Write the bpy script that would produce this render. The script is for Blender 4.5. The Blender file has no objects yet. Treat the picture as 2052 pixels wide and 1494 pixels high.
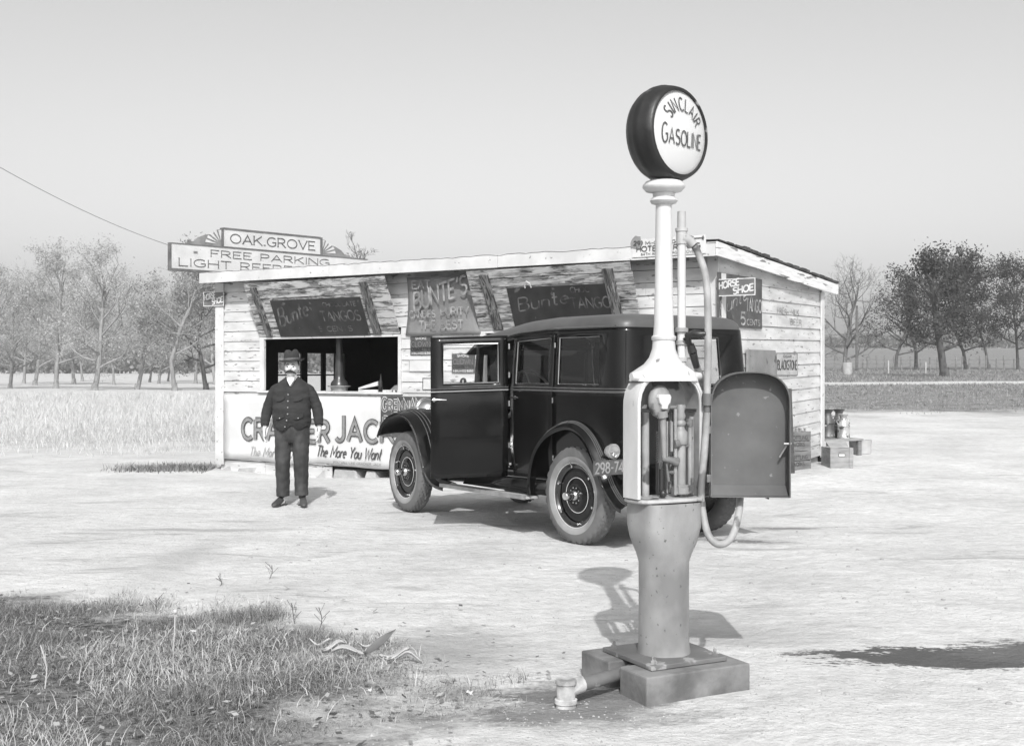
import bpy, bmesh, math, random
from mathutils import Vector, Matrix
import numpy as np
rnd = random.Random(7)
npr = np.random.default_rng(11)
R = math.radians
scene = bpy.context.scene

# ------------------------------------------------------------------ camera, sky, sun, exposure
FPX, HOR, EYE = 2350.0, 742.0, 1.48          # focal length in photo pixels, horizon row, eye height
cam_d = bpy.data.cameras.new("camera"); cam = bpy.data.objects.new("camera", cam_d)
scene.collection.objects.link(cam); scene.camera = cam
cam_d.sensor_width = 36; cam_d.lens = FPX / 2052 * 36
cam_d.shift_y = -(747 - HOR) / 2052
cam_d.clip_start = 0.05; cam_d.clip_end = 3000
cam.location = (0, 0, EYE); cam.rotation_euler = (R(90), 0, 0)

SUN_EL = R(41); SUN_DIR = Vector((0.02, -0.9998, 0)).normalized()
w = bpy.data.worlds.new("World"); scene.world = w; w.use_nodes = True
nt = w.node_tree; bg = nt.nodes["Background"]
sky = nt.nodes.new("ShaderNodeTexSky"); sky.sky_type = 'NISHITA'; sky.sun_disc = False
sky.sun_elevation = SUN_EL
sky.sun_rotation = math.atan2(SUN_DIR.x, SUN_DIR.y)
sky.air_density = 1.0; sky.dust_density = 3.0; sky.ozone_density = 1.0
# old photographic film sees mostly blue light: the sky's blue channel, as grey
sp = nt.nodes.new("ShaderNodeSeparateColor"); lum = nt.nodes.new("ShaderNodeRGBToBW"); bw = nt.nodes.new("ShaderNodeMix")
nt.links.new(sky.outputs[0], sp.inputs[0]); nt.links.new(sky.outputs[0], lum.inputs[0]); bw.inputs[0].default_value = .5
nt.links.new(lum.outputs[0], bw.inputs[2]); nt.links.new(sp.outputs[2], bw.inputs[3]); nt.links.new(bw.outputs[0], bg.inputs[0])
bg.inputs[1].default_value = 0.135
sd = bpy.data.lights.new("sun", 'SUN'); sd.energy = 2.7; sd.angle = R(0.6); sd.color = (1, 0.995, 0.985)
so = bpy.data.objects.new("sun", sd); scene.collection.objects.link(so)
sv = Vector((SUN_DIR.x * math.cos(SUN_EL), SUN_DIR.y * math.cos(SUN_EL), math.sin(SUN_EL)))
so.rotation_euler = sv.to_track_quat('Z', 'Y').to_euler(); so.location = sv * 50
scene.view_settings.view_transform = 'Standard'; scene.view_settings.look = 'None'
scene.view_settings.exposure = 0.50; scene.view_settings.gamma = 1.0
scene.cycles.max_bounces = 8; scene.cycles.transparent_max_bounces = 12

# ------------------------------------------------------------------ helpers
def P(px, py, Y):
    return Vector(((px - 1026) * Y / FPX, Y, EYE - (py - HOR) * Y / FPX))
WM = {}
def wm(o): return WM.get(o.name, Matrix.Identity(4))
def props(o, label=None, cat=None, group=None, kind=None):
    if label: o["label"] = label
    if cat: o["category"] = cat
    if group: o["group"] = group
    if kind: o["kind"] = kind
    return o
def thing(name, label, cat, loc, rz=0.0, group=None):
    o = bpy.data.objects.new(name, None); scene.collection.objects.link(o)
    o.empty_display_size = 0.1
    o.location = loc; o.rotation_euler = (0, 0, rz)
    WM[o.name] = Matrix.Translation(Vector(loc)) @ Matrix.Rotation(rz, 4, 'Z')
    return props(o, label, cat, group)
def dup(o, loc=None, rz=None, label=None, scale=None):
    def cp(src, par):
        c = src.copy(); scene.collection.objects.link(c)
        if par is not None: c.parent = par
        for ch in [x for x in bpy.data.objects if x.parent == src]: cp(ch, c)
        return c
    c = cp(o, None)
    if loc is not None: c.location = loc
    if rz is not None: c.rotation_euler = (0, 0, rz)
    if scale is not None: c.scale = scale if hasattr(scale, '__len__') else (scale,) * 3
    if label: c["label"] = label
    return c

class F:                                       # a local frame
    def __init__(s, o, ex=(1, 0, 0), ey=(0, 1, 0), ez=(0, 0, 1)):
        s.o = Vector(o); s.x = Vector(ex).normalized(); s.y = Vector(ey).normalized(); s.z = Vector(ez).normalized()
    def __call__(s, x, y=0, z=0): return s.o + s.x * x + s.y * y + s.z * z
    def m(s):
        M = Matrix((s.x, s.y, s.z)).transposed().to_4x4(); M.translation = s.o; return M
ID = F((0, 0, 0))

class MB:
    def __init__(s): s.v = []; s.f = []; s.k = 0
    def add(s, vs, fs):
        n = len(s.v); s.v.extend([tuple(p) for p in vs]); s.f.extend([tuple(i + n for i in q) for q in fs]); return s
    def box(s, x0, x1, y0, y1, z0, z1, fr=ID):
        vs = [fr(x, y, z) for x in (x0, x1) for y in (y0, y1) for z in (z0, z1)]
        return s.add(vs, [(0, 1, 3, 2), (4, 6, 7, 5), (0, 4, 5, 1), (2, 3, 7, 6), (0, 2, 6, 4), (1, 5, 7, 3)])
    def hexa(s, c8):                            # bottom 4 then top 4, both counter-clockwise
        return s.add(c8, [(3, 2, 1, 0), (4, 5, 6, 7), (0, 1, 5, 4), (1, 2, 6, 5), (2, 3, 7, 6), (3, 0, 4, 7)])
    def prism(s, poly, y0, y1, fr=ID):          # poly in local x,z ; extruded along local y
        n = len(poly); vs = [fr(a, y0, b) for a, b in poly] + [fr(a, y1, b) for a, b in poly]
        fs = [tuple(range(n)), tuple(range(2 * n - 1, n - 1, -1))]
        fs += [(i, n + i, n + (i + 1) % n, (i + 1) % n) for i in range(n)]
        return s.add(vs, fs)
    def grid(s, rows, close=False, skip=None):
        nr, nc = len(rows), len(rows[0]); vs = [p for r_ in rows for p in r_]; fs = []
        for i in range(nr - 1):
            for j in range(nc if close else nc - 1):
                if skip and skip(i, j): continue
                k = (j + 1) % nc
                fs.append((i * nc + j, i * nc + k, (i + 1) * nc + k, (i + 1) * nc + j))
        return s.add(vs, fs)
    def tube(s, path, rad, n=8, caps=True, up=None, flat=1.0):
        path = [Vector(p) for p in path]; m = len(path)
        if not hasattr(rad, '__len__'): rad = [rad] * m
        T = []
        for i in range(m):
            a = path[max(i - 1, 0)]; b = path[min(i + 1, m - 1)]; T.append((b - a).normalized())
        u = Vector(up) if up else Vector((0, 0, 1))
        if abs(u.dot(T[0])) > 0.95: u = Vector((1, 0, 0)) if abs(T[0].x) < .9 else Vector((0, 1, 0))
        u = (u - T[0] * u.dot(T[0])).normalized(); rows = []
        for i in range(m):
            u = (u - T[i] * u.dot(T[i])).normalized(); v = T[i].cross(u)
            r = rad[i]; ra, rb = (r if hasattr(r, '__len__') else (r, r * flat))
            rows.append([path[i] + u * (math.cos(2 * math.pi * k / n) * ra) + v * (math.sin(2 * math.pi * k / n) * rb) for k in range(n)])
        b0 = len(s.v); s.grid(rows, close=True)
        if caps:
            s.f.append(tuple(b0 + k for k in range(n - 1, -1, -1))); s.f.append(tuple(b0 + (m - 1) * n + k for k in range(n)))
        return s
    def lathe(s, prof, n=24, fr=ID, caps=True, sx=1, sy=1, wob=None):    # prof: (r, h) along local z
        rows = []
        for r, h in prof:
            rows.append([fr(r * sx * math.cos(2 * math.pi * k / n), r * sy * math.sin(2 * math.pi * k / n), h) for k in range(n)])
        b0 = len(s.v); s.grid(rows, close=True); m = len(prof)
        if caps:
            if prof[0][0] > 1e-5: s.f.append(tuple(b0 + k for k in range(n - 1, -1, -1)))
            if prof[-1][0] > 1e-5: s.f.append(tuple(b0 + (m - 1) * n + k for k in range(n)))
        return s
    def ball(s, c, rx, ry=None, rz=None, n=12, m=8, fr=None):
        ry = ry or rx; rz = rz or rx; c = Vector(c)
        fr = fr or F((0, 0, 0))
        g = F(fr(*c), fr.x, fr.y, fr.z)
        rows = []
        for i in range(m + 1):
            a = math.pi * i / m; rr = max(math.sin(a), 1e-4)
            rows.append([g(rx * rr * math.cos(2 * math.pi * k / n), ry * rr * math.sin(2 * math.pi * k / n), -rz * math.cos(a)) for k in range(n)])
        return s.grid(rows, close=True)
    def build(s, name, mat, parent=None, origin=None, smooth=None, bevel=0, solid=0, sub=0, weld=False, remesh=0):
        M = wm(parent) if parent is not None else (Matrix.Translation(Vector(origin)) if origin is not None else Matrix.Identity(4))
        inv = np.array(M.inverted())
        V = np.array(s.v, dtype=float) if s.v else np.zeros((0, 3))
        V = V @ inv[:3, :3].T + inv[:3, 3]
        me = bpy.data.meshes.new(name); me.from_pydata(V.tolist(), [], s.f)
        bm = bmesh.new(); bm.from_mesh(me)
        if weld: bmesh.ops.remove_doubles(bm, verts=bm.verts, dist=1e-5)
        bmesh.ops.recalc_face_normals(bm, faces=bm.faces)
        bm.to_mesh(me); bm.free()
        me.update()
        for m_ in (mat if isinstance(mat, (list, tuple)) else [mat]): me.materials.append(m_)
        o = bpy.data.objects.new(name, me); scene.collection.objects.link(o)
        if parent is not None:
            o.parent = parent; WM[o.name] = M
        elif origin is not None:
            o.location = origin; WM[o.name] = M
        if smooth is not None:
            me.shade_smooth()
            if smooth < 179: me.set_sharp_from_angle(angle=R(smooth))
        if solid: md = o.modifiers.new("solid", 'SOLIDIFY'); md.thickness = solid; md.offset = 0
        if bevel:
            md = o.modifiers.new("bev", 'BEVEL'); md.width = bevel; md.segments = 2; md.limit_method = 'ANGLE'; md.angle_limit = R(40)
        if remesh:
            md = o.modifiers.new("rm", 'REMESH'); md.mode = 'VOXEL'; md.voxel_size = remesh; md.use_smooth_shade = True
            md = o.modifiers.new("sm", 'SMOOTH'); md.iterations = 3; md.factor = .5
        if sub: md = o.modifiers.new("sub", 'SUBSURF'); md.levels = sub; md.render_levels = sub
        return o
def np_mesh(name, V, Fq, mat, origin=None, parent=None):
    """fast quads/tris mesh: V (n,3), Fq (m,k)"""
    me = bpy.data.meshes.new(name); k = Fq.shape[1]
    V = np.array(V)
    if origin is not None: V = V - np.array(origin)
    me.vertices.add(len(V)); me.vertices.foreach_set("co", V.astype(np.float32).ravel())
    me.loops.add(Fq.size); me.loops.foreach_set("vertex_index", Fq.astype(np.int32).ravel())
    me.polygons.add(len(Fq)); me.polygons.foreach_set("loop_start", np.arange(0, Fq.size, k, dtype=np.int32))
    me.update(calc_edges=True); me.validate()
    me.materials.append(mat)
    o = bpy.data.objects.new(name, me); scene.collection.objects.link(o)
    if origin is not None: o.location = origin
    if parent is not None: o.parent = parent
    return o
def sst(a, b, x):
    t = min(1, max(0, (x - a) / (b - a))); return t * t * (3 - 2 * t)
def pl(x, pts):
    if x <= pts[0][0]: return pts[0][1]
    for (a, b), (c, d) in zip(pts, pts[1:]):
        if x <= c: return b + (d - b) * (x - a) / (c - a)
    return pts[-1][1]
def curve(pts, n):                               # Catmull-Rom
    pts = [Vector(p) for p in pts]; out = []
    for i in range(len(pts) - 1):
        p0 = pts[max(i - 1, 0)]; p1 = pts[i]; p2 = pts[i + 1]; p3 = pts[min(i + 2, len(pts) - 1)]
        for k in range(n):
            t = k / n
            out.append(.5 * ((2 * p1) + (p2 - p0) * t + (2 * p0 - 5 * p1 + 4 * p2 - p3) * t * t + (3 * p1 - p0 - 3 * p2 + p3) * t ** 3))
    out.append(pts[-1]); return out

# ------------------------------------------------------------------ materials (all grey: a black and white photograph)
MATS = {}
def mat(name, a, b=None, rough=.7, scale=6., stretch=(1, 1, 1), metal=0., bump=.0, bscale=None, detail=6., lo=.35, hi=.65, coat=0., spots=None, spec=.5, bdist=.01):
    """a..b = two greys mixed by noise; spots = (grey, scale, threshold) for chips and dirt"""
    if name in MATS: return MATS[name]
    m = bpy.data.materials.new(name); m.use_nodes = True; t = m.node_tree; N = t.nodes; L = t.links
    p = N["Principled BSDF"]; p.inputs["Roughness"].default_value = rough; p.inputs["Metallic"].default_value = metal
    p.inputs["Specular IOR Level"].default_value = spec
    if coat: p.inputs["Coat Weight"].default_value = coat; p.inputs["Coat Roughness"].default_value = .06
    b = a if b is None else b
    tc = N.new("ShaderNodeTexCoord"); mp = N.new("ShaderNodeMapping"); mp.inputs["Scale"].default_value = stretch
    L.new(tc.outputs["Object"], mp.inputs[0])
    no = N.new("ShaderNodeTexNoise"); no.inputs["Scale"].default_value = scale; no.inputs["Detail"].default_value = detail
    L.new(mp.outputs[0], no.inputs["Vector"])
    mr = N.new("ShaderNodeMapRange"); mr.inputs[1].default_value = lo; mr.inputs[2].default_value = hi
    mr.inputs[3].default_value = a; mr.inputs[4].default_value = b
    L.new(no.outputs[0], mr.inputs[0]); col = mr.outputs[0]
    if spots:
        n2 = N.new("ShaderNodeTexNoise"); n2.inputs["Scale"].default_value = spots[1]; n2.inputs["Detail"].default_value = 8
        L.new(mp.outputs[0], n2.inputs["Vector"])
        m2 = N.new("ShaderNodeMapRange"); m2.inputs[1].default_value = spots[2]; m2.inputs[2].default_value = spots[2] + .04
        L.new(n2.outputs[0], m2.inputs[0])
        mx = N.new("ShaderNodeMix"); mx.inputs[3].default_value = spots[0]
        L.new(m2.outputs[0], mx.inputs[0]); L.new(col, mx.inputs[2]); mx.inputs[3].default_value = spots[0]; col = mx.outputs[0]
    L.new(col, p.inputs["Base Color"])
    if bump:
        bn = N.new("ShaderNodeTexNoise"); bn.inputs["Scale"].default_value = bscale or scale * 4; bn.inputs["Detail"].default_value = 6
        L.new(mp.outputs[0], bn.inputs["Vector"])
        bu = N.new("ShaderNodeBump"); bu.inputs["Strength"].default_value = bump; bu.inputs["Distance"].default_value = bdist
        L.new(bn.outputs[0], bu.inputs["Height"]); L.new(bu.outputs[0], p.inputs["Normal"])
    MATS[name] = m; return m
def leafmat(name, lo, hi, trans=.25, rough=.6):
    if name in MATS: return MATS[name]
    m = bpy.data.materials.new(name); m.use_nodes = True; t = m.node_tree; N = t.nodes; L = t.links
    p = N["Principled BSDF"]; p.inputs["Roughness"].default_value = rough
    g = N.new("ShaderNodeNewGeometry"); mr = N.new("ShaderNodeMapRange")
    mr.inputs[3].default_value = lo; mr.inputs[4].default_value = hi
    L.new(g.outputs["Random Per Island"], mr.inputs[0]); L.new(mr.outputs[0], p.inputs["Base Color"])
    tr = N.new("ShaderNodeBsdfTranslucent"); L.new(mr.outputs[0], tr.inputs[0])
    mx = N.new("ShaderNodeMixShader"); mx.inputs[0].default_value = trans
    L.new(p.outputs[0], mx.inputs[1]); L.new(tr.outputs[0], mx.inputs[2])
    L.new(mx.outputs[0], N["Material Output"].inputs[0]); MATS[name] = m; return m
def glassmat(name, refl=1.0, tint=.85):
    m = bpy.data.materials.new(name); m.use_nodes = True; t = m.node_tree; N = t.nodes; L = t.links
    N.remove(N["Principled BSDF"])
    tr = N.new("ShaderNodeBsdfTransparent"); tr.inputs[0].default_value = (tint, tint, tint, 1)
    gl = N.new("ShaderNodeBsdfGlossy"); gl.inputs["Roughness"].default_value = .02; gl.inputs[0].default_value = (.9, .9, .9, 1)
    fr = N.new("ShaderNodeFresnel"); ge = N.new("ShaderNodeNewGeometry"); ir = N.new("ShaderNodeMapRange"); ir.inputs[3].default_value = 1.5; ir.inputs[4].default_value = 1 / 1.5
    L.new(ge.outputs["Backfacing"], ir.inputs[0]); L.new(ir.outputs[0], fr.inputs[0])
    mu = N.new("ShaderNodeMath"); mu.operation = 'MULTIPLY'; mu.inputs[1].default_value = refl
    L.new(fr.outputs[0], mu.inputs[0]); mx = N.new("ShaderNodeMixShader")
    L.new(mu.outputs[0], mx.inputs[0]); L.new(tr.outputs[0], mx.inputs[1]); L.new(gl.outputs[0], mx.inputs[2])
    L.new(mx.outputs[0], N["Material Output"].inputs[0]); return m
def woodmat(name, paint, wood, dark, cover=.5, gs=1.0, axis=0):
    """weathered board: dark grain, worn paint; grain runs along object axis"""
    m = bpy.data.materials.new(name); m.use_nodes = True; t = m.node_tree; N = t.nodes; L = t.links
    p = N["Principled BSDF"]; p.inputs["Roughness"].default_value = .8
    tc = N.new("ShaderNodeTexCoord"); uv = tc.outputs["UV"]
    mp = N.new("ShaderNodeMapping"); mp.inputs["Scale"].default_value = (1.0 * gs, 9 * gs, 1)
    L.new(uv, mp.inputs[0])
    n1 = N.new("ShaderNodeTexNoise"); n1.inputs["Scale"].default_value = 1.6; n1.inputs["Detail"].default_value = 4; n1.inputs["Distortion"].default_value = .8
    L.new(mp.outputs[0], n1.inputs["Vector"])
    wv = N.new("ShaderNodeMath"); wv.operation = 'MULTIPLY'; wv.inputs[1].default_value = 42
    L.new(n1.outputs[0], wv.inputs[0]); sn = N.new("ShaderNodeMath"); sn.operation = 'SINE'; L.new(wv.outputs[0], sn.inputs[0])
    mr = N.new("ShaderNodeMapRange"); mr.inputs[1].default_value = -.6; mr.inputs[2].default_value = .9
    mr.inputs[3].default_value = dark; mr.inputs[4].default_value = wood; L.new(sn.outputs[0], mr.inputs[0])
    m2 = N.new("ShaderNodeMapping"); m2.inputs["Scale"].default_value = (2.0, 9, 1); L.new(uv, m2.inputs[0])
    n2 = N.new("ShaderNodeTexNoise"); n2.inputs["Scale"].default_value = 1.3; n2.inputs["Detail"].default_value = 9; n2.inputs["Roughness"].default_value = .65
    L.new(m2.outputs[0], n2.inputs["Vector"])
    ad = N.new("ShaderNodeMath"); ad.operation = 'MULTIPLY_ADD'; ad.inputs[1].default_value = .06; L.new(sn.outputs[0], ad.inputs[0]); L.new(n2.outputs[0], ad.inputs[2])
    m3 = N.new("ShaderNodeMapRange"); m3.inputs[1].default_value = cover; m3.inputs[2].default_value = cover + .09; L.new(ad.outputs[0], m3.inputs[0])
    mx = N.new("ShaderNodeMix"); L.new(m3.outputs[0], mx.inputs[0]); L.new(mr.outputs[0], mx.inputs[3]); mx.inputs[2].default_value = paint
    L.new(mx.outputs[0], p.inputs["Base Color"])
    bu = N.new("ShaderNodeBump"); bu.inputs["Strength"].default_value = .35; bu.inputs["Distance"].default_value = .003
    L.new(ad.outputs[0], bu.inputs["Height"]); L.new(bu.outputs[0], p.inputs["Normal"]); return m

white_paint = mat("white_paint", .44, .60, .65, 2.2, stretch=(1, 1, 4), spots=(.22, 7, .62), bump=.25, bscale=30)
white_trim = mat("white_trim", .50, .63, .6, 3, spots=(.24, 11, .65), bump=.1, bscale=40)
sign_white = mat("sign_white", .52, .62, .5, 3, spots=(.4, 12, .72))
sign_white2 = mat("banner_white", .54, .64, .75, 2, spots=(.5, 9, .74), bump=.25, bscale=3, bdist=.03)
ink = mat("sign_ink", .035, .09, .5, 20)
ink_grey = mat("grey_lettering", .16, .26, .6, 12)
ink_faint = mat("faint_lettering", .2, .4, .6, 6, lo=.4, hi=.6)
ink_light = mat("light_lettering", .5, .7, .5, 15)
ink_worn = mat("worn_light_lettering", .14, .34, .5, 7, lo=.42, hi=.6)
ink_worn2 = mat("worn_dark_sign_lettering", .03, .15, .5, 9, lo=.42, hi=.62)
dark_sign = mat("dark_tin_sign", .010, .024, .45, 5, spots=(.09, 8, .66), bump=.1)
grey_sign = mat("grey_tin_sign", .06, .10, .5, 6, spots=(.17, 14, .62))
cloth_sign = mat("grey_cloth_poster", .16, .21, .7, 3, spots=(.22, 20, .66), bump=.2, bscale=20)
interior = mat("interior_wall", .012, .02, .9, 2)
tar = mat("tar_paper", .03, .07, .9, 10, bump=.6, bscale=30)
stone = mat("foundation_stone", .3, .45, .9, 5, bump=.8, bscale=14, bdist=.02)
black_paint = mat("black_car_paint", .0035, .007, .16, 3, coat=.15, spec=.25, bump=.3, bscale=2.2, bdist=.015)
black_dull = mat("black_dull", .012, .02, .5, 8)
roof_cloth = mat("car_roof_fabric", .07, .09, .42, 4, bump=.1, bscale=80, bdist=.002)
nickel = mat("nickel", .55, .7, .18, 8, metal=1.)
chrome_dull = mat("dull_metal", .3, .45, .4, 8, metal=.7, bump=.1)
rubber = mat("tire_rubber", .08, .14, .85, 3, bump=.25, bscale=60)
tread = mat("tire_tread", .06, .14, .9, 12, bump=.3, bscale=60)
stripe = mat("wheel_stripe", .55, .65, .4)
leather = mat("seat_cloth", .05, .08, .6, 6)
glass = glassmat("car_glass", 1.1, .8)
pane = glassmat("shop_glass", .8, .9)
pump_paint = mat("pump_paint", .46, .64, .45, 5, stretch=(1, 1, .4), spots=(.16, 13, .63), bump=.12, bscale=40)
pump_in = mat("pump_interior_metal", .2, .32, .5, 8, spots=(.07, 6, .6), bump=.2)
pump_dark = mat("pump_black", .02, .03, .35, 4, spots=(.12, 9, .66))
iron = mat("cast_iron", .10, .17, .55, 5, bump=.3, bscale=40, bdist=.003, spots=(.3, 10, .6))
pedm = mat("pump_pedestal_paint", .17, .33, .42, 4, stretch=(1, 1, .7), lo=.35, hi=.65, spots=(.10, 45, .66), bump=.25, bscale=40, bdist=.003)
doorin = mat("pump_door_inside", .07, .13, .6, 3, lo=.35, hi=.65, spots=(.18, 30, .68), bump=.15)
concrete = mat("concrete", .10, .22, .9, 6, bump=.6, bscale=40, bdist=.006)
hose_m = mat("hose_rubber", .22, .36, .6, 10, spots=(.14, 6, .6), bump=.2)
globe_glass = mat("globe_lens", .52, .62, .3, 3)
crate_m = mat("crate_wood", .12, .2, .8, 4, stretch=(1, 1, 6), bump=.3, spots=(.28, 12, .63))
crate_m2 = mat("crate_wood_light", .2, .32, .8, 4, stretch=(1, 1, 5), bump=.3, spots=(.12, 12, .66))
can_m = mat("milk_can_metal", .07, .16, .45, 6, metal=.2, spots=(.45, 10, .6), bump=.2)
can_l = mat("shiny_can_metal", .35, .7, .35, 9, metal=.4, spots=(.1, 12, .56), bump=.3)
bark = mat("bark", .06, .13, .9, 6, stretch=(1, 1, .3), bump=.6, bdist=.03)
bark_flare_pale = mat("bark_flare_pale", .2, .3, .9, 6, stretch=(1, 1, .3), bump=.6, bdist=.03)  # bark grey lightened: flare fading over the left grove put into the colour
bark_grey = mat("bark_grey", .085, .16, .9, 6)
leaf_flare_pale = leafmat("leaves_flare_pale", .34, .62, .45)  # leaf grey lightened to stand for the flare that fades the left grove
leaf_mid = leafmat("leaves_mid", .16, .38, .35)
leaf_dark = leafmat("leaves_dark", .028, .095, .25)
# ------------------------------------------------------------------ hand-painted lettering: a stroke alphabet
def arc(cx, cy, rx, ry, a0, a1, n=8):
    return [(cx + rx * math.cos(R(a0 + (a1 - a0) * i / n)), cy + ry * math.sin(R(a0 + (a1 - a0) * i / n))) for i in range(n + 1)]
GL = {
 'A': (.7, [[(0, 0), (.35, 1), (.7, 0)], [(.13, .34), (.57, .34)]]),
 'B': (.58, [[(0, 0), (0, 1)], [(0, 1), (.3, 1)] + arc(.3, .77, .22, .23, 90, -90, 6) + [(0, .54)], [(.3, .54)] + arc(.32, .27, .26, .27, 90, -90, 6) + [(0, 0)]]),
 'C': (.66, [arc(.38, .5, .38, .5, 48, 312, 14)]),
 'D': (.64, [[(0, 0), (0, 1)], [(0, 1), (.22, 1)] + arc(.24, .5, .4, .5, 90, -90, 10) + [(0, 0)]]),
 'E': (.52, [[(0, 0), (0, 1)], [(0, 1), (.5, 1)], [(0, .52), (.42, .52)], [(0, 0), (.52, 0)]]),
 'F': (.5, [[(0, 0), (0, 1)], [(0, 1), (.5, 1)], [(0, .52), (.4, .52)]]),
 'G': (.7, [arc(.38, .5, .38, .5, 50, 320, 14) + [(.68, .45), (.42, .45)]]),
 'H': (.62, [[(0, 0), (0, 1)], [(.62, 0), (.62, 1)], [(0, .52), (.62, .52)]]),
 'I': (.06, [[(.03, 0), (.03, 1)]]),
 'J': (.45, [[(.42, 1), (.42, .25)] + arc(.2, .22, .22, .24, 0, -150, 7)]),
 'K': (.62, [[(0, 0), (0, 1)], [(.58, 1), (.02, .4)], [(.2, .58), (.62, 0)]]),
 'L': (.5, [[(0, 1), (0, 0)], [(0, 0), (.5, 0)]]),
 'M': (.8, [[(0, 0), (.04, 1), (.4, .25), (.76, 1), (.8, 0)]]),
 'N': (.64, [[(0, 0), (0, 1), (.64, 0), (.64, 1)]]),
 'O': (.78, [arc(.39, .5, .39, .5, 90, 450, 18)]),
 'P': (.56, [[(0, 0), (0, 1)], [(0, 1), (.28, 1)] + arc(.3, .73, .25, .27, 90, -90, 7) + [(0, .46)]]),
 'Q': (.78, [arc(.39, .5, .39, .5, 90, 450, 18), [(.45, .25), (.75, -.05)]]),
 'R': (.6, [[(0, 0), (0, 1)], [(0, 1), (.28, 1)] + arc(.3, .74, .25, .26, 90, -90, 7) + [(0, .48)], [(.28, .48), (.6, 0)]]),
 'S': (.56, [arc(.28, .76, .26, .24, 40, 250, 9) + arc(.28, .26, .28, .26, 75, -150, 10)]),
 'T': (.62, [[(0, 1), (.62, 1)], [(.31, 1), (.31, 0)]]),
 'U': (.62, [[(0, 1), (0, .3)] + arc(.31, .3, .31, .3, 180, 360, 9) + [(.62, 1)]]),
 'V': (.68, [[(0, 1), (.34, 0), (.68, 1)]]),
 'W': (.95, [[(0, 1), (.24, 0), (.475, .8), (.71, 0), (.95, 1)]]),
 'X': (.62, [[(0, 0), (.62, 1)], [(0, 1), (.62, 0)]]),
 'Y': (.62, [[(0, 1), (.31, .5), (.62, 1)], [(.31, .5), (.31, 0)]]),
 'Z': (.6, [[(0, 1), (.6, 1), (0, 0), (.6, 0)]]),
 '0': (.56, [arc(.28, .5, .28, .5, 90, 450, 14)]),
 '2': (.52, [arc(.25, .73, .24, .27, 160, -30, 8) + [(0, 0), (.52, 0)]]),
 '4': (.58, [[(.42, 0), (.42, 1), (0, .3), (.58, .3)]]),
 '5': (.52, [[(.48, 1), (.06, 1), (.03, .55)] + arc(.24, .33, .27, .3, 110, -140, 9)]),
 '6': (.54, [[(.44, .97)] + arc(.38, .45, .38, .52, 110, 180, 5) + arc(.28, .3, .27, .3, 180, 520, 12)]),
 '7': (.5, [[(0, 1), (.5, 1), (.15, 0)]]),
 '8': (.54, [arc(.27, .76, .22, .24, -90, 270, 12), arc(.27, .26, .27, .26, 90, 450, 12)]),
 '9': (.54, [arc(.26, .7, .25, .3, -20, 340, 12) + [(.46, .3), (.2, 0)]]),
 '-': (.34, [[(0, .45), (.34, .45)]]), '.': (.1, [[(0, .05), (.1, .05)]]), "'": (.12, [[(.1, 1), (.03, .78)]]),
 ')': (.2, [arc(-.1, .5, .3, .6, 60, -60, 6)]), ',': (.1, [[(.1, .08), (0, -.14)]]),
 'a': (.46, [arc(.22, .28, .22, .28, 60, 330, 10), [(.44, .56), (.44, 0)]]),
 'b': (.46, [[(0, 1), (0, 0)], arc(.22, .28, .22, .28, 150, -150, 10)]),
 'e': (.46, [[(.03, .3), (.43, .34)] + arc(.23, .29, .22, .28, 10, 310, 10)]),
 'h': (.42, [[(0, 1), (0, 0)], [(0, .3)] + arc(.21, .35, .2, .21, 160, 0, 7) + [(.41, 0)]]),
 'i': (.06, [[(.03, 0), (.03, .56)], [(.03, .74), (.03, .82)]]),
 'k': (.4, [[(0, 1), (0, 0)], [(.36, .58), (.02, .22)], [(.12, .34), (.4, 0)]]),
 'n': (.42, [[(0, .56), (0, 0)], [(0, .3)] + arc(.21, .35, .2, .21, 160, 0, 7) + [(.41, 0)]]),
 'o': (.46, [arc(.23, .28, .23, .28, 90, 450, 12)]),
 'r': (.28, [[(0, .56), (0, 0)], [(0, .3)] + arc(.19, .33, .19, .23, 170, 50, 5)]),
 't': (.3, [[(.13, .95), (.13, .1), (.22, 0), (.3, .03)], [(0, .6), (.3, .6)]]),
 'u': (.42, [[(0, .56), (0, .22)] + arc(.21, .22, .21, .22, 180, 360, 7) + [(.42, .56)], [(.42, .3), (.42, 0)]]),
 'w': (.62, [[(0, .56), (.15, 0), (.31, .5), (.47, 0), (.62, .56)]]),
 's': (.36, [arc(.18, .43, .16, .14, 40, 250, 7) + arc(.18, .15, .18, .15, 75, -150, 7)]),
 'l': (.06, [[(.03, 1), (.03, 0)]]), 'm': (.66, [[(0, .56), (0, 0)], arc(.17, .36, .16, .2, 160, 0, 6) + [(.33, 0)], arc(.5, .36, .16, .2, 160, 0, 6) + [(.66, 0)]]),
 'y': (.42, [[(0, .56), (.21, 0)], [(.42, .56), (.1, -.3)]]), ' ': (.3, []),
}
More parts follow.
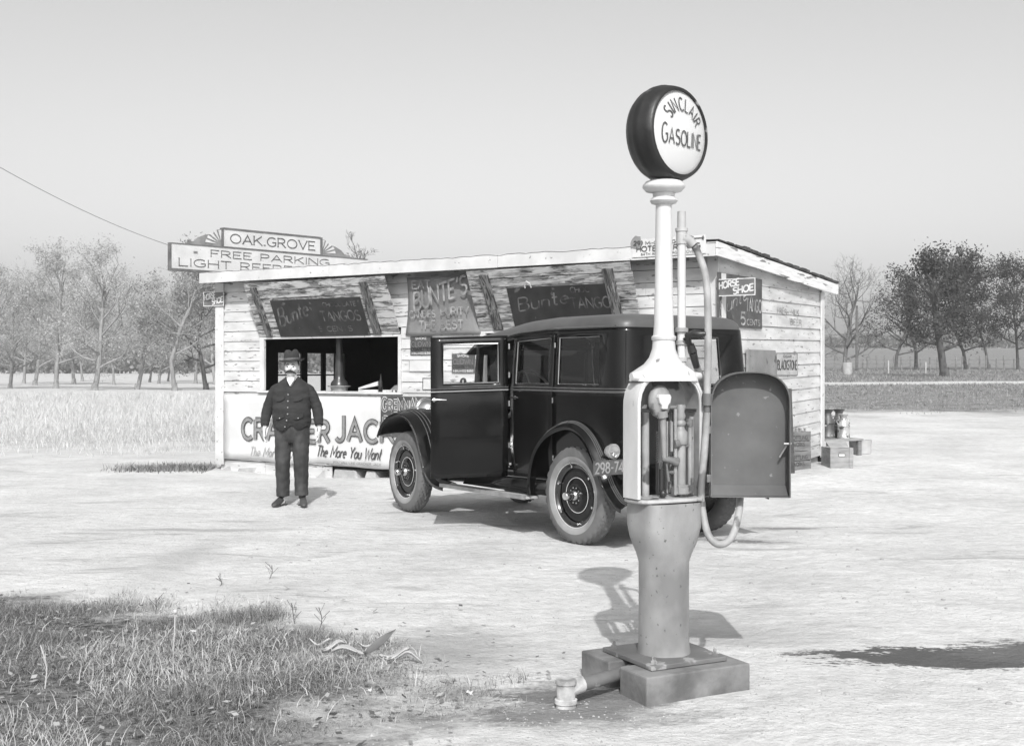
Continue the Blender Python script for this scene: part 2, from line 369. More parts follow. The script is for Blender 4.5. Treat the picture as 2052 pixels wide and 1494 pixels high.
def stroke_poly(mb, pts, wd, to3):
    """one stroke as a strip of quads, mitred"""
    n = len(pts)
    if n < 2: return
    closed = n > 3 and abs(pts[0][0] - pts[-1][0]) < 1e-6 and abs(pts[0][1] - pts[-1][1]) < 1e-6
    L_, R_ = [], []
    for i in range(n):
        if closed: a = pts[(i - 1) % (n - 1)] if i else pts[n - 2]; b = pts[(i + 1) % (n - 1)] if i < n - 1 else pts[1]
        else: a = pts[max(i - 1, 0)]; b = pts[min(i + 1, n - 1)]
        p = pts[i]
        d1 = Vector((p[0] - a[0], p[1] - a[1])); d2 = Vector((b[0] - p[0], b[1] - p[1]))
        if d1.length < 1e-9: d1 = d2
        if d2.length < 1e-9: d2 = d1
        d1.normalize(); d2.normalize(); t = (d1 + d2)
        if t.length < 1e-6: t = d2
        t.normalize(); k = 1 / max(.45, t.dot(d1)); nn = Vector((-t.y, t.x)) * (wd / 2 * k)
        L_.append((p[0] + nn.x, p[1] + nn.y)); R_.append((p[0] - nn.x, p[1] - nn.y))
    vs = [to3(*q) for q in L_] + [to3(*q) for q in R_]
    mb.add(vs, [(i, i + 1, n + i + 1, n + i) for i in range(n - 1)])
def text_len(s, gap=.16): return sum(GL[c][0] + gap for c in s) - gap
def text(mb, s, fr, x0, z0, wid, h, wt=.14, slant=0., gap=.16, serif=0., off=.003, fit=True, hs=None, tilt=0., jit=0.):
    """letters in the x-z plane of frame fr (y points into the board), from x0,z0; wid = total width, h = cap height"""
    tl = text_len(s, gap); k = wid / tl if fit else h; x = 0.; dep = 0
    q = random.Random(len(s) * 7 + int(h * 1000))
    for ci, c in enumerate(s):
        g = GL[c]; hh = h * (hs[ci] if hs else 1)
        jy = q.uniform(-jit, jit) * h
        for st in g[1]:
            dep += 1; o_ = off + dep % 6 * .0003; xx = x
            pts = []
            for (a, b) in st:
                X = (xx + a) * k; Z = b * hh + jy; pts.append((x0 + X + slant * Z, z0 + Z + tilt * X))
            to3 = lambda a, b, o_=o_: fr(a, -o_, b)
            stroke_poly(mb, pts, wt * h, to3)
            if serif:
                for (pa, pb) in ((pts[0], pts[1]), (pts[-1], pts[-2])):
                    if len(pts) > 6 and c in 'OQ': continue
                    dx, dz = pb[0] - pa[0], pb[1] - pa[1]
                    dep += 1; o2 = off + dep % 6 * .0003
                    if abs(dz) > abs(dx) * .8:
                        stroke_poly(mb, [(pa[0] - serif * h, pa[1]), (pa[0] + serif * h, pa[1])], wt * h * .55, lambda a, b, o2=o2: fr(a, -o2, b))
                    else:
                        stroke_poly(mb, [(pa[0], pa[1] - serif * h * .8), (pa[0], pa[1] + serif * h * .8)], wt * h * .55, lambda a, b, o2=o2: fr(a, -o2, b))
        x += g[0] + gap
    return mb

# ------------------------------------------------------------------ the land
def ground_z(x, y):
    wr = sst(1.2, 4.0, x) if y < 20 else sst(0.05, .16, x / y)
    if 17 < y < 24: 
        k = (y - 17) / 7; wr = sst(1.2, 4.0, x) * (1 - k) + sst(.05, .16, x / y) * k
    zr = pl(y, [(11.5, 0), (16, .20), (30, .50), (45, .85), (110, 1.62), (220, 5.0), (420, 9.5), (700, 12)])
    zl = pl(y, [(0, 0), (120, 0), (300, .6), (700, 1.6)])
    z = zl * (1 - wr) + zr * wr
    z -= .07 * math.exp(-((x + 3.6) / 2.2) ** 2 - ((y - 17.2) / 1.2) ** 2)
    # small ruts and lumps
    z += .012 * math.sin(x * 1.7 + .6 * math.sin(y * .9)) * math.cos(y * 1.3) + .008 * math.sin(x * 4.1 + y * 2.3) * math.sin(y * 3.7 - x)
    if y < 9: z += .035 * sst(-.6, -2.6, x) * sst(8.4, 6.2, y)
    return z
def axis_samples():
    xs = sorted(set([round(v, 3) for v in list(np.arange(-9, 9.01, .15)) + [s * 9 * (1.13 ** k) for k in range(1, 38) for s in (-1, 1)]]))
    ys = [-30, -15, -8, -4] + list(np.arange(-1, 22.01, .15)) + [22 * 1.045 ** k for k in range(1, 82)]
    return xs, ys
xs, ys = axis_samples()
gm = bpy.data.materials.new("ground_dirt"); gm.use_nodes = True
def ground_nodes(m):
    t = m.node_tree; N = t.nodes; L = t.links; p = N["Principled BSDF"]; p.inputs["Roughness"].default_value = .95
    p.inputs["Specular IOR Level"].default_value = .15
    tc = N.new("ShaderNodeTexCoord"); ob = tc.outputs["Object"]
    def noise(scale, det=8, st=(1, 1, 1), rough=.55, dist=0):
        mp = N.new("ShaderNodeMapping"); mp.inputs["Scale"].default_value = st; L.new(ob, mp.inputs[0])
        n = N.new("ShaderNodeTexNoise"); n.inputs["Scale"].default_value = scale; n.inputs["Detail"].default_value = det
        n.inputs["Roughness"].default_value = rough; n.inputs["Distortion"].default_value = dist; L.new(mp.outputs[0], n.inputs["Vector"]); return n.outputs[0]
    def rng(v, a, b, c, d):
        n = N.new("ShaderNodeMapRange"); n.inputs[1].default_value = a; n.inputs[2].default_value = b; n.inputs[3].default_value = c; n.inputs[4].default_value = d
        L.new(v, n.inputs[0]); return n.outputs[0]
    def op(o, a, b):
        n = N.new("ShaderNodeMath"); n.operation = o
        for i, q in enumerate((a, b)):
            if isinstance(q, (int, float)): n.inputs[i].default_value = q
            else: L.new(q, n.inputs[i])
        return n.outputs[0]
    def mixv(f, a, b):
        n = N.new("ShaderNodeMix")
        L.new(f, n.inputs[0])
        for i, q in ((2, a), (3, b)):
            if isinstance(q, (int, float)): n.inputs[i].default_value = q
            else: L.new(q, n.inputs[i])
        return n.outputs[0]
    sx = N.new("ShaderNodeSeparateXYZ"); L.new(ob, sx.inputs[0]); X, Y = sx.outputs[0], sx.outputs[1]
    base = rng(noise(.9, 8), .3, .7, .49, .64)
    fine = rng(noise(9, 12, (1, 1, 1), .7), .3, .7, .82, 1.10)
    base = op('MULTIPLY', base, fine)
    streak = rng(noise(1.3, 12, (.5, 2.2, 1), .68, .8), .57, .66, 0, 1)      # scuffs and wheel ruts, damp earth
    base = mixv(op('MULTIPLY', streak, .55), base, .24)
    grit = rng(noise(38, 3), .66, .72, 0, 1); base = mixv(op('MULTIPLY', grit, .5), base, .2)
    def blob(cx, cy, rx, ry, soft, nz):
        a = op('DIVIDE', op('SUBTRACT', X, cx), rx); b = op('DIVIDE', op('SUBTRACT', Y, cy), ry)
        d = op('SQRT', op('ADD', op('MULTIPLY', a, a), op('MULTIPLY', b, b)), 0)
        d = op('ADD', d, op('MULTIPLY', op('SUBTRACT', nz, .5), 4.5)); return rng(d, 1 - soft, 1 + soft, 1, 0)
    nz = op('ADD', op('MULTIPLY', noise(3.0, 12, (1, 2.2, 1), .75), .7), op('MULTIPLY', noise(24, 6, (1, 1.5, 1), .7), .3))
    for (cx, cy, rx, ry, g, s_) in ((2.2, 6.05, .62, .24, .10, .10), (2.85, 6.15, .5, .22, .13, .2), (2.0, 10.2, .35, .12, .2, .4),
                                 (2.5, 11.0, .3, .12, .25, .4), (.3, 5.3, .35, .22, .17, .35), (.2, 5.05, .5, .16, .2, .5), (-3.0, 10.9, .9, .10, .36, .5),
                                 (-.3, 6.2, .3, .5, .35, .5), (1.2, 6.6, .5, .3, .42, .5), (-2.6, 9.3, .2, .8, .42, .6)):
        base = mixv(blob(cx, cy, rx, ry, s_, nz), base, g)
    # fields: dry grass soil beyond the lot, on the left and on the right, and the verge by the camera
    n3 = noise(.35, 7, (1, 1, 1), .6); n3c = op('MULTIPLY', op('SUBTRACT', n3, .5), 16)
    Yn = op('ADD', Y, n3c)
    field = rng(op('SUBTRACT', Yn, op('MULTIPLY', rng(X, -3, 5, 0, 1), 6)), 21.5, 24.5, 0, 1)
    track = rng(op('ABSOLUTE', op('SUBTRACT', op('ADD', Y, op('MULTIPLY', X, -.25)), 47), 0), 2.0, 3.4, 0, 1)
    track = op('MAXIMUM', track, rng(X, 12, 8, 0, 1))
    gcol = rng(noise(3.2, 8), .3, .7, .10, .34); gcol = mixv(rng(X, 2, -14, 0, 1), gcol, rng(noise(1.1, 8), .3, .7, .42, .62))
    field = op('MULTIPLY', field, track)
    col = mixv(field, base, gcol)
    n5 = op('MULTIPLY', op('SUBTRACT', noise(1.6, 7), .5), 2.2)
    verge = op('MULTIPLY', rng(op('ADD', op('ADD', Y, n5), op('MULTIPLY', X, .55)), 6.15, 5.6, 0, 1), rng(op('ADD', X, n5), -.35, -1.0, 0, 1))
    col = mixv(verge, col, rng(noise(22, 8), .35, .65, .04, .22))
    L.new(col, p.inputs["Base Color"])
    h = op('ADD', op('MULTIPLY', noise(5, 10, (1, 1, 1), .62), 1.0), op('MULTIPLY', noise(45, 5), .25))
    bu = N.new("ShaderNodeBump"); bu.inputs["Strength"].default_value = .8; bu.inputs["Distance"].default_value = .05
    L.new(h, bu.inputs["Height"]); L.new(bu.outputs[0], p.inputs["Normal"])
ground_nodes(gm)
V = np.array([(x, y, ground_z(x, y)) for y in ys for x in xs]); nx = len(xs); ny = len(ys)
ii, jj = np.meshgrid(np.arange(ny - 1), np.arange(nx - 1), indexing='ij'); k0 = (ii * nx + jj).ravel()
g = np_mesh("ground", V, np.stack([k0, k0 + 1, k0 + nx + 1, k0 + nx], 1), gm)
g.data.shade_smooth(); props(g, kind="structure")

# ------------------------------------------------------------------ grass
def blades(name, pts, hts, wds, mat_, lean=.5, seed=1, segs=2, label=None):
    r = np.random.default_rng(seed); n = len(pts)
    az = r.uniform(0, 2 * np.pi, n); ln = r.uniform(.1, 1, n) * lean; faz = r.uniform(0, 2 * np.pi, n)
    dx = np.cos(az) * ln; dy = np.sin(az) * ln; wx = np.cos(faz) * wds / 2; wy = np.sin(faz) * wds / 2
    rows = []
    for k in range(segs + 1):
        t = k / segs; ww = 1 - t * .88
        cx = pts[:, 0] + dx * hts * t ** 1.8; cy = pts[:, 1] + dy * hts * t ** 1.8; cz = pts[:, 2] - .01 + hts * t * np.sqrt(np.clip(1 - (ln * t) ** 2 * .7, .1, 1))
        rows += [np.stack([cx - wx * ww, cy - wy * ww, cz], 1), np.stack([cx + wx * ww, cy + wy * ww, cz], 1)]
    V = np.stack(rows, 1).reshape(-1, 3); m = 2 * (segs + 1)
    b = np.arange(n) * m; Fq = np.concatenate([np.stack([b + 2 * k, b + 2 * k + 1, b + 2 * k + 3, b + 2 * k + 2], 1) for k in range(segs)])
    o = np_mesh(name, V, Fq, mat_); props(o, label, "grass", kind="stuff"); return o
def scatter(n, x0, x1, y0, y1, keep, seed):
    r = np.random.default_rng(seed); out = []
    while len(out) < n:
        for x, y in zip(r.uniform(x0, x1, 4000), r.uniform(y0, y1, 4000)):
            if r.random() < keep(x, y): out.append((x, y, ground_z(x, y)))
            if len(out) >= n: break
    return np.array(out)
def fnoise(x, y): return .5 + .25 * math.sin(x * 2.1 + 1.3 * math.sin(y * 1.7)) + .25 * math.sin(y * 3.1 - x * 1.1 + 2 * math.sin(x * .9))
def verge(x, y):
    e = pl(x, [(-5, 7.75), (-3.3, 7.65), (-2.0, 7.6), (-1.4, 7.2), (-.85, 6.6), (-.35, 6.0), (0.05, 5.7), (.15, 5.3), (-.05, 5.0)])
    if x > .1: return 0
    e += .12 + .18 * math.sin(x * 7) + .1 * math.sin(x * 17 + 1); d = (e - y)
    lim = .15 + .12 * math.sin(y * 9) - .9 * sst(5.3, 4.6, y)
    if x > lim - .3: d = min(d, (lim - x) * 1.2)
    return sst(-.05, .75, d) * (.6 + .4 * fnoise(x * 1.4, y * 1.4) ** .8) * (.6 + .4 * fnoise(x * 4.7 + 2, y * 5.3))
gr_mat = leafmat("grass_mixed", .04, .46, .3, .55); gr_dry = leafmat("grass_dry", .42, .7, .3); gr_field = leafmat("grass_field", .16, .42, .3); gr_pale = leafmat("grass_pale", .5, .78, .4)
q = scatter(185000, -4.6, .3, 3.4, 8.2, verge, 3)
hh = npr.uniform(.015, .065, len(q)) * (0.4 + 1.5 * np.array([fnoise(a * 1.9, b * 2.3) for a, b, _ in q]) ** 2)
blades("grass", q, hh, npr.uniform(.002, .0048, len(q)), gr_mat, 1.9, 4, 3, "short tangled green and dry grass in the near left corner of the lot")
q = scatter(17000, -4.6, .25, 3.4, 8.0, lambda x, y: verge(x, y) * (1 if fnoise(x * 1.3 + 3, y * 1.1) > .5 else .1), 5)
blades("dry_grass", q, npr.uniform(.04, .12, len(q)), npr.uniform(.003, .006, len(q)), gr_dry, 2.0, 6, 3, "pale dead stalks lying among the near grass")
def lf(x, y):
    if x > -4.2 - (y - 17) * .05 and y < 24: return 0
    return sst(20.5, 25, y + 2 * fnoise(x * .7, y * .5)) * (.3 + .7 * fnoise(x * .25, y * .2))
q = scatter(42000, -34, -3.5, 20, 62, lambda x, y: lf(x, y) * (26 / max(y, 26)) * (1 if x / y > -.5 and x / y < -.1 else 0), 8)
blades("pale_field_grass", q, npr.uniform(.08, .34, len(q)) * np.clip(q[:, 1] / 34, .5, 1.6), npr.uniform(.008, .022, len(q)) * q[:, 1] / 26, gr_pale, 1.1, 9, 2, "pale tall dry grass in the field before the left grove")
q = scatter(52000, 4, 42, 26, 100, lambda x, y: sst(28.5, 31, y + 1.6 * fnoise(x, y)) * (30 / y) * (1 if .2 < x / y < .48 else 0) * (0 if abs(y - .25 * x - 47) < 2.3 else 1), 12)
blades("field_grass", q, npr.uniform(.02, .085, len(q)) * np.clip(q[:, 1] / 30, 1, 2.2), npr.uniform(.012, .03, len(q)) * q[:, 1] / 30, gr_field, 1.6, 13, 2, "low darker grass in the field right of the stand")
# a few dark tufts by the left end of the stand
q = scatter(2500, -9, -4.6, 16.9, 18.6, lambda x, y: math.exp(-((y - 17.9 - .08 * (x + 5)) / .28) ** 2) * sst(-6.3, -5.0, x), 15)
blades("grass_strip", q, npr.uniform(.04, .12, len(q)), npr.uniform(.01, .02, len(q)), gr_mat, 1., 16, 2, "dark strip of low grass beside the left end of the stand")

# gravel and clods pressed into the lot
def gravel(n, seed):
    r = np.random.default_rng(seed); u = r.uniform(0, 1, n); y = 4.6 + 14 * u ** 1.4; x = r.uniform(-.5, .5, n) * y * .95; keep = [(verge(a, b) < .3) and not (abs(a - .717) < .36 and abs(b - 5.54) < .36) for a, b in zip(x, y)]
    x, y = x[keep], y[keep]; cl = np.sin(x * 2.3 + np.sin(y * 1.9) * 2) + np.sin(y * 2.9 - x) + r.normal(0, .6, len(x)); k = (cl > .2) & ~((x > 1.4) & (y > 5.6) & (y < 6.6)); x, y = x[k], y[k]
    n = len(x); z = np.array([ground_z(a, b) for a, b in zip(x, y)]); s_ = r.uniform(.002, .007, n) * (1 + (r.uniform(0, 1, n) > .98) * .8)
    c8 = np.array([(1, 0, 0), (0, 1, 0), (-1, 0, 0), (0, -1, 0), (0, 0, .8)]); off = c8[None] * s_[:, None, None] * r.uniform(.6, 1.3, (n, 5, 1)); V = (np.stack([x, y, z], 1)[:, None, :] + off).reshape(-1, 3); b = np.arange(n) * 5
    Fq = np.concatenate([np.stack([b + i, b + (i + 1) % 4, b + 4], 1) for i in range(4)]); o = np_mesh("gravel", V, Fq, leafmat("gravel_stone", .28, .5, 0.)); props(o, "fine gravel and clods scattered over the pale dirt lot", "gravel", kind="stuff")
gravel(20000, 77)

# leaf litter in the near grass
def litter(n, seed):
    r = np.random.default_rng(seed); q = scatter(n, -4.6, .3, 3.6, 8.0, lambda x, y: min(1, verge(x, y) + .12 * (verge(x - .4, y - .3) > 0)), seed); a = r.uniform(0, 6.28, n); s_ = r.uniform(.008, .024, n)
    ax = np.stack([np.cos(a), np.sin(a), r.uniform(-.4, .4, n)], 1) * s_[:, None]; bx = np.stack([-np.sin(a), np.cos(a), r.uniform(-.5, .5, n)], 1) * s_[:, None] * .55; c_ = q + np.array([0, 0, .02]) + r.uniform(-.01, .02, (n, 1)) * np.array([[0, 0, 1.]])
    V = np.stack([c_ - ax, c_ - bx, c_ + ax, c_ + bx], 1).reshape(-1, 3); o = np_mesh("leaf_litter", V, np.arange(len(V)).reshape(-1, 4), leafmat("litter", .05, .45, .2)); props(o, "fallen leaves caught all through the near grass", "leaves", kind="stuff")
litter(2600, 21)
# ------------------------------------------------------------------ the refreshment stand
A = Vector((-4.508, 18.08, 0)); B = Vector((2.38, 13.51, 0)); LF = (B - A).length
fd = (B - A) / LF; fn = Vector((fd.y, -fd.x, 0))      # fn: outward normal of the front
if fn.y > 0: fn = -fn
se = -fn; LS = 3.55                                    # side wall runs along se from B
FR = F(A, fd, se)                                      # x along the front, y into the stand, z up
SD = F(B, se, -fd)                                     # x along the side wall, y into the stand
def FW(px, py, off=0.):                                # photo pixel -> (x, z) on the front plane pushed out by off
    o = A + fn * off; k = (px - 1026) / FPX
    u = (k * o.y - o.x) / (fd.x - k * fd.y); Y = o.y + u * fd.y
    return u, EYE - (py - HOR) * Y / FPX
def SW(px, py, off=0.):
    o = B + fd * off; k = (px - 1026) / FPX
    u = (k * o.y - o.x) / (se.x - k * se.y); Y = o.y + u * se.y
    return u, EYE - (py - HOR) * Y / FPX
stand = thing("refreshment_stand", "long low white clapboard roadside stand with two lifted shutters and peeling paint", "stand", tuple(A + fd * LF / 2 + se * LS / 2), math.atan2(fd.y, fd.x))
O1x0, O1z1 = FW(525, 676); O1x1, O1z0 = FW(805, 790)
O2x0, O2z1 = FW(966, 664); O2x1, _ = FW(1290, 676)
O2z1 = O1z1 + .02; O2z0 = O1z0
TOPF = 2.86; BOT = .12
def boards(mb, fr, x0, x1, z0, z1, holes, hgt=.15, seed=0, thick=.018, botf=None):
    """clapboards: each a slightly tilted slab, cut round the openings"""
    r = random.Random(seed); z = z0
    while z < z1 - .01:
        zz = min(z + hgt, z1); cuts = [(x0, x1)]
        for (a, b, c, d) in holes:
            if zz > c + .02 and z < d - .02:
                nw = []
                for (p_, q_) in cuts:
                    if b <= p_ or a >= q_: nw.append((p_, q_)); continue
                    if a > p_: nw.append((p_, a))
                    if b < q_: nw.append((b, q_))
                cuts = nw
        for (p_, q_) in cuts:
            xx = p_; first = True
            while xx < q_ - .05:
                ln = r.uniform(1.6, 3.6); e = q_ if q_ - (xx + ln) < .7 else xx + ln
                t1 = thick + r.uniform(0, .005); g = .004; dz = r.uniform(-.003, .003)
                zt = lambda x: (botf(x) if botf else 0)
                c8 = []
                for zb, th in ((z + g + dz, t1 + .006), (zz, t1 - .006)):
                    s0 = zt(xx) * (1 - (zb - z0) / (z1 - z0)); s1 = zt(e) * (1 - (zb - z0) / (z1 - z0))
                    c8 += [fr(xx + .002, -th, zb + s0), fr(e - .002, -th, zb + s1), fr(e - .002, 0, zb + s1), fr(xx + .002, 0, zb + s0)]
                mb.hexa(c8); xx = e
        z += hgt
# front wall
mb = MB(); LOWT = FW(460, 793)[1]
boards(mb, FR, .0, LF, BOT, TOPF, [(O1x0, O1x1, O1z0, O1z1), (O2x0, O2x1, O2z0, O2z1)], .15, 3)
mb.build("front_wall", white_paint, stand)
# inner lining behind the boards so no light leaks through
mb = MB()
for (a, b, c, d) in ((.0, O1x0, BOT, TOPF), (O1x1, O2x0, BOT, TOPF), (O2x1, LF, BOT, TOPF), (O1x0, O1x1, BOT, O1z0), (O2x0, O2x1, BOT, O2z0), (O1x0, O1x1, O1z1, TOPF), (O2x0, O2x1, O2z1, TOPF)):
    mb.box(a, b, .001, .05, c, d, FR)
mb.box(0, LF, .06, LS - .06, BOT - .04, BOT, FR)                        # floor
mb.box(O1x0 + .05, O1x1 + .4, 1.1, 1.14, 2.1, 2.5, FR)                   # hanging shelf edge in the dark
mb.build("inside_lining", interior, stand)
# side wall (right end) follows the rising ground
ZB0, ZB1 = BOT, .30
sidebot = lambda x: (ZB1 - ZB0) * x / LS
mb = MB(); boards(mb, SD, 0, LS, BOT, 2.58, [], .172, 8, botf=lambda x: (ZB1 - ZB0) * x / LS); mb.build("side_wall", white_paint, stand)
mb = MB(); mb.prism([(0, BOT), (LS, ZB1), (LS, 2.62), (0, 2.86)], .001, .05, SD)
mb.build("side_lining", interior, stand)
mb = MB(); mb.prism([(0, 2.56), (LS, 2.56), (LS, 2.62), (0, 2.86)], -.012, 0, SD); mb.build("gable_board", white_paint, stand)
# far end and back wall with a row of window openings
wz0 = BOT + .95; wz1 = 1.48 + (742 - 708) * 21.0 / FPX
def BWx(px): o = A + se * (LS - .03); k = (px - 1026) / FPX; return (k * o.y - o.x) / (fd.x - k * fd.y)
wins = [(BWx(553), BWx(601)), (BWx(612), BWx(641)), (BWx(649), BWx(668)), (BWx(677), BWx(686))]
yb0, yb1 = LS - .06, LS
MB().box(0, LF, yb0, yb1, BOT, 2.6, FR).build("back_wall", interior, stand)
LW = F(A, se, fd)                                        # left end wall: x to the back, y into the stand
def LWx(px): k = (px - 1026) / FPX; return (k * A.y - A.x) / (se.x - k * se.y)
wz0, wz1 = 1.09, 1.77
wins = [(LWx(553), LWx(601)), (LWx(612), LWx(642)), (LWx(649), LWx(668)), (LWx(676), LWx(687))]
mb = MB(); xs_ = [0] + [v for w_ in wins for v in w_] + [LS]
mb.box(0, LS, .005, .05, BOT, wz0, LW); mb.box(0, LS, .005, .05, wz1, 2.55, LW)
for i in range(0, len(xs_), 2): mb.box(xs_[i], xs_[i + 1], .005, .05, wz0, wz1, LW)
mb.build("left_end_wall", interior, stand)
for (a, b) in wins:
    m2 = MB(); zc = wz0 + (wz1 - wz0) * .46
    m2.box(a, b, .02, .04, zc - .012, zc + .012, LW)
    w_ = m2.build("end_window", black_dull, stand)
    MB().add([LW(a, .03, wz0), LW(b, .03, wz0), LW(b, .03, wz1), LW(a, .03, wz1)], [(0, 1, 2, 3)]).build("pane", pane, w_)
MB().prism([(0, 2.55), (LS, 2.55), (LS, 2.6), (0, 2.84)], .005, .05, LW).build("left_gable", interior, stand)
# corner boards, opening jambs, sills
mb = MB(); mb.box(-.02, .13, -.05, -.026, BOT - .08, 2.84, FR); mb.box(-.045, -.02, -.05, .12, BOT - .08, 2.84, FR)
mb.build("corner_board", white_trim, stand, bevel=.004)
mb = MB(); mb.box(LF - .12, LF + .02, -.05, -.026, BOT - .02, 2.80, FR); mb.build("corner_board", white_trim, stand, bevel=.004)
mb = MB(); mb.box(0, .12, -.044, -.026, BOT, 2.6, SD); mb.build("corner_board", white_trim, stand, bevel=.004); mb = MB()
mb.hexa([SD(LS - .12, -.05, ZB1 - .03), SD(LS, -.05, ZB1 - .03), SD(LS, -.026, ZB1 - .03), SD(LS - .12, -.026, ZB1 - .03), SD(LS - .12, -.05, 2.58), SD(LS, -.05, 2.58), SD(LS, -.026, 2.58), SD(LS - .12, -.026, 2.58)])
mb.build("corner_board", white_trim, stand, bevel=.004)
for (x0, x1, z0, z1) in ((O1x0, O1x1, O1z0, O1z1), (O2x0, O2x1, O2z0, O2z1)):
    mb = MB(); mb.box(x0, x0 + .085, -.05, -.002, z0 + .03, z1, FR); mb.box(x1 - .03, x1 + .02, -.048, -.002, z0 + .03, z1, FR)
    mb.box(x0 + .085, x1 - .03, -.047, -.002, z1 - .03, z1 + .0, FR)
    fr_ = mb.build("window_frame", white_trim, stand, bevel=.003)
    MB().box(x0 - .03, x1 + .04, -.075, .38, z0, z0 + .028, FR).build("counter", white_trim, fr_, bevel=.003)
# drip strip above the lower banner, base strip
MB().box(.13, O1x0 - .01, -.04, -.026, LOWT + .07, LOWT + .09, FR).build("trim_strip", white_trim, stand)
# roof: board deck with tar paper, fascias
c = lambda x, y, z: FR(x, y, z)
OH = .30; SO = .10; BO = .34
zfL, zfR, zbk = 2.975, 2.935, 2.705
mb = MB()
mb.hexa([c(-SO, -OH + .02, zfL - .06), c(LF + SO - .02, -OH + .02, zfR - .06), c(LF + SO - .02, LS + BO, zbk - .06), c(-SO, LS + BO, zbk - .05),
         c(-SO, -OH + .02, zfL - .012), c(LF + SO - .02, -OH + .02, zfR - .012), c(LF + SO - .02, LS + BO, zbk - .012), c(-SO, LS + BO, zbk)])
roof = mb.build("roof", interior, stand)
# tar paper with a ragged edge lapped over the fascia
r = random.Random(4); rows = []
nU = 90
for vi, vv in enumerate([0, .06, .5, 1.0]):
    row = []
    for i in range(nU + 1):
        u = -SO - .01 + (LF + 2 * SO + .02) * i / nU; zz0 = zfL + (zfR - zfL) * i / nU
        yy = -OH - .022 + (LS + BO + OH + .04) * vv; z = zz0 + (zbk - zz0) * vv + .012
        if vi == 0: z -= .018 + .014 * r.random() ** 2
        z += r.uniform(-.003, .004); row.append(c(u, yy, z))
    rows.append(row)
mb = MB(); mb.grid(rows); mb.build("tar_paper", tar, roof, solid=.006)
# ragged lifted shingles on the right rake edge
mb = MB(); n = 34
for i in range(n):
    t0, t1 = i / n, (i + 1) / n + .01; a = r.uniform(.0, .028); ov = r.uniform(.0, .03)
    y0 = -OH + (LS + BO + OH) * t0; y1 = -OH + (LS + BO + OH) * t1
    z0 = zfR + (zbk - zfR) * t0 + .016; z1 = zfR + (zbk - zfR) * t1 + .016
    if i < 4: a *= .3
    mb.hexa([c(LF + SO - .2, y0, z0), c(LF + SO + .02 + ov, y0, z0 - .006), c(LF + SO + .02 + ov, y1, z1 - .006), c(LF + SO - .2, y1, z1),
             c(LF + SO - .2, y0, z0 + .012 + a), c(LF + SO + .02 + ov, y0, z0 + .006 + a), c(LF + SO + .02 + ov, y1, z1 + .008 + a), c(LF + SO - .2, y1, z1 + .012 + a)])
mb.build("shingle_edge", tar, roof)
mb = MB()                                               # front fascia of three butted boards
cuts = [-SO, 2.55, 5.4, LF + SO]
for a, b in zip(cuts, cuts[1:]):
    za = zfL + (zfR - zfL) * (a + SO) / (LF + 2 * SO); zb = zfL + (zfR - zfL) * (b + SO) / (LF + 2 * SO); dz = r.uniform(-.006, .006)
    mb.hexa([c(a + .002, -OH - .02, za - .165 + dz), c(b - .002, -OH - .02, zb - .165 + dz), c(b - .002, -OH + .005, zb - .165 + dz), c(a + .002, -OH + .005, za - .165 + dz),
             c(a + .002, -OH - .02, za - .006), c(b - .002, -OH - .02, zb - .006), c(b - .002, -OH + .005, zb - .006), c(a + .002, -OH + .005, za - .006)])
mb.build("fascia", white_trim, roof, bevel=.003)
mb = MB()                                               # side fascia boards
y0 = -OH + .005
for (ya, yb_) in ((-OH - .02, 1.9), (1.905, LS + BO + .02)):
    za = zfR + (zbk - zfR) * (ya + OH) / (LS + OH + BO); zb = zfR + (zbk - zfR) * (yb_ + OH) / (LS + OH + BO)
    x0, x1 = LF + SO + .002, LF + SO + .027
    mb.hexa([c(x0, ya, za - .165), c(x1, ya, za - .165), c(x1, yb_, zb - .15), c(x0, yb_, zb - .15), c(x0, ya, za - .005), c(x1, ya, za - .005), c(x1, yb_, zb - .005), c(x0, yb_, zb - .005)])
mb.build("fascia", mat("peeling_trim", .6, .76, .6, 4, stretch=(2, .8, 9), spots=(.2, 3, .60), bump=.2), roof, bevel=.003)
mb = MB()
for i in range(15):
    u = .1 + i * .57; mb.box(u, u + .045, -OH + .02, LS + BO - .02, zfL - .165, zfL - .062, F(c(0, 0, 0), fd, (se * 4.19 + Vector((0, 0, -.25))).normalized(), (0, 0, 1)))
mb.build("rafters", mat("old_wood", .22, .34, .8, 5), roof)
# foundation stones and posts
r = random.Random(9)
for px, wd, hh_ in ((452, .3, .11), (500, .55, .13), (570, .35, .12), (625, .6, .15), (690, .5, .14), (742, .25, .1), (850, .4, .14), (960, .5, .14), (1100, .5, .14), (1250, .5, .14), (1390, .4, .14)):
    u = FW(px, 900)[0]; p_ = FR(u, .12, 0); gz = ground_z(p_.x, p_.y)
    mb = MB(); mb.hexa([FR(u - wd / 2, .02 + r.uniform(-.06, .02), gz - .1), FR(u + wd / 2, .02 + r.uniform(-.05, .02), gz - .1), FR(u + wd / 2, .4, gz - .1), FR(u - wd / 2, .4, gz - .1),
             FR(u - wd / 2 + .03, .03, BOT - .045), FR(u + wd / 2 - .05, .01, BOT - .05), FR(u + wd / 2 - .05, .38, BOT - .05), FR(u - wd / 2 + .03, .38, BOT - .05)])
    mb.build("foundation_stone", stone, stand, bevel=.02)
a_, b_ = FW(442, 930)[0], FW(664, 930)[0]
for (p0_, p1_, dz) in ((a_, a_ + .95, 0), (a_ + .955, a_ + 2.1, .012), (a_ + 2.105, b_, -.008)):
    MB().box(p0_, p1_, .008, .03, -.16, BOT - .012 + dz * .3, FR).build("skirt_board", white_paint, stand, bevel=.003)
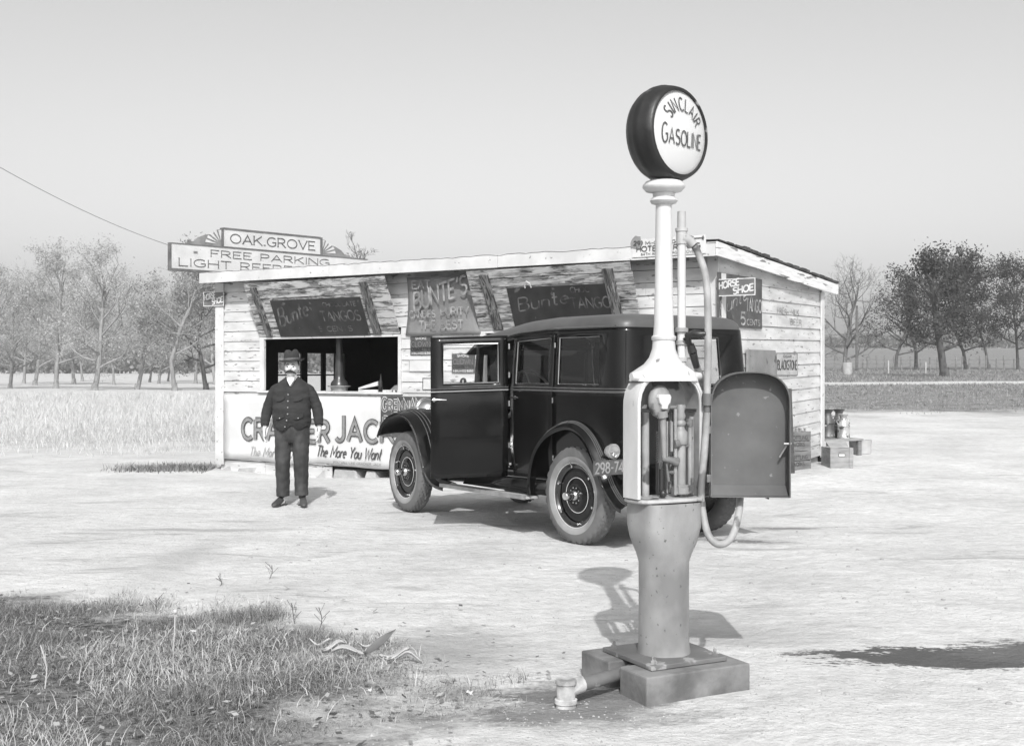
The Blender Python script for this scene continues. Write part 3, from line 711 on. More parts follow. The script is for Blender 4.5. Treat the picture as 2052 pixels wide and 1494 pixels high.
for t in (.3, 1.3, 2.4, 3.35):
    p_ = SD(t, .15, 0); gz = ground_z(p_.x, p_.y); MB().box(t - .16, t + .16, .03, .3, gz - .1, BOT + sidebot(t) - .002, SD).build("foundation_stone", stone, stand, bevel=.02)
# painted words on the end wall
mb = MB(); x0, z0 = SW(1558, 628, .03); x1, z1 = SW(1601, 628, .03); text(mb, "FRESH MILK", SD, x0, z0, x1 - x0, .075, .17, off=.029, jit=.1); mb.build("painted_words", ink_faint, stand); mb = MB()
x0, z0 = SW(1584, 650, .03); x1, _ = SW(1607, 650, .03); text(mb, "BEER", SD, x0, z0, x1 - x0, .075, .17, off=.029)
mb.build("painted_words", ink_faint, stand)

def lifted_shutter(xb0, xb1, xt0, xt1, zb, zt, out, sx0, sx1, sz0, sz1, battens, m1, m2, signm, nb=7):
    """shutter hinged over the opening and hooked up under the eave; local x along, z up its slope"""
    zt_ = zt - zb; L_ = math.hypot(zt_, out - .05)
    up = (Vector((0, 0, 1)) * zt_ + fn * (out - .05)).normalized(); o = FR(xb0, -.05, zb)
    back = fd.cross(up); back = back if back.dot(se) > 0 else -back
    fr = F(o, fd, back, up); W_ = xb1 - xb0; S = L_ / nb
    me_v, me_f, uvs = [], [], []
    mb = MB(); q = random.Random(int(W_ * 100))
    for i in range(nb):
        th = .018 + q.uniform(0, .003)
        mb.box(0, W_ + q.uniform(-.008, .008), 0, th, i * S + .005, (i + 1) * S - .005, fr)
    o_ = mb.build("shutter", m1, stand)
    uvmap(o_, fr, (1, 0, 2))
    for (a, b, wdt) in battens:                          # a: x at bottom, b: x at top
        mb = MB(); zlo, zhi = .02, L_ - .06
        mb.hexa([fr(a, -.026, zlo), fr(a + wdt, -.026, zlo), fr(a + wdt, -.001, zlo), fr(a, -.001, zlo), fr(b, -.026, zhi), fr(b + wdt, -.026, zhi), fr(b + wdt, -.001, zhi), fr(b, -.001, zhi)])
        bt = mb.build("batten", m2, o_, bevel=.003); uvmap(bt, fr, (0, 1, 2))
    return o_, fr, L_, W_
def uvmap(o, fr, mode):
    """simple planar UVs in metres for wood grain; mode swaps so U follows the grain"""
    me = o.data; uv = me.uv_layers.new(name="grain"); M = np.array(WM.get(o.name, Matrix.Identity(4)))
    r_ = random.Random(5); fo = np.array(fr.o); ax = np.array(fr.x); az = np.array(fr.z)
    co = np.zeros(len(me.vertices) * 3); me.vertices.foreach_get("co", co); co = co.reshape(-1, 3) @ M[:3, :3].T + M[:3, 3] - fo
    a = co @ ax; b = co @ az; arr = np.zeros((len(me.loops), 2))
    for p in me.polygons:
        isl = p.vertices[0] // 8
        for li in p.loop_indices:
            vi = me.loops[li].vertex_index
            arr[li] = (a[vi] + isl * 7.3, b[vi] + isl * 3.17) if mode[0] == 1 else (b[vi], a[vi])
    uv.data.foreach_set("uv", arr.ravel())
wood_board = woodmat("worn_painted_boards", .46, .20, .03, .45)
wood_board2 = woodmat("bare_grained_boards", .42, .24, .035, .44, .9)
batten_m = woodmat("grained_batten", .3, .17, .03, .30, 1.2)
zt = 2.75
xa, zb = O1x0 - .0, O1z1; tw = FW(480, 560, .26)[0]; tw1 = FW(775, 550, .26)[0]
W1 = O1x1 - O1x0
sh1, fr1, L1, W1 = lifted_shutter(O1x0, O1x1, 0, 0, O1z1 + .002, zt, .38, 0, 0, 0, 0, [(.17, .13, .12), (W1 - .44, W1 - .46, .14)], wood_board, batten_m, dark_sign)
W2 = O2x1 - O2x0
sh2, fr2, L2, W2 = lifted_shutter(O2x0, O2x1, 0, 0, O2z1 + .002, zt, .36, 0, 0, 0, 0, [(.24, .19, .14), (W2 - .35, W2 - .38, .14)], wood_board2, batten_m, dark_sign, 7)

# ------------------------------------------------------------------ signs on the stand
def board_sign(name, label, fr, x0, x1, z0, z1, y, th, m, words, inkm, border=None, skew=0., group=None, cat="sign", bend=0.):
    """flat sign lying y out from its wall plane; words = list of text() argument dicts"""
    o = fr((x0 + x1) / 2, -y, z0); mb = MB(); n = 8
    rows = []
    for j in range(n + 1):
        zz = z0 + (z1 - z0) * j / n
        rows.append([fr(x0 + (x1 - x0) * i / n, -y - bend * math.sin(math.pi * i / n) * (1 - j / n), zz + skew * (x1 - x0) * i / n) for i in range(n + 1)])
    mb.grid(rows)
    s = mb.build(name, m, origin=o, solid=th) if not words and border is None else None
    if s is None:
        s = thing(name, label, cat, tuple(o), 0)
        pl_ = mb.build("panel", m, s, solid=th)
    props(s, label, cat, group)
    f2 = F(fr(x0, -y - th / 2, z0), fr.x, fr.y, fr.z)
    if words:
        for w_ in words:
            mb = MB(); text(mb, fr=f2, **w_); mb.build("lettering", inkm, s)
    if border:
        bw_, bm_ = border; mb = MB(); W_, H_ = x1 - x0, z1 - z0; e = .004
        for (a, b, c_, d) in ((0, W_, 0, bw_), (0, W_, H_ - bw_, H_), (0, bw_, bw_, H_ - bw_), (W_ - bw_, W_, bw_, H_ - bw_)):
            mb.hexa([f2(a, -e, c_ + skew * a), f2(b, -e, c_ + skew * b), f2(b, -.0005, c_ + skew * b), f2(a, -.0005, c_ + skew * a), f2(a, -e, d + skew * a), f2(b, -e, d + skew * b), f2(b, -.0005, d + skew * b), f2(a, -.0005, d + skew * a)])
        mb.build("border", bm_, s)
    return s
# tin signs inside the lifted shutters
def xs_on(fr, px, py):                                   # intersect pixel ray with the shutter plane
    d = P(px, py, 10.) - Vector((0, 0, EYE)); nrm = fr.y; t = (fr.o - Vector((0, 0, EYE))).dot(nrm) / d.dot(nrm)
    p_ = Vector((0, 0, EYE)) + d * t - fr.o; return p_.dot(fr.x), p_.dot(fr.z)
a0, b0 = xs_on(fr1, 562, 669); a1, _ = xs_on(fr1, 742, 665); _, b1 = xs_on(fr1, 540, 602)
H_ = b1 - b0
board_sign("tin_sign", "dark tin candy sign reading Bunte on the lifted left shutter", fr1, a0, a1, .0, b1, .012, .003, dark_sign,
    [dict(s="Bunte", x0=.07, z0=b1 * .28, wid=.62, h=b1 * .42, wt=.13, slant=.15, tilt=.28, hs=[1.15, 1, 1, 1, 1], off=.004),
     dict(s="CHOCOLATE", x0=(a1 - a0) * .58, z0=b1 * .78, wid=(a1 - a0) * .36, h=b1 * .11, wt=.16, off=.004),
     dict(s="TANGOS", x0=(a1 - a0) * .53, z0=b1 * .40, wid=(a1 - a0) * .42, h=b1 * .26, wt=.14, off=.004),
     dict(s="5 CENTS", x0=(a1 - a0) * .47, z0=b1 * .13, wid=(a1 - a0) * .36, h=b1 * .13, wt=.15, off=.004)], ink_worn2)
a0, b0 = xs_on(fr2, 1030, 640); a1, _ = xs_on(fr2, 1244, 632); _, b1 = xs_on(fr2, 1130, 571)
board_sign("tin_sign", "nearly black tin candy sign on the lifted shutter above the car", fr2, a0, a1, .03, b1, .012, .003, dark_sign,
    [dict(s="Bunte", x0=.12, z0=b1 * .4, wid=.75, h=b1 * .3, wt=.12, slant=.15, tilt=.12, off=.004),
     dict(s="CHOC", x0=(a1 - a0) * .6, z0=b1 * .78, wid=(a1 - a0) * .17, h=b1 * .12, wt=.16, off=.004),
     dict(s="TANGO", x0=(a1 - a0) * .58, z0=b1 * .42, wid=(a1 - a0) * .36, h=b1 * .24, wt=.14, off=.004)], ink_worn2)
mb = MB(); xh, zh = xs_on(fr2, 1059, 571)
for s_ in (-1, 1): mb.tube([fr2(xh + s_ * .045, -.02, zh - .03), fr2(xh + s_ * .04, -.03, zh + .03), fr2(xh, -.03, zh + .06)], .009, 6)
mb.build("hook", mat("worn_hook", .4, .6, .5), sh2)
# cloth poster hung between the shutters
x0, zt_ = FW(813, 556, .12); x1, _ = FW(948, 552, .12); xb0, zb_ = FW(812, 672, .05); xb1, _ = FW(964, 668, .05)
rows = []; n = 14
for j in range(n + 1):
    t = j / n; row = []
    for i in range(n + 1):
        s_ = i / n; wv = .02 * math.sin(s_ * math.pi) * (1 - t) + .012 * math.sin(s_ * 9 + t * 3)
        edge = .03 * math.sin(math.pi * t)
        row.append(FR((xb0 + edge) + ((xb1 - edge) - (xb0 + edge)) * s_ + (x0 - xb0 + .02) * t * (1 - s_) + (x1 - xb1) * t * s_, -(.045 + .075 * t ** 2 + wv), zb_ + (zt_ - zb_) * t + .035 * t * s_ * 0 - .015 * math.sin(math.pi * s_) * t))
    rows.append(row)
poster = thing("cloth_poster", "grey cloth advertising poster hanging between the two lifted shutters", "poster", tuple(FR((xb0 + xb1) / 2, -.05, zb_)))
mb = MB(); mb.grid(rows); mb.build("cloth", cloth_sign, poster, smooth=180, solid=.002)
fp = F(FR(xb0, -.05, zb_), fd, se, (Vector((0, 0, 1)) * (zt_ - zb_) + fn * .075).normalized()); WW, HH = xb1 - xb0, zt_ - zb_
mb = MB(); d = dict(off=.036)
text(mb, "EAT", fp, .20, HH * .80, WW * .24, HH * .13, .16, serif=.08, **d)
text(mb, "BUNTE'S", fp, WW * .17, HH * .42, WW * .70, HH * .30, .13, tilt=.24, serif=.05, **d)
text(mb, "CANDIES", fp, WW * .10, HH * .30, WW * .34, HH * .12, .14, **d)
text(mb, "PURITY", fp, WW * .52, HH * .33, WW * .36, HH * .13, .16, serif=.06, **d)
text(mb, "THE BEST", fp, WW * .22, HH * .10, WW * .58, HH * .14, .15, **d)
mb.build("lettering", mat("poster_letters", .18, .34, .6, 7, lo=.42, hi=.62), poster)

def clown(px0, py0, px1, py1, label):
    x0, z0 = FW(px0, py1, .035); x1, z1 = FW(px1, py0, .035); W_, H_ = x1 - x0, z1 - z0
    return board_sign("cigarette_sign", label, FR, x0, x1, z0, z1, .032, .003, grey_sign,
        [dict(s="SMOKE", x0=W_ * .25, z0=H_ * .83, wid=W_ * .5, h=H_ * .11, wt=.2, off=.004),
         dict(s="A BALANCED BLEND", x0=W_ * .07, z0=H_ * .06, wid=W_ * .86, h=H_ * .10, wt=.18, off=.004)], ink_light, None)
def clown_dark(s, px0, py0, px1, py1):
    x0, z0 = FW(px0, py1, .035); x1, z1 = FW(px1, py0, .035); W_, H_ = x1 - x0, z1 - z0; f2 = F(FR(x0, -.034, z0), FR.x, FR.y, FR.z); mb = MB()
    text(mb, "CLOWN", f2, W_ * .08, H_ * .46, W_ * .84, H_ * .25, .3, off=.004); text(mb, "CIGARETTES", f2, W_ * .05, H_ * .25, W_ * .9, H_ * .14, .26, off=.004)
    mb.build("dark_lettering", mat("sign_mid_grey", .012, .02, .5), s)
    mb = MB(); text(mb, "CLOWN", f2, W_ * .08, H_ * .46, W_ * .84, H_ * .25, .12, off=.007); mb.build("inline_lettering", mat("inline_grey", .22, .3, .5), s)
s = clown(822, 673, 866, 712, "grey cigarette sign reading Clown beside the open counter"); clown_dark(s, 822, 673, 866, 712)
s = clown(905, 708, 952, 747, "grey cigarette sign reading Clown seen through the open car door window"); clown_dark(s, 905, 708, 952, 747)
def small_sign(label, px0, py0, px1, py1, m, bm_, words=None, off=.03, name="small_sign"):
    x0, z0 = FW(px0, py1, off); x1, z1 = FW(px1, py0, off)
    W_, H_ = x1 - x0, z1 - z0
    ws = [dict(s=a, x0=W_ * b, z0=H_ * c_, wid=W_ * d_, h=H_ * e_, wt=.16, off=.004) for (a, b, c_, d_, e_) in (words or [])]
    return board_sign(name, label, FR, x0, x1, z0, z1, off, .003, m, ws, ink_grey, (.010, bm_))
small_sign("blank white placard with a thin worn border under the cigarette sign", 820, 720, 864, 744, sign_white, mat("thin_grey", .3, .4))
small_sign("white sign with a black border half hidden behind the open car door", 847, 757, 884, 781, sign_white, ink)
# round emblem seen through the door window
x0, z0 = FW(928, 765, .03); em = thing("round_sign", "small round dark emblem on the wall below the cigarette sign in the car door window", "sign", tuple(FR(x0, -.03, z0 - .055)))
fe = F(FR(x0, -.03, z0), fd, Vector((0, 0, 1)), -se); mb = MB(); mb.lathe([(.0, .0), (.055, .0), (.055, .006), (0, .006)], 20, F(FR(x0, -.022, z0), fd, Vector((0, 0, 1)), fn)); mb.build("disc", dark_sign, em)
mb = MB(); text(mb, "I", F(FR(x0, -.029, z0), fd, se, (0, 0, 1)), -.006, -.03, .012, .06, .2); mb.build("mark", ink_light, em)
# banner along the lower wall
x0, z0 = FW(458, 932, .04); x1, z1 = FW(458, 796, .04); XE = FW(1120, 800, .04)[0]
z0b = .13
ban = thing("cloth_banner", "long white painted banner reading Cracker Jack along the foot of the stand", "banner", tuple(FR(XE / 2, -.04, .1)))
rows = []; n = 40
for j in range(9):
    t = j / 8; rows.append([FR(.14 + (XE - .14) * i / n, -.042 - .008 * math.sin(i * .9) * (1 - t) - .004 * math.sin(i * 2.2 + j), (z0b + .018 * math.sin(i * .55)) * (1 - t) + (LOWT + .02) * t) for i in range(n + 1)])
mb = MB(); mb.grid(rows); mb.build("cloth", sign_white2, ban, smooth=180, solid=.002)
def fwline(s, px0, px1, py0, py1, wt, **k):              # words between two pixels on the banner
    a, za = FW(px0, py1, .05); b, zb_ = FW(px1, py1, .05); _, zt_ = FW((px0 + px1) / 2, py0, .05); zm = (za + zb_) / 2
    text(mb, s, F(FR(0, -.046, 0), fd, se, (0, 0, 1)), a, zm, b - a, zt_ - zm, wt, **k)
FO = .012
mb = MB(); fwline("CRACKER", 487, 660, 842, 882, .26, off=FO, gap=.2); fwline("JACK", 674, 790, 841, 884, .24, off=FO, hs=[1.18, .95, .95, .95], gap=.2)
mb.build("outline_lettering", mat("letter_outline", .03, .05), ban)
mb = MB(); fwline("CRACKER", 487, 660, 842, 882, .17, off=FO + .004, gap=.2); fwline("JACK", 674, 790, 841, 884, .155, off=FO + .004, hs=[1.18, .95, .95, .95], gap=.2)
mb.build("lettering", ink_grey, ban)
mb = MB(); fwline("The More You Eat", 500, 612, 897, 915, .10, slant=.3, off=FO); mb.build("worn_small_lettering", ink_faint, ban)
mb = MB(); fwline("The More You Want", 634, 763, 895, 917, .13, slant=.3, off=FO, gap=.13); mb.build("small_lettering", ink, ban)
mb = MB(); fwline("YOU WILL LIKE CRACKER JACK", 668, 764, 926, 930, .2, off=FO); mb.build("fine_lettering", ink_grey, ban)
# Grennan's sign
x0, z0 = FW(763, 874, .06); x1, z1 = FW(880, 795, .06); W_, H_ = x1 - x0, z1 - z0
s = board_sign("bakery_sign", "dark sign with light outlined letters reading Grennan's behind the car fender", FR, x0, x1, z0, z1, .062, .003, mat("grennan_sign", .05, .08, .5, 5, spots=(.14, 10, .65)),
    [dict(s="GRENNAN'S", x0=.03, z0=H_ * .64, wid=W_ * .8, h=H_ * .27, wt=.30, off=.004, hs=[1.15] + [.92] * 8, tilt=.02), dict(s="BREAD", x0=.06, z0=H_ * .22, wid=W_ * .52, h=H_ * .27, wt=.28, off=.004)], mat("letter_edge", .5, .6))
f2 = F(FR(x0, -.0635, z0), FR.x, FR.y, FR.z); mb = MB()
text(mb, "GRENNAN'S", f2, .03, H_ * .64, W_ * .8, H_ * .27, .17, off=.008, hs=[1.15] + [.92] * 8, tilt=.02); text(mb, "BREAD", f2, .06, H_ * .22, W_ * .52, H_ * .27, .16, off=.008)
mb.build("letter_fill", mat("letter_fill", .09, .14), s)
# flange signs at both corners: slanted band with words, triangles of darker tin
def flange(label, px0, px1, py0, py1, u_fix, out, flip=False):
    x0, z0 = FW(px0, py1, out); x1, z1 = FW(px1, py0, out); W_, H_ = x1 - x0, z1 - z0; f2 = F(FR(x0, -out, z0), fd, se, (0, 0, 1))
    t = thing("tin_flange_sign", label, "sign", tuple(f2(W_ / 2, 0, 0)))
    MB().box(0, W_, -.002, .002, 0, H_, f2).build("panel", mat("flange_tin", .10, .16, .45, 5, spots=(.05, 8, .66)), t)
    mb = MB(); k = dict(off=.005)
    text(mb, "HORSE", f2, W_ * .06, H_ * .42, W_ * .52, H_ * .37, .24, tilt=.16, serif=.09, **k); text(mb, "SHOE", f2, W_ * .43, H_ * .09, W_ * .52, H_ * .37, .24, tilt=.16, serif=.09, **k)
    mb.build("lettering", ink_light, t)
    mb = MB(); e = .006; b = .01
    for (a, c_, d, g_) in ((0, W_, 0, b), (0, W_, H_ - b, H_), (0, b, b, H_ - b), (W_ - b, W_, b, H_ - b)): mb.box(a, c_, -e, -.0025, d, g_, f2)
    mb.build("border", ink_light, t)
    MB().tube([f2(0 if not flip else W_, .01, H_ * .8), f2(-.05 if not flip else W_ + .05, .2, H_ * .8)], .006, 6).build("bracket", iron, t)
    return t
flange("grey tin sign reading Horse Shoe sticking out from the right front corner of the stand", 1437, 1514, 556, 594, LF, .07)
flange("small tin sign reading Horse Shoe sticking out from the left front corner of the stand", 408, 449, 583, 614, 0, .07, True)
# tango sign on the end wall
x0, z0 = SW(1437, 652, .035); x1, z1 = SW(1527, 560, .035); W_, H_ = x1 - x0, z1 - z0
x1b = x1
s = board_sign("tin_sign", "dark grey tin sign reading Tango 5 cents high on the end wall", SD, x0, x1, z0, z1, .034, .003, mat("tango_tin", .055, .09, .5, 6, spots=(.13, 9, .64)),
    [dict(s="Bunte", x0=W_ * .04, z0=H_ * .16, wid=W_ * .6, h=H_ * .3, wt=.08, slant=.2, tilt=.3, off=.004), dict(s="TANGO", x0=W_ * .62, z0=H_ * .33, wid=W_ * .36, h=H_ * .24, wt=.16, off=.004),
     dict(s="5", x0=W_ * .5, z0=H_ * .05, wid=W_ * .1, h=H_ * .24, wt=.18, off=.004), dict(s="CENTS", x0=W_ * .64, z0=H_ * .06, wid=W_ * .3, h=H_ * .11, wt=.2, off=.004)], mat("tango_letters", .22, .45, .5, 9, lo=.42, hi=.6))
# cigar sign, plain board, leaning stick
x0, z0 = SW(1556, 752, .035); x1, z1 = SW(1598, 708, .035); W_, H_ = x1 - x0, z1 - z0
board_sign("cigar_sign", "pale tin sign reading Blackstone on the end wall", SD, x0, x1, z0, z1, .034, .003, mat("cigar_tin", .34, .46, .5, 6, spots=(.2, 12, .62)),
    [dict(s="BLACKSTONE", x0=W_ * .04, z0=H_ * .27, wid=W_ * .92, h=H_ * .4, wt=.17, off=.004), dict(s="CIGAR", x0=W_ * .3, z0=H_ * .8, wid=W_ * .4, h=H_ * .1, wt=.2, off=.004)], ink, (.008, ink_grey))
x0, z0 = SW(1497, 760, .06); x1, z1 = SW(1552, 702, .06)
mb = MB(); mb.prism([(x0, z0 - .25), (x1 + .02, z0 - .25), (x1 + .06, (z0 + z1) / 2 + .05), (x1, z1), (x0, z1 + .0)], -.075, -.045, SD)
o = mb.build("grey_board", mat("grey_board_paint", .17, .24, .7, 4, spots=(.09, 7, .62)), origin=SD((x0 + x1) / 2, -.05, z0 - .25), bevel=.004); props(o, "plain grey board fixed to the end wall left of the cigar sign", "board")
xq, zq = SW(1584, 778, .1); pq = SD(xq, -.12, 0); mb = MB(); mb.box(-.02, .02, -.02, .02, ground_z(pq.x, pq.y) - .01, zq, F(SD(xq, -.14, 0), se, -fd, (Vector((0, 0, 1)) - fd * .04)))
o = mb.build("wooden_stick", mat("dark_stick", .05, .09, .8), origin=SD(xq, -.14, 0), bevel=.003); props(o, "thin dark stick leaning upright against the end wall behind the pump door", "stick")
# hotel sign standing on the front edge of the roof
x0, z0 = FW(1266, 516, OH + .04); x1, z1 = FW(1414, 470, OH + .04); W_, H_ = x1 - x0, z1 - z0
hs = board_sign("hotel_sign", "white hotel direction sign reading Hotel Pershing on the roof edge", FR, x0, x1, z0, z1, OH + .03, .006, sign_white,
    [dict(s="Mi-CHICAGO", x0=W_ * .19, z0=H_ * .67, wid=W_ * .48, h=H_ * .17, wt=.18, off=.006), dict(s="HOTEL PERSHING", x0=W_ * .07, z0=H_ * .31, wid=W_ * .86, h=H_ * .27, wt=.2, off=.006),
     dict(s="64TH AND COTTAGE GROVE", x0=W_ * .13, z0=H_ * .08, wid=W_ * .72, h=H_ * .14, wt=.16, off=.006), dict(s="29)", x0=W_ * .03, z0=H_ * .68, wid=W_ * .12, h=H_ * .22, wt=.2, off=.012)], ink)
f2 = F(FR(x0, -OH - .033, z0), fd, se, (0, 0, 1)); mb = MB(); az_ = H_ * .84
stroke_poly(mb, [(W_ * .80, az_), (W_ * .96, az_)], .012, lambda a, b: f2(a, -.006, b)); mb.add([f2(W_ * .79, -.0065, az_), f2(W_ * .84, -.0065, az_ + .028), f2(W_ * .84, -.0065, az_ - .028)], [(0, 1, 2)])
mb.add([f2(W_ * .94, -.0068, az_), f2(W_ * .97, -.0068, az_ + .03), f2(W_ * .98, -.0068, az_), f2(W_ * .97, -.0068, az_ - .03)], [(0, 1, 2, 3)]); mb.build("arrow", ink, hs)
mb = MB(); r = random.Random(2); mb.add([f2(W_ * .065 + (.075 + r.uniform(-.012, .012)) * math.cos(a_ * .45), -.004, H_ * .8 + (.085 + r.uniform(-.015, .015)) * math.sin(a_ * .45)) for a_ in range(14)], [tuple(range(14))])
mb.build("repainted_patch", mat("patch_grey", .2, .28), hs)

# ------------------------------------------------------------------ things on the counter
cz = O1z0 + .028
def onc(px, y): o = A + se * y; k = (px - 1026) / FPX; return (k * o.y - o.x) / (fd.x - k * fd.y)
u = onc(744, .1); t = MB(); ff = F(FR(u, .12, cz), (fd * .94 + se * .34), (se * .94 - fd * .34))
t.box(-.17, .12, -.1, .1, 0, .03, ff); t.hexa([ff(-.17, -.1, .032), ff(.12, -.1, .09), ff(.12, .1, .09), ff(-.17, .1, .032), ff(-.17, -.1, .06), ff(.12, -.1, .15), ff(.12, .1, .15), ff(-.17, .1, .06)])
o = t.build("cardboard_box", mat("pale_card", .4, .6, .8, 5), origin=FR(u, .12, cz), bevel=.003); props(o, "open pale cardboard box lying tilted on the counter", "box")
u = onc(767, .1); o = MB().lathe([(.0, 0), (.033, 0), (.034, .02), (.034, .11), (.026, .15), (.013, .19), (.012, .235), (.016, .236), (.016, .25), (0, .25)], 14, F(FR(u, .06, cz))).build("bottle", mat("dark_bottle", .01, .02, .12), origin=FR(u, .06, cz), smooth=50); props(o, "single dark glass bottle standing on the counter", "bottle")
u = onc(786, .1); t = MB(); t.box(u - .11, u + .17, .02, .22, cz, cz + .03, FR); o = t.build("candy_tray", mat("tray_card", .42, .6, .8, 20, spots=(.05, 18, .56)), origin=FR(u, .1, cz), bevel=.003); props(o, "low tray of small goods on the counter beside the bottle", "tray")
t = MB(); ff = F(FR(u + .02, .2, cz + .031), fd, se); t.hexa([ff(-.1, -.05, 0), ff(.12, -.05, 0), ff(.12, .05, 0), ff(-.1, .05, 0), ff(-.06, .0, .06), ff(.13, 0, .09), ff(.13, .05, .09), ff(-.06, .05, .06)])
o = t.build("small_carton", mat("mid_card", .16, .22), origin=ff(0, 0, 0)); props(o, "small darker carton resting on the back of the candy tray", "box")
u = onc(680, .3); stv = thing("cook_stove", "black conical stove hood with a pale rimmed pan inside the counter opening", "stove", tuple(FR(u, .3, cz)))
MB().lathe([(.0, 0), (.12, 0), (.13, .06), (.17, .065), (.17, .08), (0, .08)], 20, F(FR(u, .3, cz))).build("pan", mat("pan_metal", .2, .35, .4, 6, metal=.4), stv, smooth=40)
MB().lathe([(.13, .082), (.12, .13), (.075, .18), (.07, .24), (.05, .55), (.045, .95), (0, .95)], 20, F(FR(u, .3, cz))).build("hood", mat("stove_black", .03, .05, .3), stv, smooth=40)

# ------------------------------------------------------------------ big grove sign behind the stand, on posts
SA = P(341, 512, 22.5); SB = P(735, 530, 25.9); gd = Vector((SB.x - SA.x, SB.y - SA.y, 0)); GL_ = gd.length; gd.normalize()
gn = Vector((-gd.y, gd.x, 0)); gn = gn if gn.y > 0 else -gn; G = F((SA.x, SA.y, 0), gd, gn)
zt_ = EYE + (742 - 487) * 22.5 / FPX; zb_ = EYE + (742 - 537) * 22.5 / FPX
gs = thing("grove_sign", "large white two tier board reading Oak Grove Free Parking behind the stand roof", "sign", tuple(G(GL_ / 2, 0, 0)))
MB().box(0, GL_, -.03, .03, zb_, zt_, G).build("lower_board", sign_white, gs)
def gx(px): k = (px - 1026) / FPX; return (k * G.o.y - G.o.x) / (gd.x - k * gd.y)
ux0, ux1 = gx(446), gx(640); yy = G(ux0).y; uz1 = EYE + (742 - 459) * yy / FPX; uz0 = zt_ + .012
MB().box(ux0, ux1, -.03, .03, uz0, uz1, G).build("upper_board", sign_white, gs)
mb = MB(); e = .035
for (a, b, c_, d) in ((-.03, GL_, zb_ - .05, zb_), (-.03, GL_, zt_, zt_ + .011), (-.03, 0, zb_, zt_), (ux0 - .04, ux0, uz0, uz1 + .02), (ux1, ux1 + .05, uz0, uz1 + .02), (ux0, ux1, uz1, uz1 + .03), (ux0, ux1, uz0 - .0, uz0 + .012)):
    mb.box(a, b, -.036 - e * .3, .04, c_, d, G)
mb.build("frame_molding", mat("sign_frame", .10, .16), gs)
mb = MB(); fG = F(G(0, -.031, 0), gd, gn)
text(mb, "OAK.GROVE", fG, ux0 + .16, uz0 + (uz1 - uz0) * .26, (ux1 - ux0) - .3, (uz1 - uz0) * .5, .12, serif=.11, off=.006)
Hh = zt_ - zb_; a, b = gx(421), gx(658); text(mb, "FREE PARKING", fG, a, zb_ + Hh * .58, b - a, Hh * .27, .12, serif=.11, off=.006)
a, b = gx(357), gx(715); text(mb, "LIGHT REFRESHMENT", fG, a, zb_ + Hh * .12, b - a, Hh * .3, .11, serif=.11, off=.006)
mb.build("lettering", mat("sign_letters", .07, .12), gs)
for (cx, sg) in ((ux0 - .04, -1), (ux1 + .05, 1)):       # scroll brackets with a sunburst
    prof = [(0, 0), (.78, 0), (.74, .09), (.6, .12), (.52, .26), (.34, .40), (.2, .44), (.08, .62), (0, .64)]
    poly = [(cx + sg * a, uz0 + b * (uz1 - uz0) / .66) for a, b in prof]; MB().prism(poly, -.02, .02, G).build("scroll_bracket", mat("bracket_grey", .16, .26), gs)
    mb = MB()
    for k_ in range(5):
        an = R(12 + 18 * k_); mb.prism([(cx + sg * (.1 * math.cos(an)), uz0 + .03 + .1 * math.sin(an)), (cx + sg * .36 * math.cos(an - .1), uz0 + .03 + .3 * math.sin(an - .1)), (cx + sg * .36 * math.cos(an + .1), uz0 + .03 + .3 * math.sin(an + .1))], -.028, -.021, G)
    mb.build("sunburst", sign_white, gs)
for px in (455, 690):
    u = gx(px); p_ = G(u, .1); MB().box(u - .07, u + .07, .04, .18, ground_z(p_.x, p_.y) - .1, uz1 if px < 500 else zt_, G).build("post", bark_grey, gs)
o = MB().box(gx(386), gx(394), -.038, -.031, zt_ - .16, zt_ - .12, G).build("dark_patch", ink_grey, gs)
# wire from the sign to the upper left
pts = [];  p0 = P(341, 492, 22.4); p1 = P(-260, 175, 15)
for i in range(31):
    t_ = i / 30; p_ = p0.lerp(p1, t_); p_.z -= .55 * 4 * t_ * (1 - t_) * .35; pts.append(p_)
o = MB().tube(pts, .0045, 5).build("guy_wire", mat("wire_dark", .12, .2), origin=p0); props(o, "thin sagging wire running from the grove sign up to the left", "wire")
# ------------------------------------------------------------------ the sedan. local x forward, y to its left (towards the camera), z up
CO = Vector((1.165, 10.38, 0)); cfw = Vector((-.577, .817, 0)).normalized(); clf = Vector((-cfw.y, cfw.x, 0))
C = F(CO, cfw, clf)
car = thing("sedan_car", "black boxy four door sedan with its front door open, parked before the stand", "car", tuple(CO), math.atan2(cfw.y, cfw.x))
HWB = .755; WB = 2.85; RW = .423; XR = -.60; XA = 1.60
ZS = [.50, .60, .80, 1.05, 1.26, 1.29, 1.32, 1.36, 1.55, 1.765, 1.80, 1.835]
def insz(z): return pl(z, [(.5, .05), (.6, .02), (.8, 0), (1.3, 0), (1.36, .012), (1.835, .045)])
ROOF = [(.047, 1.86), (.058, 1.89), (.085, 1.92), (.13, 1.94), (.20, 1.953), (.35, 1.963), (.55, 1.97), (.755, 1.97)]
def droop(x, z): return z - .13 * sst(.55, 1.75, x) * sst(1.3, 1.95, z) ** 1.0
def plan(u):                                            # u 0..: near side from front to rear, round the back, up the far side
    cr = .15; L1_ = XA - (XR + cr); Lc = cr * math.pi / 2; L2_ = 2 * (HWB - cr)
    if u <= L1_: return (XA - u, HWB)
    u -= L1_
    if u <= Lc: a = u / cr; return (XR + cr - cr * math.sin(a), HWB - cr + cr * math.cos(a))
    u -= Lc
    if u <= L2_: return (XR, HWB - cr - u)
    u -= L2_
    if u <= Lc: a = u / cr; return (XR + cr - cr * math.cos(a), -(HWB - cr) - cr * math.sin(a))
    return (XR + cr + (u - Lc), -HWB)
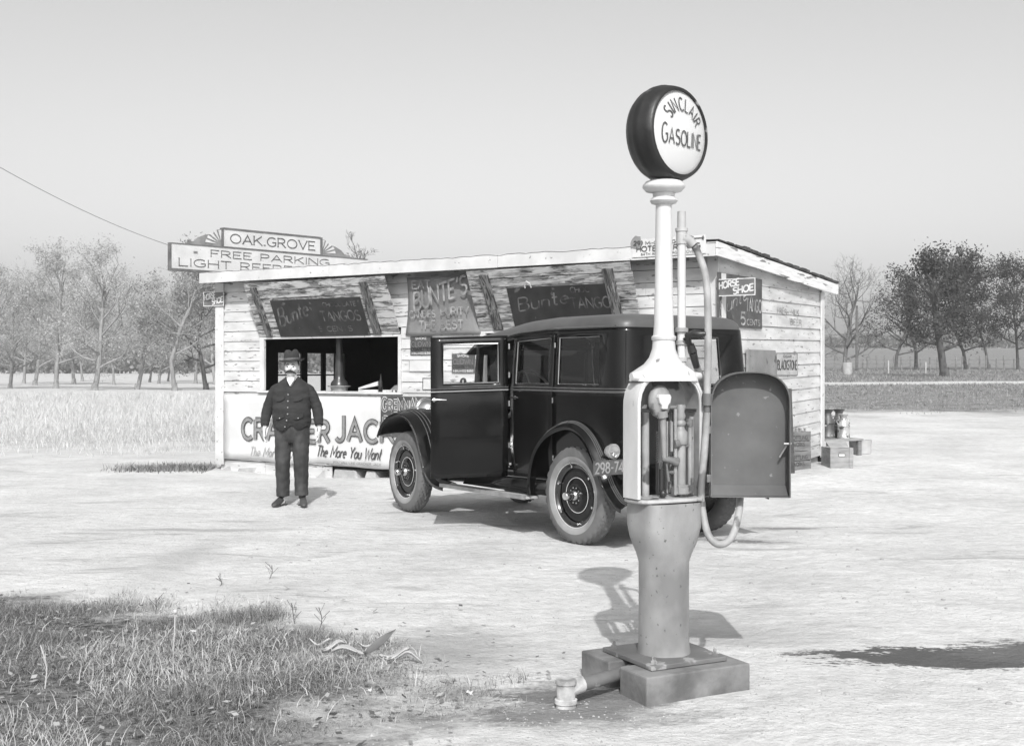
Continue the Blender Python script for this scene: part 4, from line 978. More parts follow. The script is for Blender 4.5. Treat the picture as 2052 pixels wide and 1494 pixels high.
_cr = .15; _L1 = XA - (XR + _cr); _Lc = _cr * math.pi / 2; _L2 = 2 * (HWB - _cr); UT = 2 * _L1 + 2 * _Lc + _L2
def ux(x): return XA - x                                # u on the near side
def us(x): return _L1 + 2 * _Lc + _L2 + (x - XR - _cr)  # u on the far side
def uy(y): return _L1 + _Lc + (HWB - _cr - y)           # u on the back
def shell(u, z, ins, out=0.):
    x, y = plan(u); k = 1 - (ins - out) / HWB
    rr = sst(XR + 1.3, XR, x); rear = (1 - max(0, (x - XR)) / 1.3) if x < XR + 1.3 else 0
    bul = .05 * sst(1.2, .5, z) * 0
    return C(x + (ins - out) * max(0, rear), y * k, droop(x, z))
XB, XC = .97, .325
near = [XA, 1.56, 1.05, XB + .0, .90, .85, .45, .395, XC, .265, .0, -.21, -.30, XR + _cr]
us_near = sorted(set(round(ux(x), 4) for x in near))
us_corner = [_L1 + _Lc * i / 5 for i in range(1, 6)]
us_back = sorted([uy(y) for y in (.36, .18, 0, -.18, -.36)])
us_c2 = [_L1 + _Lc + _L2 + _Lc * i / 5 for i in range(0, 6)]
us_far = [us(x) for x in (-.30, -.21, .0, .265, .325, .395, .45, .85, .90, .97, 1.05, 1.56, XA)]
US = sorted(set(round(v, 4) for v in us_near + us_corner + us_back + us_c2 + us_far))
def cen(i): return (US[i] + US[i + 1]) / 2
def is_hole(i, j):                                      # i: z band, j: u band
    u = cen(j); zc = (ZS[i] + ZS[i + 1]) / 2 if i < len(ZS) - 1 else 9
    x, y = plan(u)
    wz = 1.36 < zc < 1.765
    if u < _L1 + .01:
        if zc < 1.80 and x > XB + .0: return True            # open front doorway (near side)
        if zc < 1.80 and XC < x < XB: return True            # rear door leaf is its own part
        if wz and -.30 < x < .265: return True
    elif u > us(-.36) - .001:
        if wz and (-.30 < x < .265 or .395 < x < .90 or 1.05 < x < 1.56): return True
    elif abs(y) < .36 and wz and x < XR + .05 and zc > 1.40 - .05: return True
    return False
rows = [[shell(u, z, insz(z)) for u in US] for z in ZS]
mb = MB(); mb.grid(rows, skip=is_hole)
body = mb.build("body", black_paint, car, smooth=35, solid=.02, weld=True)
rows = [[shell(u, ZS[-1], insz(ZS[-1])) for u in US]] + [[shell(u, z, i_) for u in US] for i_, z in ROOF]
roofo = MB().grid(rows).build("roof", roof_cloth, car, smooth=60, weld=True)
# front posts, header, cowl, floor
mb = MB()
for s_ in (1, -1):
    mb.hexa([C(XA - .01, s_ * .66, 1.15), C(XA + .05, s_ * .66, 1.15), C(XA + .05, s_ * .728, 1.15), C(XA - .01, s_ * .728, 1.15), C(XA - .02, s_ * .63, 1.76), C(XA + .03, s_ * .63, 1.76), C(XA + .03, s_ * .69, 1.76), C(XA - .02, s_ * .69, 1.76)])
mb.box(XA - .02, XA + .035, -.63, .63, 1.68, 1.735, C); mb.box(XA - .01, XA + .04, -.66, .66, 1.10, 1.30, C)
mb.build("windshield_frame", black_paint, body, bevel=.006)
MB().add([C(XA + .02, -.66, 1.30), C(XA + .02, .66, 1.30), C(XA + .01, .63, 1.68), C(XA + .01, -.63, 1.68)], [(0, 1, 2, 3)]).build("windshield", glassmat("dimmed_view_glass", .6, .35), car)  # windshield tint darkened so the view through the car stays dim
# drip molding along the roof edge
dp = [shell(u, 1.842, .035, .012) for u in US if u < _L1 + .05]; dp[0] = C(XA + .12, .66, droop(XA, 1.84) - .02)
MB().tube(dp, .009, 6).build("drip_molding", mat("molding_paint", .05, .07, .15, coat=.8), car, smooth=60)
vis = MB(); vis.hexa([C(XA + .0, -.67, 1.735), C(XA + .28, -.66, 1.63), C(XA + .28, .66, 1.63), C(XA + .0, .67, 1.735), C(XA - .02, -.67, 1.80), C(XA + .28, -.66, 1.645), C(XA + .28, .66, 1.645), C(XA - .02, .67, 1.80)])
vis.build("sun_visor", black_dull, car, bevel=.01)
def hsec(x, hw, zt, zb, n=12):
    pts = []
    for i in range(n + 1):
        a = math.pi * i / n; cx_ = math.cos(a); sz = math.sin(a)
        y = hw * (abs(cx_) ** .55) * (1 if cx_ >= 0 else -1); z = zt - (zt - (zt - .28)) * (1 - sz ** .6)
        pts.append((x, y, z))
    return [C(x, hw, zb)] + [C(*p) for p in pts] + [C(x, -hw, zb)]
mb = MB(); mb.grid([hsec(1.58, .725, 1.34, .5), hsec(1.68, .70, 1.33, .5), hsec(1.86, .56, 1.28, .52)]); mb.build("cowl", black_paint, car, smooth=60, solid=.01)
mb = MB(); mb.grid([hsec(1.865, .55, 1.275, .72), hsec(2.4, .42, 1.235, .72), hsec(2.86, .33, 1.20, .72)]); hood = mb.build("hood", black_paint, car, smooth=60, solid=.008)
mb = MB()
for i in range(16):
    for s_ in (1, -1): x = 2.0 + i * .045; mb.box(x, x + .02, s_ * (.56 - (x - 1.86) * .23) - .008, s_ * (.56 - (x - 1.86) * .23) + .012, .78, .98, C)
mb.build("louvers", black_paint, hood)
mb = MB(); mb.grid([hsec(2.86, .345, 1.22, .60), hsec(2.98, .345, 1.22, .60), hsec(3.0, .31, 1.18, .64)]); mb.build("radiator_shell", nickel, car, smooth=50, solid=.01)
MB().box(2.955, 2.965, -.31, .31, .62, 1.17, C).build("radiator_core", black_dull, car)
MB().lathe([(.03, 0), (.03, .03), (.012, .04), (.035, .07), (.035, .10), (0, .11)], 12, C.__class__(C(2.92, 0, 1.215))).build("radiator_cap", nickel, car, smooth=50)
# frame, tank, floor, interior
mb = MB()
for s_ in (1, -1): mb.box(-.75, 3.05, s_ * .42 - .03, s_ * .42 + .03, .46, .58, C)
mb.box(-.5, 1.6, -.66, .66, .515, .545, C); mb.box(-.03, .03, -.6, .6, .39, .45, C); mb.box(WB - .03, WB + .03, -.6, .6, .36, .42, C)
mb.box(1.9, 2.8, -.28, .28, .40, 1.1, C)
mb.build("chassis", black_dull, car)
mb = MB(); mb.tube([C(-.62, -.50, .55), C(-.62, .50, .55)], .15, 20); mb.build("fuel_tank", black_paint, car, smooth=60)
mb = MB(); mb.tube([C(.2, .12, .30), C(.6, .12, .30)], .07, 12); mb.tube([C(-.7, .12, .32), C(2.2, .12, .33)], .022, 8); mb.build("exhaust", black_dull, car, smooth=60)
for (x, z, n_) in ((-.15, .75, "seat"), (1.0 - .25, .72, "seat")):
    mb = MB(); mb.box(x - .15, x + .38, -.62, .62, z - .16, z + .14, C); st = mb.build("seat", leather, car, bevel=.04)
    mb = MB(); mb.hexa([C(x - .18, -.62, z), C(x - .04, -.62, z), C(x - .04, .62, z), C(x - .18, .62, z), C(x - .26, -.62, z + .56), C(x - .14, -.62, z + .56), C(x - .14, .62, z + .56), C(x - .26, .62, z + .56)])
    mb.build("seat_back", leather, st, bevel=.04)
mb = MB()
cS = Vector(C(1.22, .32, 1.30)); ax = (cfw * .75 - Vector((0, 0, 1)) * .5).normalized(); e1 = clf; e2 = ax.cross(e1)
mb.tube([cS + (e1 * math.cos(R(a)) + e2 * math.sin(R(a))) * .21 for a in range(0, 361, 15)], .013, 6, caps=False)
for a in (0, 90, 180, 270): mb.tube([cS + ax * .02, cS + (e1 * math.cos(R(a)) + e2 * math.sin(R(a))) * .21], .008, 5)
mb.tube([cS, cS + ax * .5], .018, 6); mb.build("steering_wheel", mat("wheel_dark", .12, .18, .3), car, smooth=60)
# belt molding, sill molding
for (pts) in ([shell(u, 1.303, 0, .008) for u in US if u >= ux(XC) - .001],):
    mb = MB(); mb.tube(pts, .011, 6); mb.tube([p_ + Vector((0, 0, .026)) for p_ in pts], .006, 6); mb.build("belt_molding", mat("molding_paint", .05, .07), car, smooth=60)
mb = MB()
for dz in (0, .05): mb.tube([C(.45, .725, .52 + dz), C(1.62, .725, .50 + dz)], .008, 6)
mb.build("sill_molding", mat("molding_paint", .05, .07), car, smooth=60)
mb = MB(); mb.grid([[C(.4, .72, .52), C(1.75, .72, .52)], [C(.4, .74, .45), C(1.75, .74, .45)], [C(.4, .77, .385), C(1.75, .77, .385)]]); mb.build("splash_apron", black_paint, car, smooth=60, solid=.006)
# rear side door
def door_rows(x0, x1, zs, nx_=6): return [[shell(ux(x1 + (x0 - x1) * i / nx_), z, insz(z)) for i in range(nx_ + 1)] for z in zs]
xsd = [XB - .012, .90, .85, .65, .45, .395, XC + .012]
rows = [[shell(ux(x), z, insz(z)) for x in xsd] for z in ZS[:11]]
def cutarc(x): return .0
mb = MB(); mb.grid(rows, skip=lambda i, j: (7 <= i <= 8 and 1 <= j <= 4))
rd = mb.build("rear_door", black_paint, car, smooth=35, solid=.022)
def door_window(parent, x0, x1, z0, z1):
    pts = [shell(ux(x0), z0, insz(z0), -.006), shell(ux(x1), z0, insz(z0), -.006), shell(ux(x1), z1, insz(z1), -.006), shell(ux(x0), z1, insz(z1), -.006)]
    MB().add(pts, [(0, 1, 2, 3)]).build("window_glass", glass, parent)
    mb = MB(); pts = [shell(ux(x0), z1, insz(z1), .004), shell(ux(x0), z0, insz(z0), .004), shell(ux(x1), z0, insz(z0), .004), shell(ux(x1), z1, insz(z1), .004), shell(ux(x0), z1, insz(z1), .004)]
    mb.tube(pts, .006, 5); mb.build("window_channel", mat("channel_nickel", .2, .32, .25, metal=.6), parent)
door_window(rd, .90, .395, 1.362, 1.763); door_window(body, .265, -.30, 1.362, 1.763)
mb = MB(); mb.tube([shell(ux(x), 1.303, 0, .008) for x in (XB - .015, .6, XC + .015)], .011, 6); mb.tube([shell(ux(x), 1.33, 0, .008) for x in (XB - .015, .6, XC + .015)], .006, 6); mb.build("belt_molding", mat("molding_paint", .05, .07), rd, smooth=60)
def handle(parent, p, dx_, nv, scale=1):
    f = F(p, dx_, nv, (0, 0, 1)); mb = MB()
    mb.tube([f(0, 0, 0), f(0, .035, 0)], .009, 8); mb.lathe([(0, 0), (.02, 0), (.018, .008), (0, .010)], 12, F(f(0, 0, 0), dx_, (0, 0, 1), nv)); mb.tube([f(-.02, .038, 0), f(.03, .042, .002), f(.11, .038, 0)], [.007, .008, .006], 8)
    return mb.build("handle", nickel, parent, smooth=60)
handle(rd, shell(ux(XB - .075), 1.235, 0, .01), -cfw, clf)
for z in (.72, 1.22, 1.70):
    mb = MB(); q = shell(ux(XC), z, insz(z), .012); mb.tube([q - Vector((0, 0, .022)), q + Vector((0, 0, .022))], .010, 8); mb.build("hinge", nickel, rd, smooth=60)
# windows in the far side and back
for (a, b) in ((-.30, .265), (.395, .90), (1.05, 1.56)):
    MB().add([C(a, -(HWB - .02), 1.362), C(b, -(HWB - .02), 1.362), C(b, -(HWB - .045), 1.75), C(a, -(HWB - .045), 1.75)], [(0, 1, 2, 3)]).build("window_glass", glass, body)
for (a, b, lo_) in ((1.05, 1.52, 1.40),):
    MB().box(a, b, -(HWB - .07), -(HWB - .065), lo_, 1.77, C).build("added_view_block", mat("view_block_dark", .02, .03, .8), car)  # added dark sheet, keeps the sunlit wall from showing through the far front window
rw = MB().add([C(XR + .02, .36, 1.362), C(XR + .02, -.36, 1.362), C(XR + .055, -.35, 1.763), C(XR + .055, .35, 1.763)], [(0, 1, 2, 3)]).build("rear_window", glass, car)
mb = MB(); q = [C(XR - .005, .36, 1.362), C(XR - .005, -.36, 1.362), C(XR + .035, -.345, 1.763), C(XR + .035, .345, 1.763)]; mb.tube(q + [q[0]], .008, 5); mb.build("frame", mat("molding_paint", .05, .07), rw)
# open front door, swung about its rear edge
hg = shell(ux(XB), 1.2, 0, .02); hg.z = 0
ang = R(61); dd = (cfw * math.cos(ang) + clf * math.sin(ang)).normalized(); dn = (clf * math.cos(ang) - cfw * math.sin(ang)).normalized()
DW = .715; D = F(hg + dn * .0, dd, dn)
fdo = bpy.data.objects.new("front_door", None); scene.collection.objects.link(fdo); fdo.parent = car; fdo.location = (0, 0, 0); WM["front_door"] = wm(car)
mb = MB(); xd = [0.01, .075, .10, .3, .52, .60, .625, DW]; zd = [.52, .60, .9, 1.2, 1.30, 1.345, 1.375, 1.5, 1.73, 1.755, 1.80]
rows = []
for z in zd: rows.append([D(x, -insz(z) + .02 * math.sin(math.pi * min(1, max(0, (z - .5) / .85))), z - .022 * x / DW) for x in xd])
mb.grid(rows, skip=lambda i, j: (6 <= i <= 7 and 2 <= j <= 4))
fdm = mb.build("front_door", black_paint, car, smooth=35, solid=.028)
bpy.data.objects.remove(fdo); fdm.name = "front_door"; WM["front_door"] = wm(car)
fz = lambda x, y, z: D(x, y, z - .022 * x / DW)
x0_, x1_, z0_, z1_ = .10, .60, 1.375, 1.73
mb = MB(); pts = [fz(x0_, -.0, z0_), fz(x1_, -.0, z0_), fz(x1_, -.028, z1_), fz(x0_, -.028, z1_), fz(x0_, -.0, z0_)]; mb.tube([p_ + dn * .012 for p_ in pts], .007, 5); mb.build("window_channel", mat("channel_nickel", .2, .3), fdm)
MB().add([fz(x0_, -.012, z0_), fz(x1_, -.012, z0_), fz(x1_, -.04, z1_), fz(x0_, -.04, z1_)], [(0, 1, 2, 3)]).build("window_glass", glassmat("clear_glass", .5, .97), fdm)
mb = MB(); mb.tube([fz(.01, .034, 1.305), fz(DW, .034, 1.305)], .011, 6); mb.tube([fz(.01, .034, 1.33), fz(DW, .034, 1.33)], .006, 6); mb.build("belt_molding", mat("molding_paint", .05, .07), fdm, smooth=60)
handle(fdm, fz(DW - .03, .032, 1.235), -dd, dn)
for z in (.80, 1.18, 1.44, 1.70): mb = MB(); q = hg + Vector((0, 0, z)) + dn * .02; mb.tube([q - Vector((0, 0, .025)), q + Vector((0, 0, .025))], .012, 8); mb.build("hinge", nickel, fdm, smooth=60)
MB().tube([C(XB + .1, .70, .60), C(XB + .02, .76, .60)], .006, 5).build("check_strap", nickel, car)
MB().box(XB - .10, XB + .03, .705, .752, .615, .635, C).build("door_plate", nickel, car)
# fenders: swept sheet from hood/body side outward with a rolled lip and three ribs
def fender(name, side, prof, yin, yout, lip=.055, ribs=(.62, .70, .78), crown=.045):
    pf = curve([(a, 0, b) for a, b in prof], 7); rows = []; n = len(pf)
    NR = 9
    for i, p_ in enumerate(pf):
        a = pf[max(i - 1, 0)]; b = pf[min(i + 1, n - 1)]; t_ = (b - a).normalized(); nrm = Vector((-t_.z, 0, t_.x)); nrm = nrm if NORM(nrm, p_, prof) else -nrm
        row = []; t0 = i / (n - 1); yi = yin(t0) if callable(yin) else yin
        for k in range(NR):
            s_ = k / (NR - 1); y = yi + (yout - yi) * s_; h = crown * math.sin(math.pi * min(1, .15 + s_ * .85)) - crown * .45
            q = p_ + nrm * h; row.append(C(q.x, side * y, q.z))
        q = p_ - nrm * (lip * .45); row.append(C(q.x, side * (yout + .012), q.z)); q = p_ - nrm * lip; row.append(C(q.x, side * (yout + .008), q.z))
        rows.append(row)
    o = MB().grid(rows).build(name, black_paint, car, smooth=60, solid=.006)
    for rb in ribs:
        pts = []
        for i, p_ in enumerate(pf):
            a = pf[max(i - 1, 0)]; b = pf[min(i + 1, n - 1)]; t_ = (b - a).normalized(); nrm = Vector((-t_.z, 0, t_.x)); nrm = nrm if NORM(nrm, p_, prof) else -nrm
            yi = yin(i / (n - 1)) if callable(yin) else yin
            h = crown * math.sin(math.pi * (.15 + rb * .85)) - crown * .45 + .004; q = p_ + nrm * h; pts.append(C(q.x, side * (yi + (yout - yi) * rb), q.z))
        MB().tube(pts, .006, 5).build("rib", mat("rib_paint", .05, .07, .12, coat=1.), o, smooth=60)
    return o
CEN = [0, 0]
def NORM(nrm, p_, prof): return nrm.x * (p_.x - CEN[0]) + nrm.z * (p_.z - CEN[1]) > 0
RFP = [(.575, .375), (.595, .50), (.53, .74), (.38, .91), (.16, 1.01), (-.06, 1.02), (-.25, .92), (-.40, .72), (-.51, .54), (-.62, .43), (-.70, .40)]
FFP = [(1.96, .355), (2.15, .385), (2.27, .48), (2.36, .66), (2.46, .86), (2.62, 1.0), (2.84, 1.055), (3.06, 1.02), (3.22, .92), (3.32, .79)]
for s_ in (1, -1):
    CEN[:] = [-.03, .40]; fender("rear_fender", s_, RFP, .68, .845)
    CEN[:] = [2.82, .38]; fender("front_fender", s_, FFP, lambda t: .70 if t < .1 else .70 - .30 * sst(.1, .35, t), .86)
    mb = MB(); mb.prism([(2.15, .40), (2.3, .55), (2.4, .78), (2.5, .93), (2.62, 1.0), (2.84, 1.05), (3.05, 1.0), (2.6, .62), (2.2, .40)], s_ * .40, s_ * .405, C); mb.build("fender_valance", black_paint, car)
    mb = MB(); mb.box(.56, 2.02, s_ * .74, s_ * .74 + s_ * .135, .345, .368, C)
    rbn = mb.build("running_board", mat("running_board_rubber", .28, .4, .6, 30), car, bevel=.004)
    MB().box(.57, 2.0, s_ * .876, s_ * .876 + s_ * .012, .34, .374, C).build("edge_trim", chrome_dull, rbn)
    mb = MB(); mb.prism([(.40, .40), (.56, .40), (.58, .52), (.50, .78), (.33, .95), (.05, 1.03), (-.2, .99), (-.42, .82), (-.5, .7), (-.5, .5)], s_ * .655, s_ * .662, C); mb.build("wheel_well", black_dull, car)
# wheels
def wheel(x, side, steer=0.):
    c_ = C(x, side * .715, RW); ax = (clf * side); ax = Matrix.Rotation(steer, 3, 'Z') @ ax; fwv = ax.cross(Vector((0, 0, 1))); f = F(c_, fwv, Vector((0, 0, 1)), ax)
    wo = bpy.data.objects.new("wheel", None); scene.collection.objects.link(wo); wo.parent = car; wo.location = wm(car).inverted() @ c_
    WM[wo.name] = wm(car) @ Matrix.Translation(wo.location)
    MB().lathe([(.276, .0695), (.292, .0785), (.310, .0835), (.330, .0850)], 72, f, caps=False).build("dusty_sidewall", mat("dusty_rubber", .20, .30, .9, 5, bump=.2), wo, smooth=60)
    # tire: axis = local z of f. sidewalls + patterned tread
    sw = [(.262, -.045), (.27, -.066), (.31, -.082), (.35, -.084), (.385, -.074)]
    n = 160; rows = []; N_ = 9
    prof = list(sw) + [(.405 + .018 * math.sin(math.pi * k / (N_ - 1)) ** .5, -.066 + .132 * k / (N_ - 1)) for k in range(N_)] + [(r_, -h) for r_, h in reversed(sw)]
    for pi, (r_, h) in enumerate(prof):
        row = []
        for k in range(n):
            a = 2 * math.pi * k / n; rr = r_
            if 5 <= pi < 5 + N_: rr = r_ - (.014 if ((k + 2 * abs(pi - 9)) % 5 < 2) else 0)
            row.append(f(rr * math.cos(a), rr * math.sin(a), h))
        rows.append(row)
    MB().grid(rows, close=True).build("tire", rubber, wo, smooth=28)
    MB().lathe([(.235, -.05), (.272, -.062), (.276, -.055), (.262, -.03), (.262, .03), (.276, .055), (.272, .064), (.262, .062), (.25, .045), (.232, .04)], 48, f, caps=False).build("rim", mat("rim_paint", .015, .02, .2, coat=.5), wo, smooth=30)
    MB().lathe([(.245, .020), (.23, .035), (.20, .040), (.165, .030), (.15, .034), (.12, .05), (.085, .055), (.075, .05), (0, .05)], 48, f).build("wheel_disc", black_paint, wo, smooth=40)
    mb = MB(); 
    for (ra, rb, h) in ((.252, .257, .0465), (.146, .1505, .0365), (.272, .283, .0665)):
        mb.lathe([(ra, h), (ra + .001, h + .002), (rb, h + .002), (rb + .001, h)], 48, f, caps=False)
    mb.build("pinstripe", stripe, wo, smooth=60)
    mb = MB()
    for k in range(6): a = R(60 * k + 20); q = f(.243 * math.cos(a), .243 * math.sin(a), .042); mb.tube([q, q + ax * .02], .011, 8)
    mb.build("rim_bolt", nickel, wo, smooth=60); mb = MB()
    for k in range(10): a = R(36 * k); q = f(.066 * math.cos(a), .066 * math.sin(a), .05); mb.tube([q, q + ax * .012], .007, 6)
    mb.build("hub_bolt", nickel, wo)
    MB().lathe([(.05, .05), (.048, .075), (.035, .09), (.036, .16), (.030, .17), (0, .172)], 24, f).build("hub_cap", nickel, wo, smooth=40)
    if side > 0: q = f(.29 * math.cos(R(80)), .29 * math.sin(R(80)), .08); MB().tube([f(.25 * math.cos(R(80)), .25 * math.sin(R(80)), .055), q], .006, 6).build("valve_stem", nickel, wo)
    return wo
wheel(0, 1); wheel(0, -1); wheel(WB, 1, R(-5)); wheel(WB, -1, R(-5))
# spare wheel under body? no. headlights, tail light, plate
def lamp(y):
    p_ = C(2.98, y, 1.06); f = F(p_, clf, Vector((0, 0, 1)), cfw)
    h = bpy.data.objects.new("headlight", None); scene.collection.objects.link(h); h.parent = car; h.location = wm(car).inverted() @ p_; WM[h.name] = wm(car) @ Matrix.Translation(h.location)
    MB().lathe([(0, -.13), (.05, -.125), (.09, -.09), (.115, -.03), (.12, .02)], 24, f, caps=False).build("bowl", nickel, h, smooth=60, solid=.004)
    MB().lathe([(.118, .018), (.128, .022), (.128, .045), (.115, .05), (.112, .04)], 24, f, caps=False).build("rim", nickel, h, smooth=40)
    MB().lathe([(0, .05), (.06, .046), (.112, .036)], 24, f, caps=False).build("lens", mat("lamp_glass", .5, .65, .1), h, smooth=60)
    MB().tube([C(2.96, y, .93), C(2.97, y, .70)], .018, 8).build("bracket", black_paint, h)
lamp(.44); lamp(-.44)
MB().tube([C(2.96, -.46, .86), C(2.96, .46, .86)], .015, 8).build("lamp_bar", black_paint, car, smooth=60)
tp = P(1226, 904, 9.42)
f = F(tp, -clf, Vector((0, 0, 1)), -cfw); tl = MB().lathe([(0, -.05), (.045, -.04), (.055, 0), (.062, .004), (.062, .03), (.052, .034), (.048, .028), (0, .032)], 20, f).build("tail_light", mat("tail_housing", .25, .45, .3, 10, metal=.5), car, smooth=35)
mb = MB(); mb.box(-.05, .05, -.004, .004, .034, .04, f); mb.lathe([(.016, .03), (.022, .036), (.016, .042)], 12, F(f(0, -.028, 0), f.x, f.y, f.z), caps=False); mb.build("bar", nickel, tl)
MB().tube([f(0, -.02, -.04), f(0, -.05, -.12), C(-.52, .60, .72)], .012, 6).build("lamp_bracket", black_paint, tl)
pc = P(1226, 936, 9.36); f = F(pc, -clf, cfw, (0, 0, 1)); pw = .19
lp = MB().box(-pw, pw, -.002, .002, -.06, .06, f).build("license_plate", mat("plate_grey", .05, .09, .5, 10), car, bevel=.001)
mb = MB(); text(mb, "298-746", f, -pw + .02, -.04, 2 * pw - .04, .08, .17, off=.004); mb.build("lettering", ink_worn if False else mat("plate_letters", .2, .3), lp)
mb = MB()
for z in (.50, .60): mb.box(-.93, -.915, -.72, .72, z - .025, z + .025, C)
for s_ in (1, -1): mb.box(-.915, -.7, s_ * .40 - .02, s_ * .40 + .02, .53, .57, C)
mb.build("rear_bumper", nickel, car, bevel=.006) if False else None
mb = MB(); mb.grid([[shell(u, z, insz(.5), o_) for u in US if _L1 - .1 < u < UT - _L1 + .1] for z, o_ in ((.52, .0), (.46, .02), (.38, .04))]); mb.build("rear_apron", black_paint, car, smooth=60, solid=.006)

# ------------------------------------------------------------------ the pump
PC = Vector((.717, 5.54, 0)); ph = R(27); pxv = Vector((math.cos(ph), math.sin(ph), 0)); pyv = Vector((-math.sin(ph), math.cos(ph), 0))
Q = F(PC, pxv, pyv); pg = ground_z(PC.x, PC.y)
pump = thing("gas_pump", "tall white gasoline pump with round globe and open cabinet door", "pump", tuple(PC), ph)
# concrete base with a notch on its left for the pipe
mb = MB(); Hb = .13; s = .285
mb.box(-s, s, -s, -.06, -.1, Hb, Q); mb.box(-s + .14, s, -.058, .03, -.1, Hb - .004, Q); mb.box(-s, s, .032, s, -.1, Hb, Q)
cb = mb.build("concrete_base", concrete, pump, bevel=.008)
mb = MB(); mb.box(-.21, .21, -.21, .21, Hb + .002, Hb + .024, Q); bp = mb.build("base_plate", iron, pump, bevel=.004)
for (a, b) in ((-.17, -.17), (.17, -.17), (.17, .17), (-.17, .17)): MB().lathe([(.016, 0), (.016, .012), (.009, .014), (.009, .03), (0, .031)], 6, F(Q(a, b, Hb + .024), pxv, pyv)).build("anchor_bolt", iron, bp)
# pedestal: round foot, round shaft, spreading to a squarish head
def sq(r, k, n=32):
    out = []
    for i in range(n):
        a = 2 * math.pi * i / n; cx_, sy_ = math.cos(a), math.sin(a); e = 2 + 6 * k
        m = (abs(cx_) ** e + abs(sy_) ** e) ** (-1 / e); out.append((r * m * cx_, r * m * sy_))
    return out
rows = []
for z, rx, ry, k in ((.154, .126, .126, 0), (.165, .124, .124, 0), (.19, .120, .120, 0), (.24, .119, .119, 0), (.45, .118, .118, 0), (.58, .119, .119, .0), (.62, .123, .120, .1), (.66, .133, .124, .25), (.70, .143, .128, .4), (.75, .150, .130, .55), (.82, .152, .128, .6), (.862, .148, .124, .6)):
    rows.append([Q(a * rx / 1, b * ry / 1, z) for a, b in sq(1, k)])
MB().grid(rows, close=True).build("pedestal", pedm, pump, smooth=60)
CW, CD, CB, CT = .187, .062, .885, 1.30                 # cabinet half width, half depth, floor, spring of the arch
mb = MB(); mb.grid([[Q(a * rx_, b * ry_, z) for a, b in sq(1, .35, 40)] for z, rx_, ry_ in ((.861, .001, .001), (.861, .172, .10), (.866, .182, .112), (.876, .182, .112), (.883, .176, .106), (.884, .001, .001))], close=True); mb.build("cabinet_floor", mat("pump_floor", .3, .45, .5, 8, spots=(.12, 9, .6)), pump, bevel=.006)
def arch(hw, zb, zt, rise, n=14, cr=.10):               # outline of a low arch: sides, rounded shoulders
    pts = [(-hw, zb)]
    for i in range(n + 1):
        a = math.pi - math.pi * i / n; e = 2.6
        cx_, sy_ = math.cos(a), math.sin(a); m = (abs(cx_) ** e + abs(sy_) ** e) ** (-1 / e)
        pts.append((hw * m * cx_, zt + rise * m * sy_))
    pts.append((hw, zb)); return pts
outer = arch(CW, .885, CT, .175); innr = arch(CW - .012, .885, CT, .163)
# The cabinet is a deep band; a narrower front flange frames the opening
def band(o_, i_, y0, y1, name, m, par, **k):
    mb = MB(); n = len(o_); rows = [[Q(a, y0, b) for a, b in o_], [Q(a, y1, b) for a, b in o_], [Q(a, y1, b) for a, b in i_], [Q(a, y0, b) for a, b in i_], [Q(a, y0, b) for a, b in o_]]
    mb.grid(rows); return mb.build(name, m, par, **k)
cab = band(outer, innr, -CD, CD, "cabinet_shell", pump_paint, pump, smooth=40, weld=True)
band(arch(CW - .0125, .885, CT, .1625), arch(CW - .019, .885, CT, .156), -CD + .004, -CD + .012, "front_flange", pump_paint, cab, smooth=30, weld=True)
band(arch(CW - .0125, .885, CT, .1625), arch(CW - .020, .885, CT, .155), -CD + .013, CD, "inner_lining", pump_in, cab, smooth=30, weld=True)
mb = MB(); mb.prism([(a * .93, b) for a, b in arch(CW - .02, 1.30, CT + .0, .16)], CD - .02, CD - .015, Q); mb.build("upper_back_panel", pump_in, cab)
MB().box(-CW + .02, CW - .02, -.03, .05, 1.285, 1.297, Q).build("cross_bar", pump_dark, cab)
# flared cap and its side lugs
rows = []
for z, rx, ry, k in ((1.430, .165, .080, .6), (1.470, .155, .075, .5), (1.488, .125, .072, .4), (1.51, .092, .066, .2), (1.54, .068, .06, .1), (1.58, .056, .055, 0), (1.62, .052, .052, 0)):
    rows.append([Q(a * rx, b * ry, z) for a, b in sq(1, k)])
MB().grid(rows, close=True).build("flared_cap", pump_paint, pump, smooth=60)
for s_ in (-1, 1):
    mb = MB(); mb.tube([Q(s_ * .10, -.02, 1.462), Q(s_ * .165, -.02, 1.452), Q(s_ * .195, -.02, 1.452)], [.022, .022, .018], 12); mb.build("lug", pump_paint, pump, smooth=60)
MB().tube([Q(-.15, -CD + .01, 1.452), Q(-.06, -CD + .005, 1.478), Q(.06, -CD + .005, 1.478), Q(.15, -CD + .01, 1.452)], .012, 8).build("cap_bead", pump_paint, pump, smooth=60)
MB().lathe([(.052, 1.62), (.058, 1.625), (.058, 1.64), (.050, 1.645), (.046, 1.70), (.043, 1.85), (.040, 2.10), (.038, 2.265)], 24, Q).build("post", pump_paint, pump, smooth=50)
MB().lathe([(.038, 2.262), (.058, 2.268), (.066, 2.28), (.058, 2.292), (.05, 2.298), (.052, 2.31), (.05, 2.318), (.085, 2.325), (.100, 2.342), (.100, 2.352), (.085, 2.37), (.060, 2.378), (.05, 2.382), (.066, 2.392), (.0, 2.393)], 32, Q).build("collar", pump_paint, pump, smooth=50)
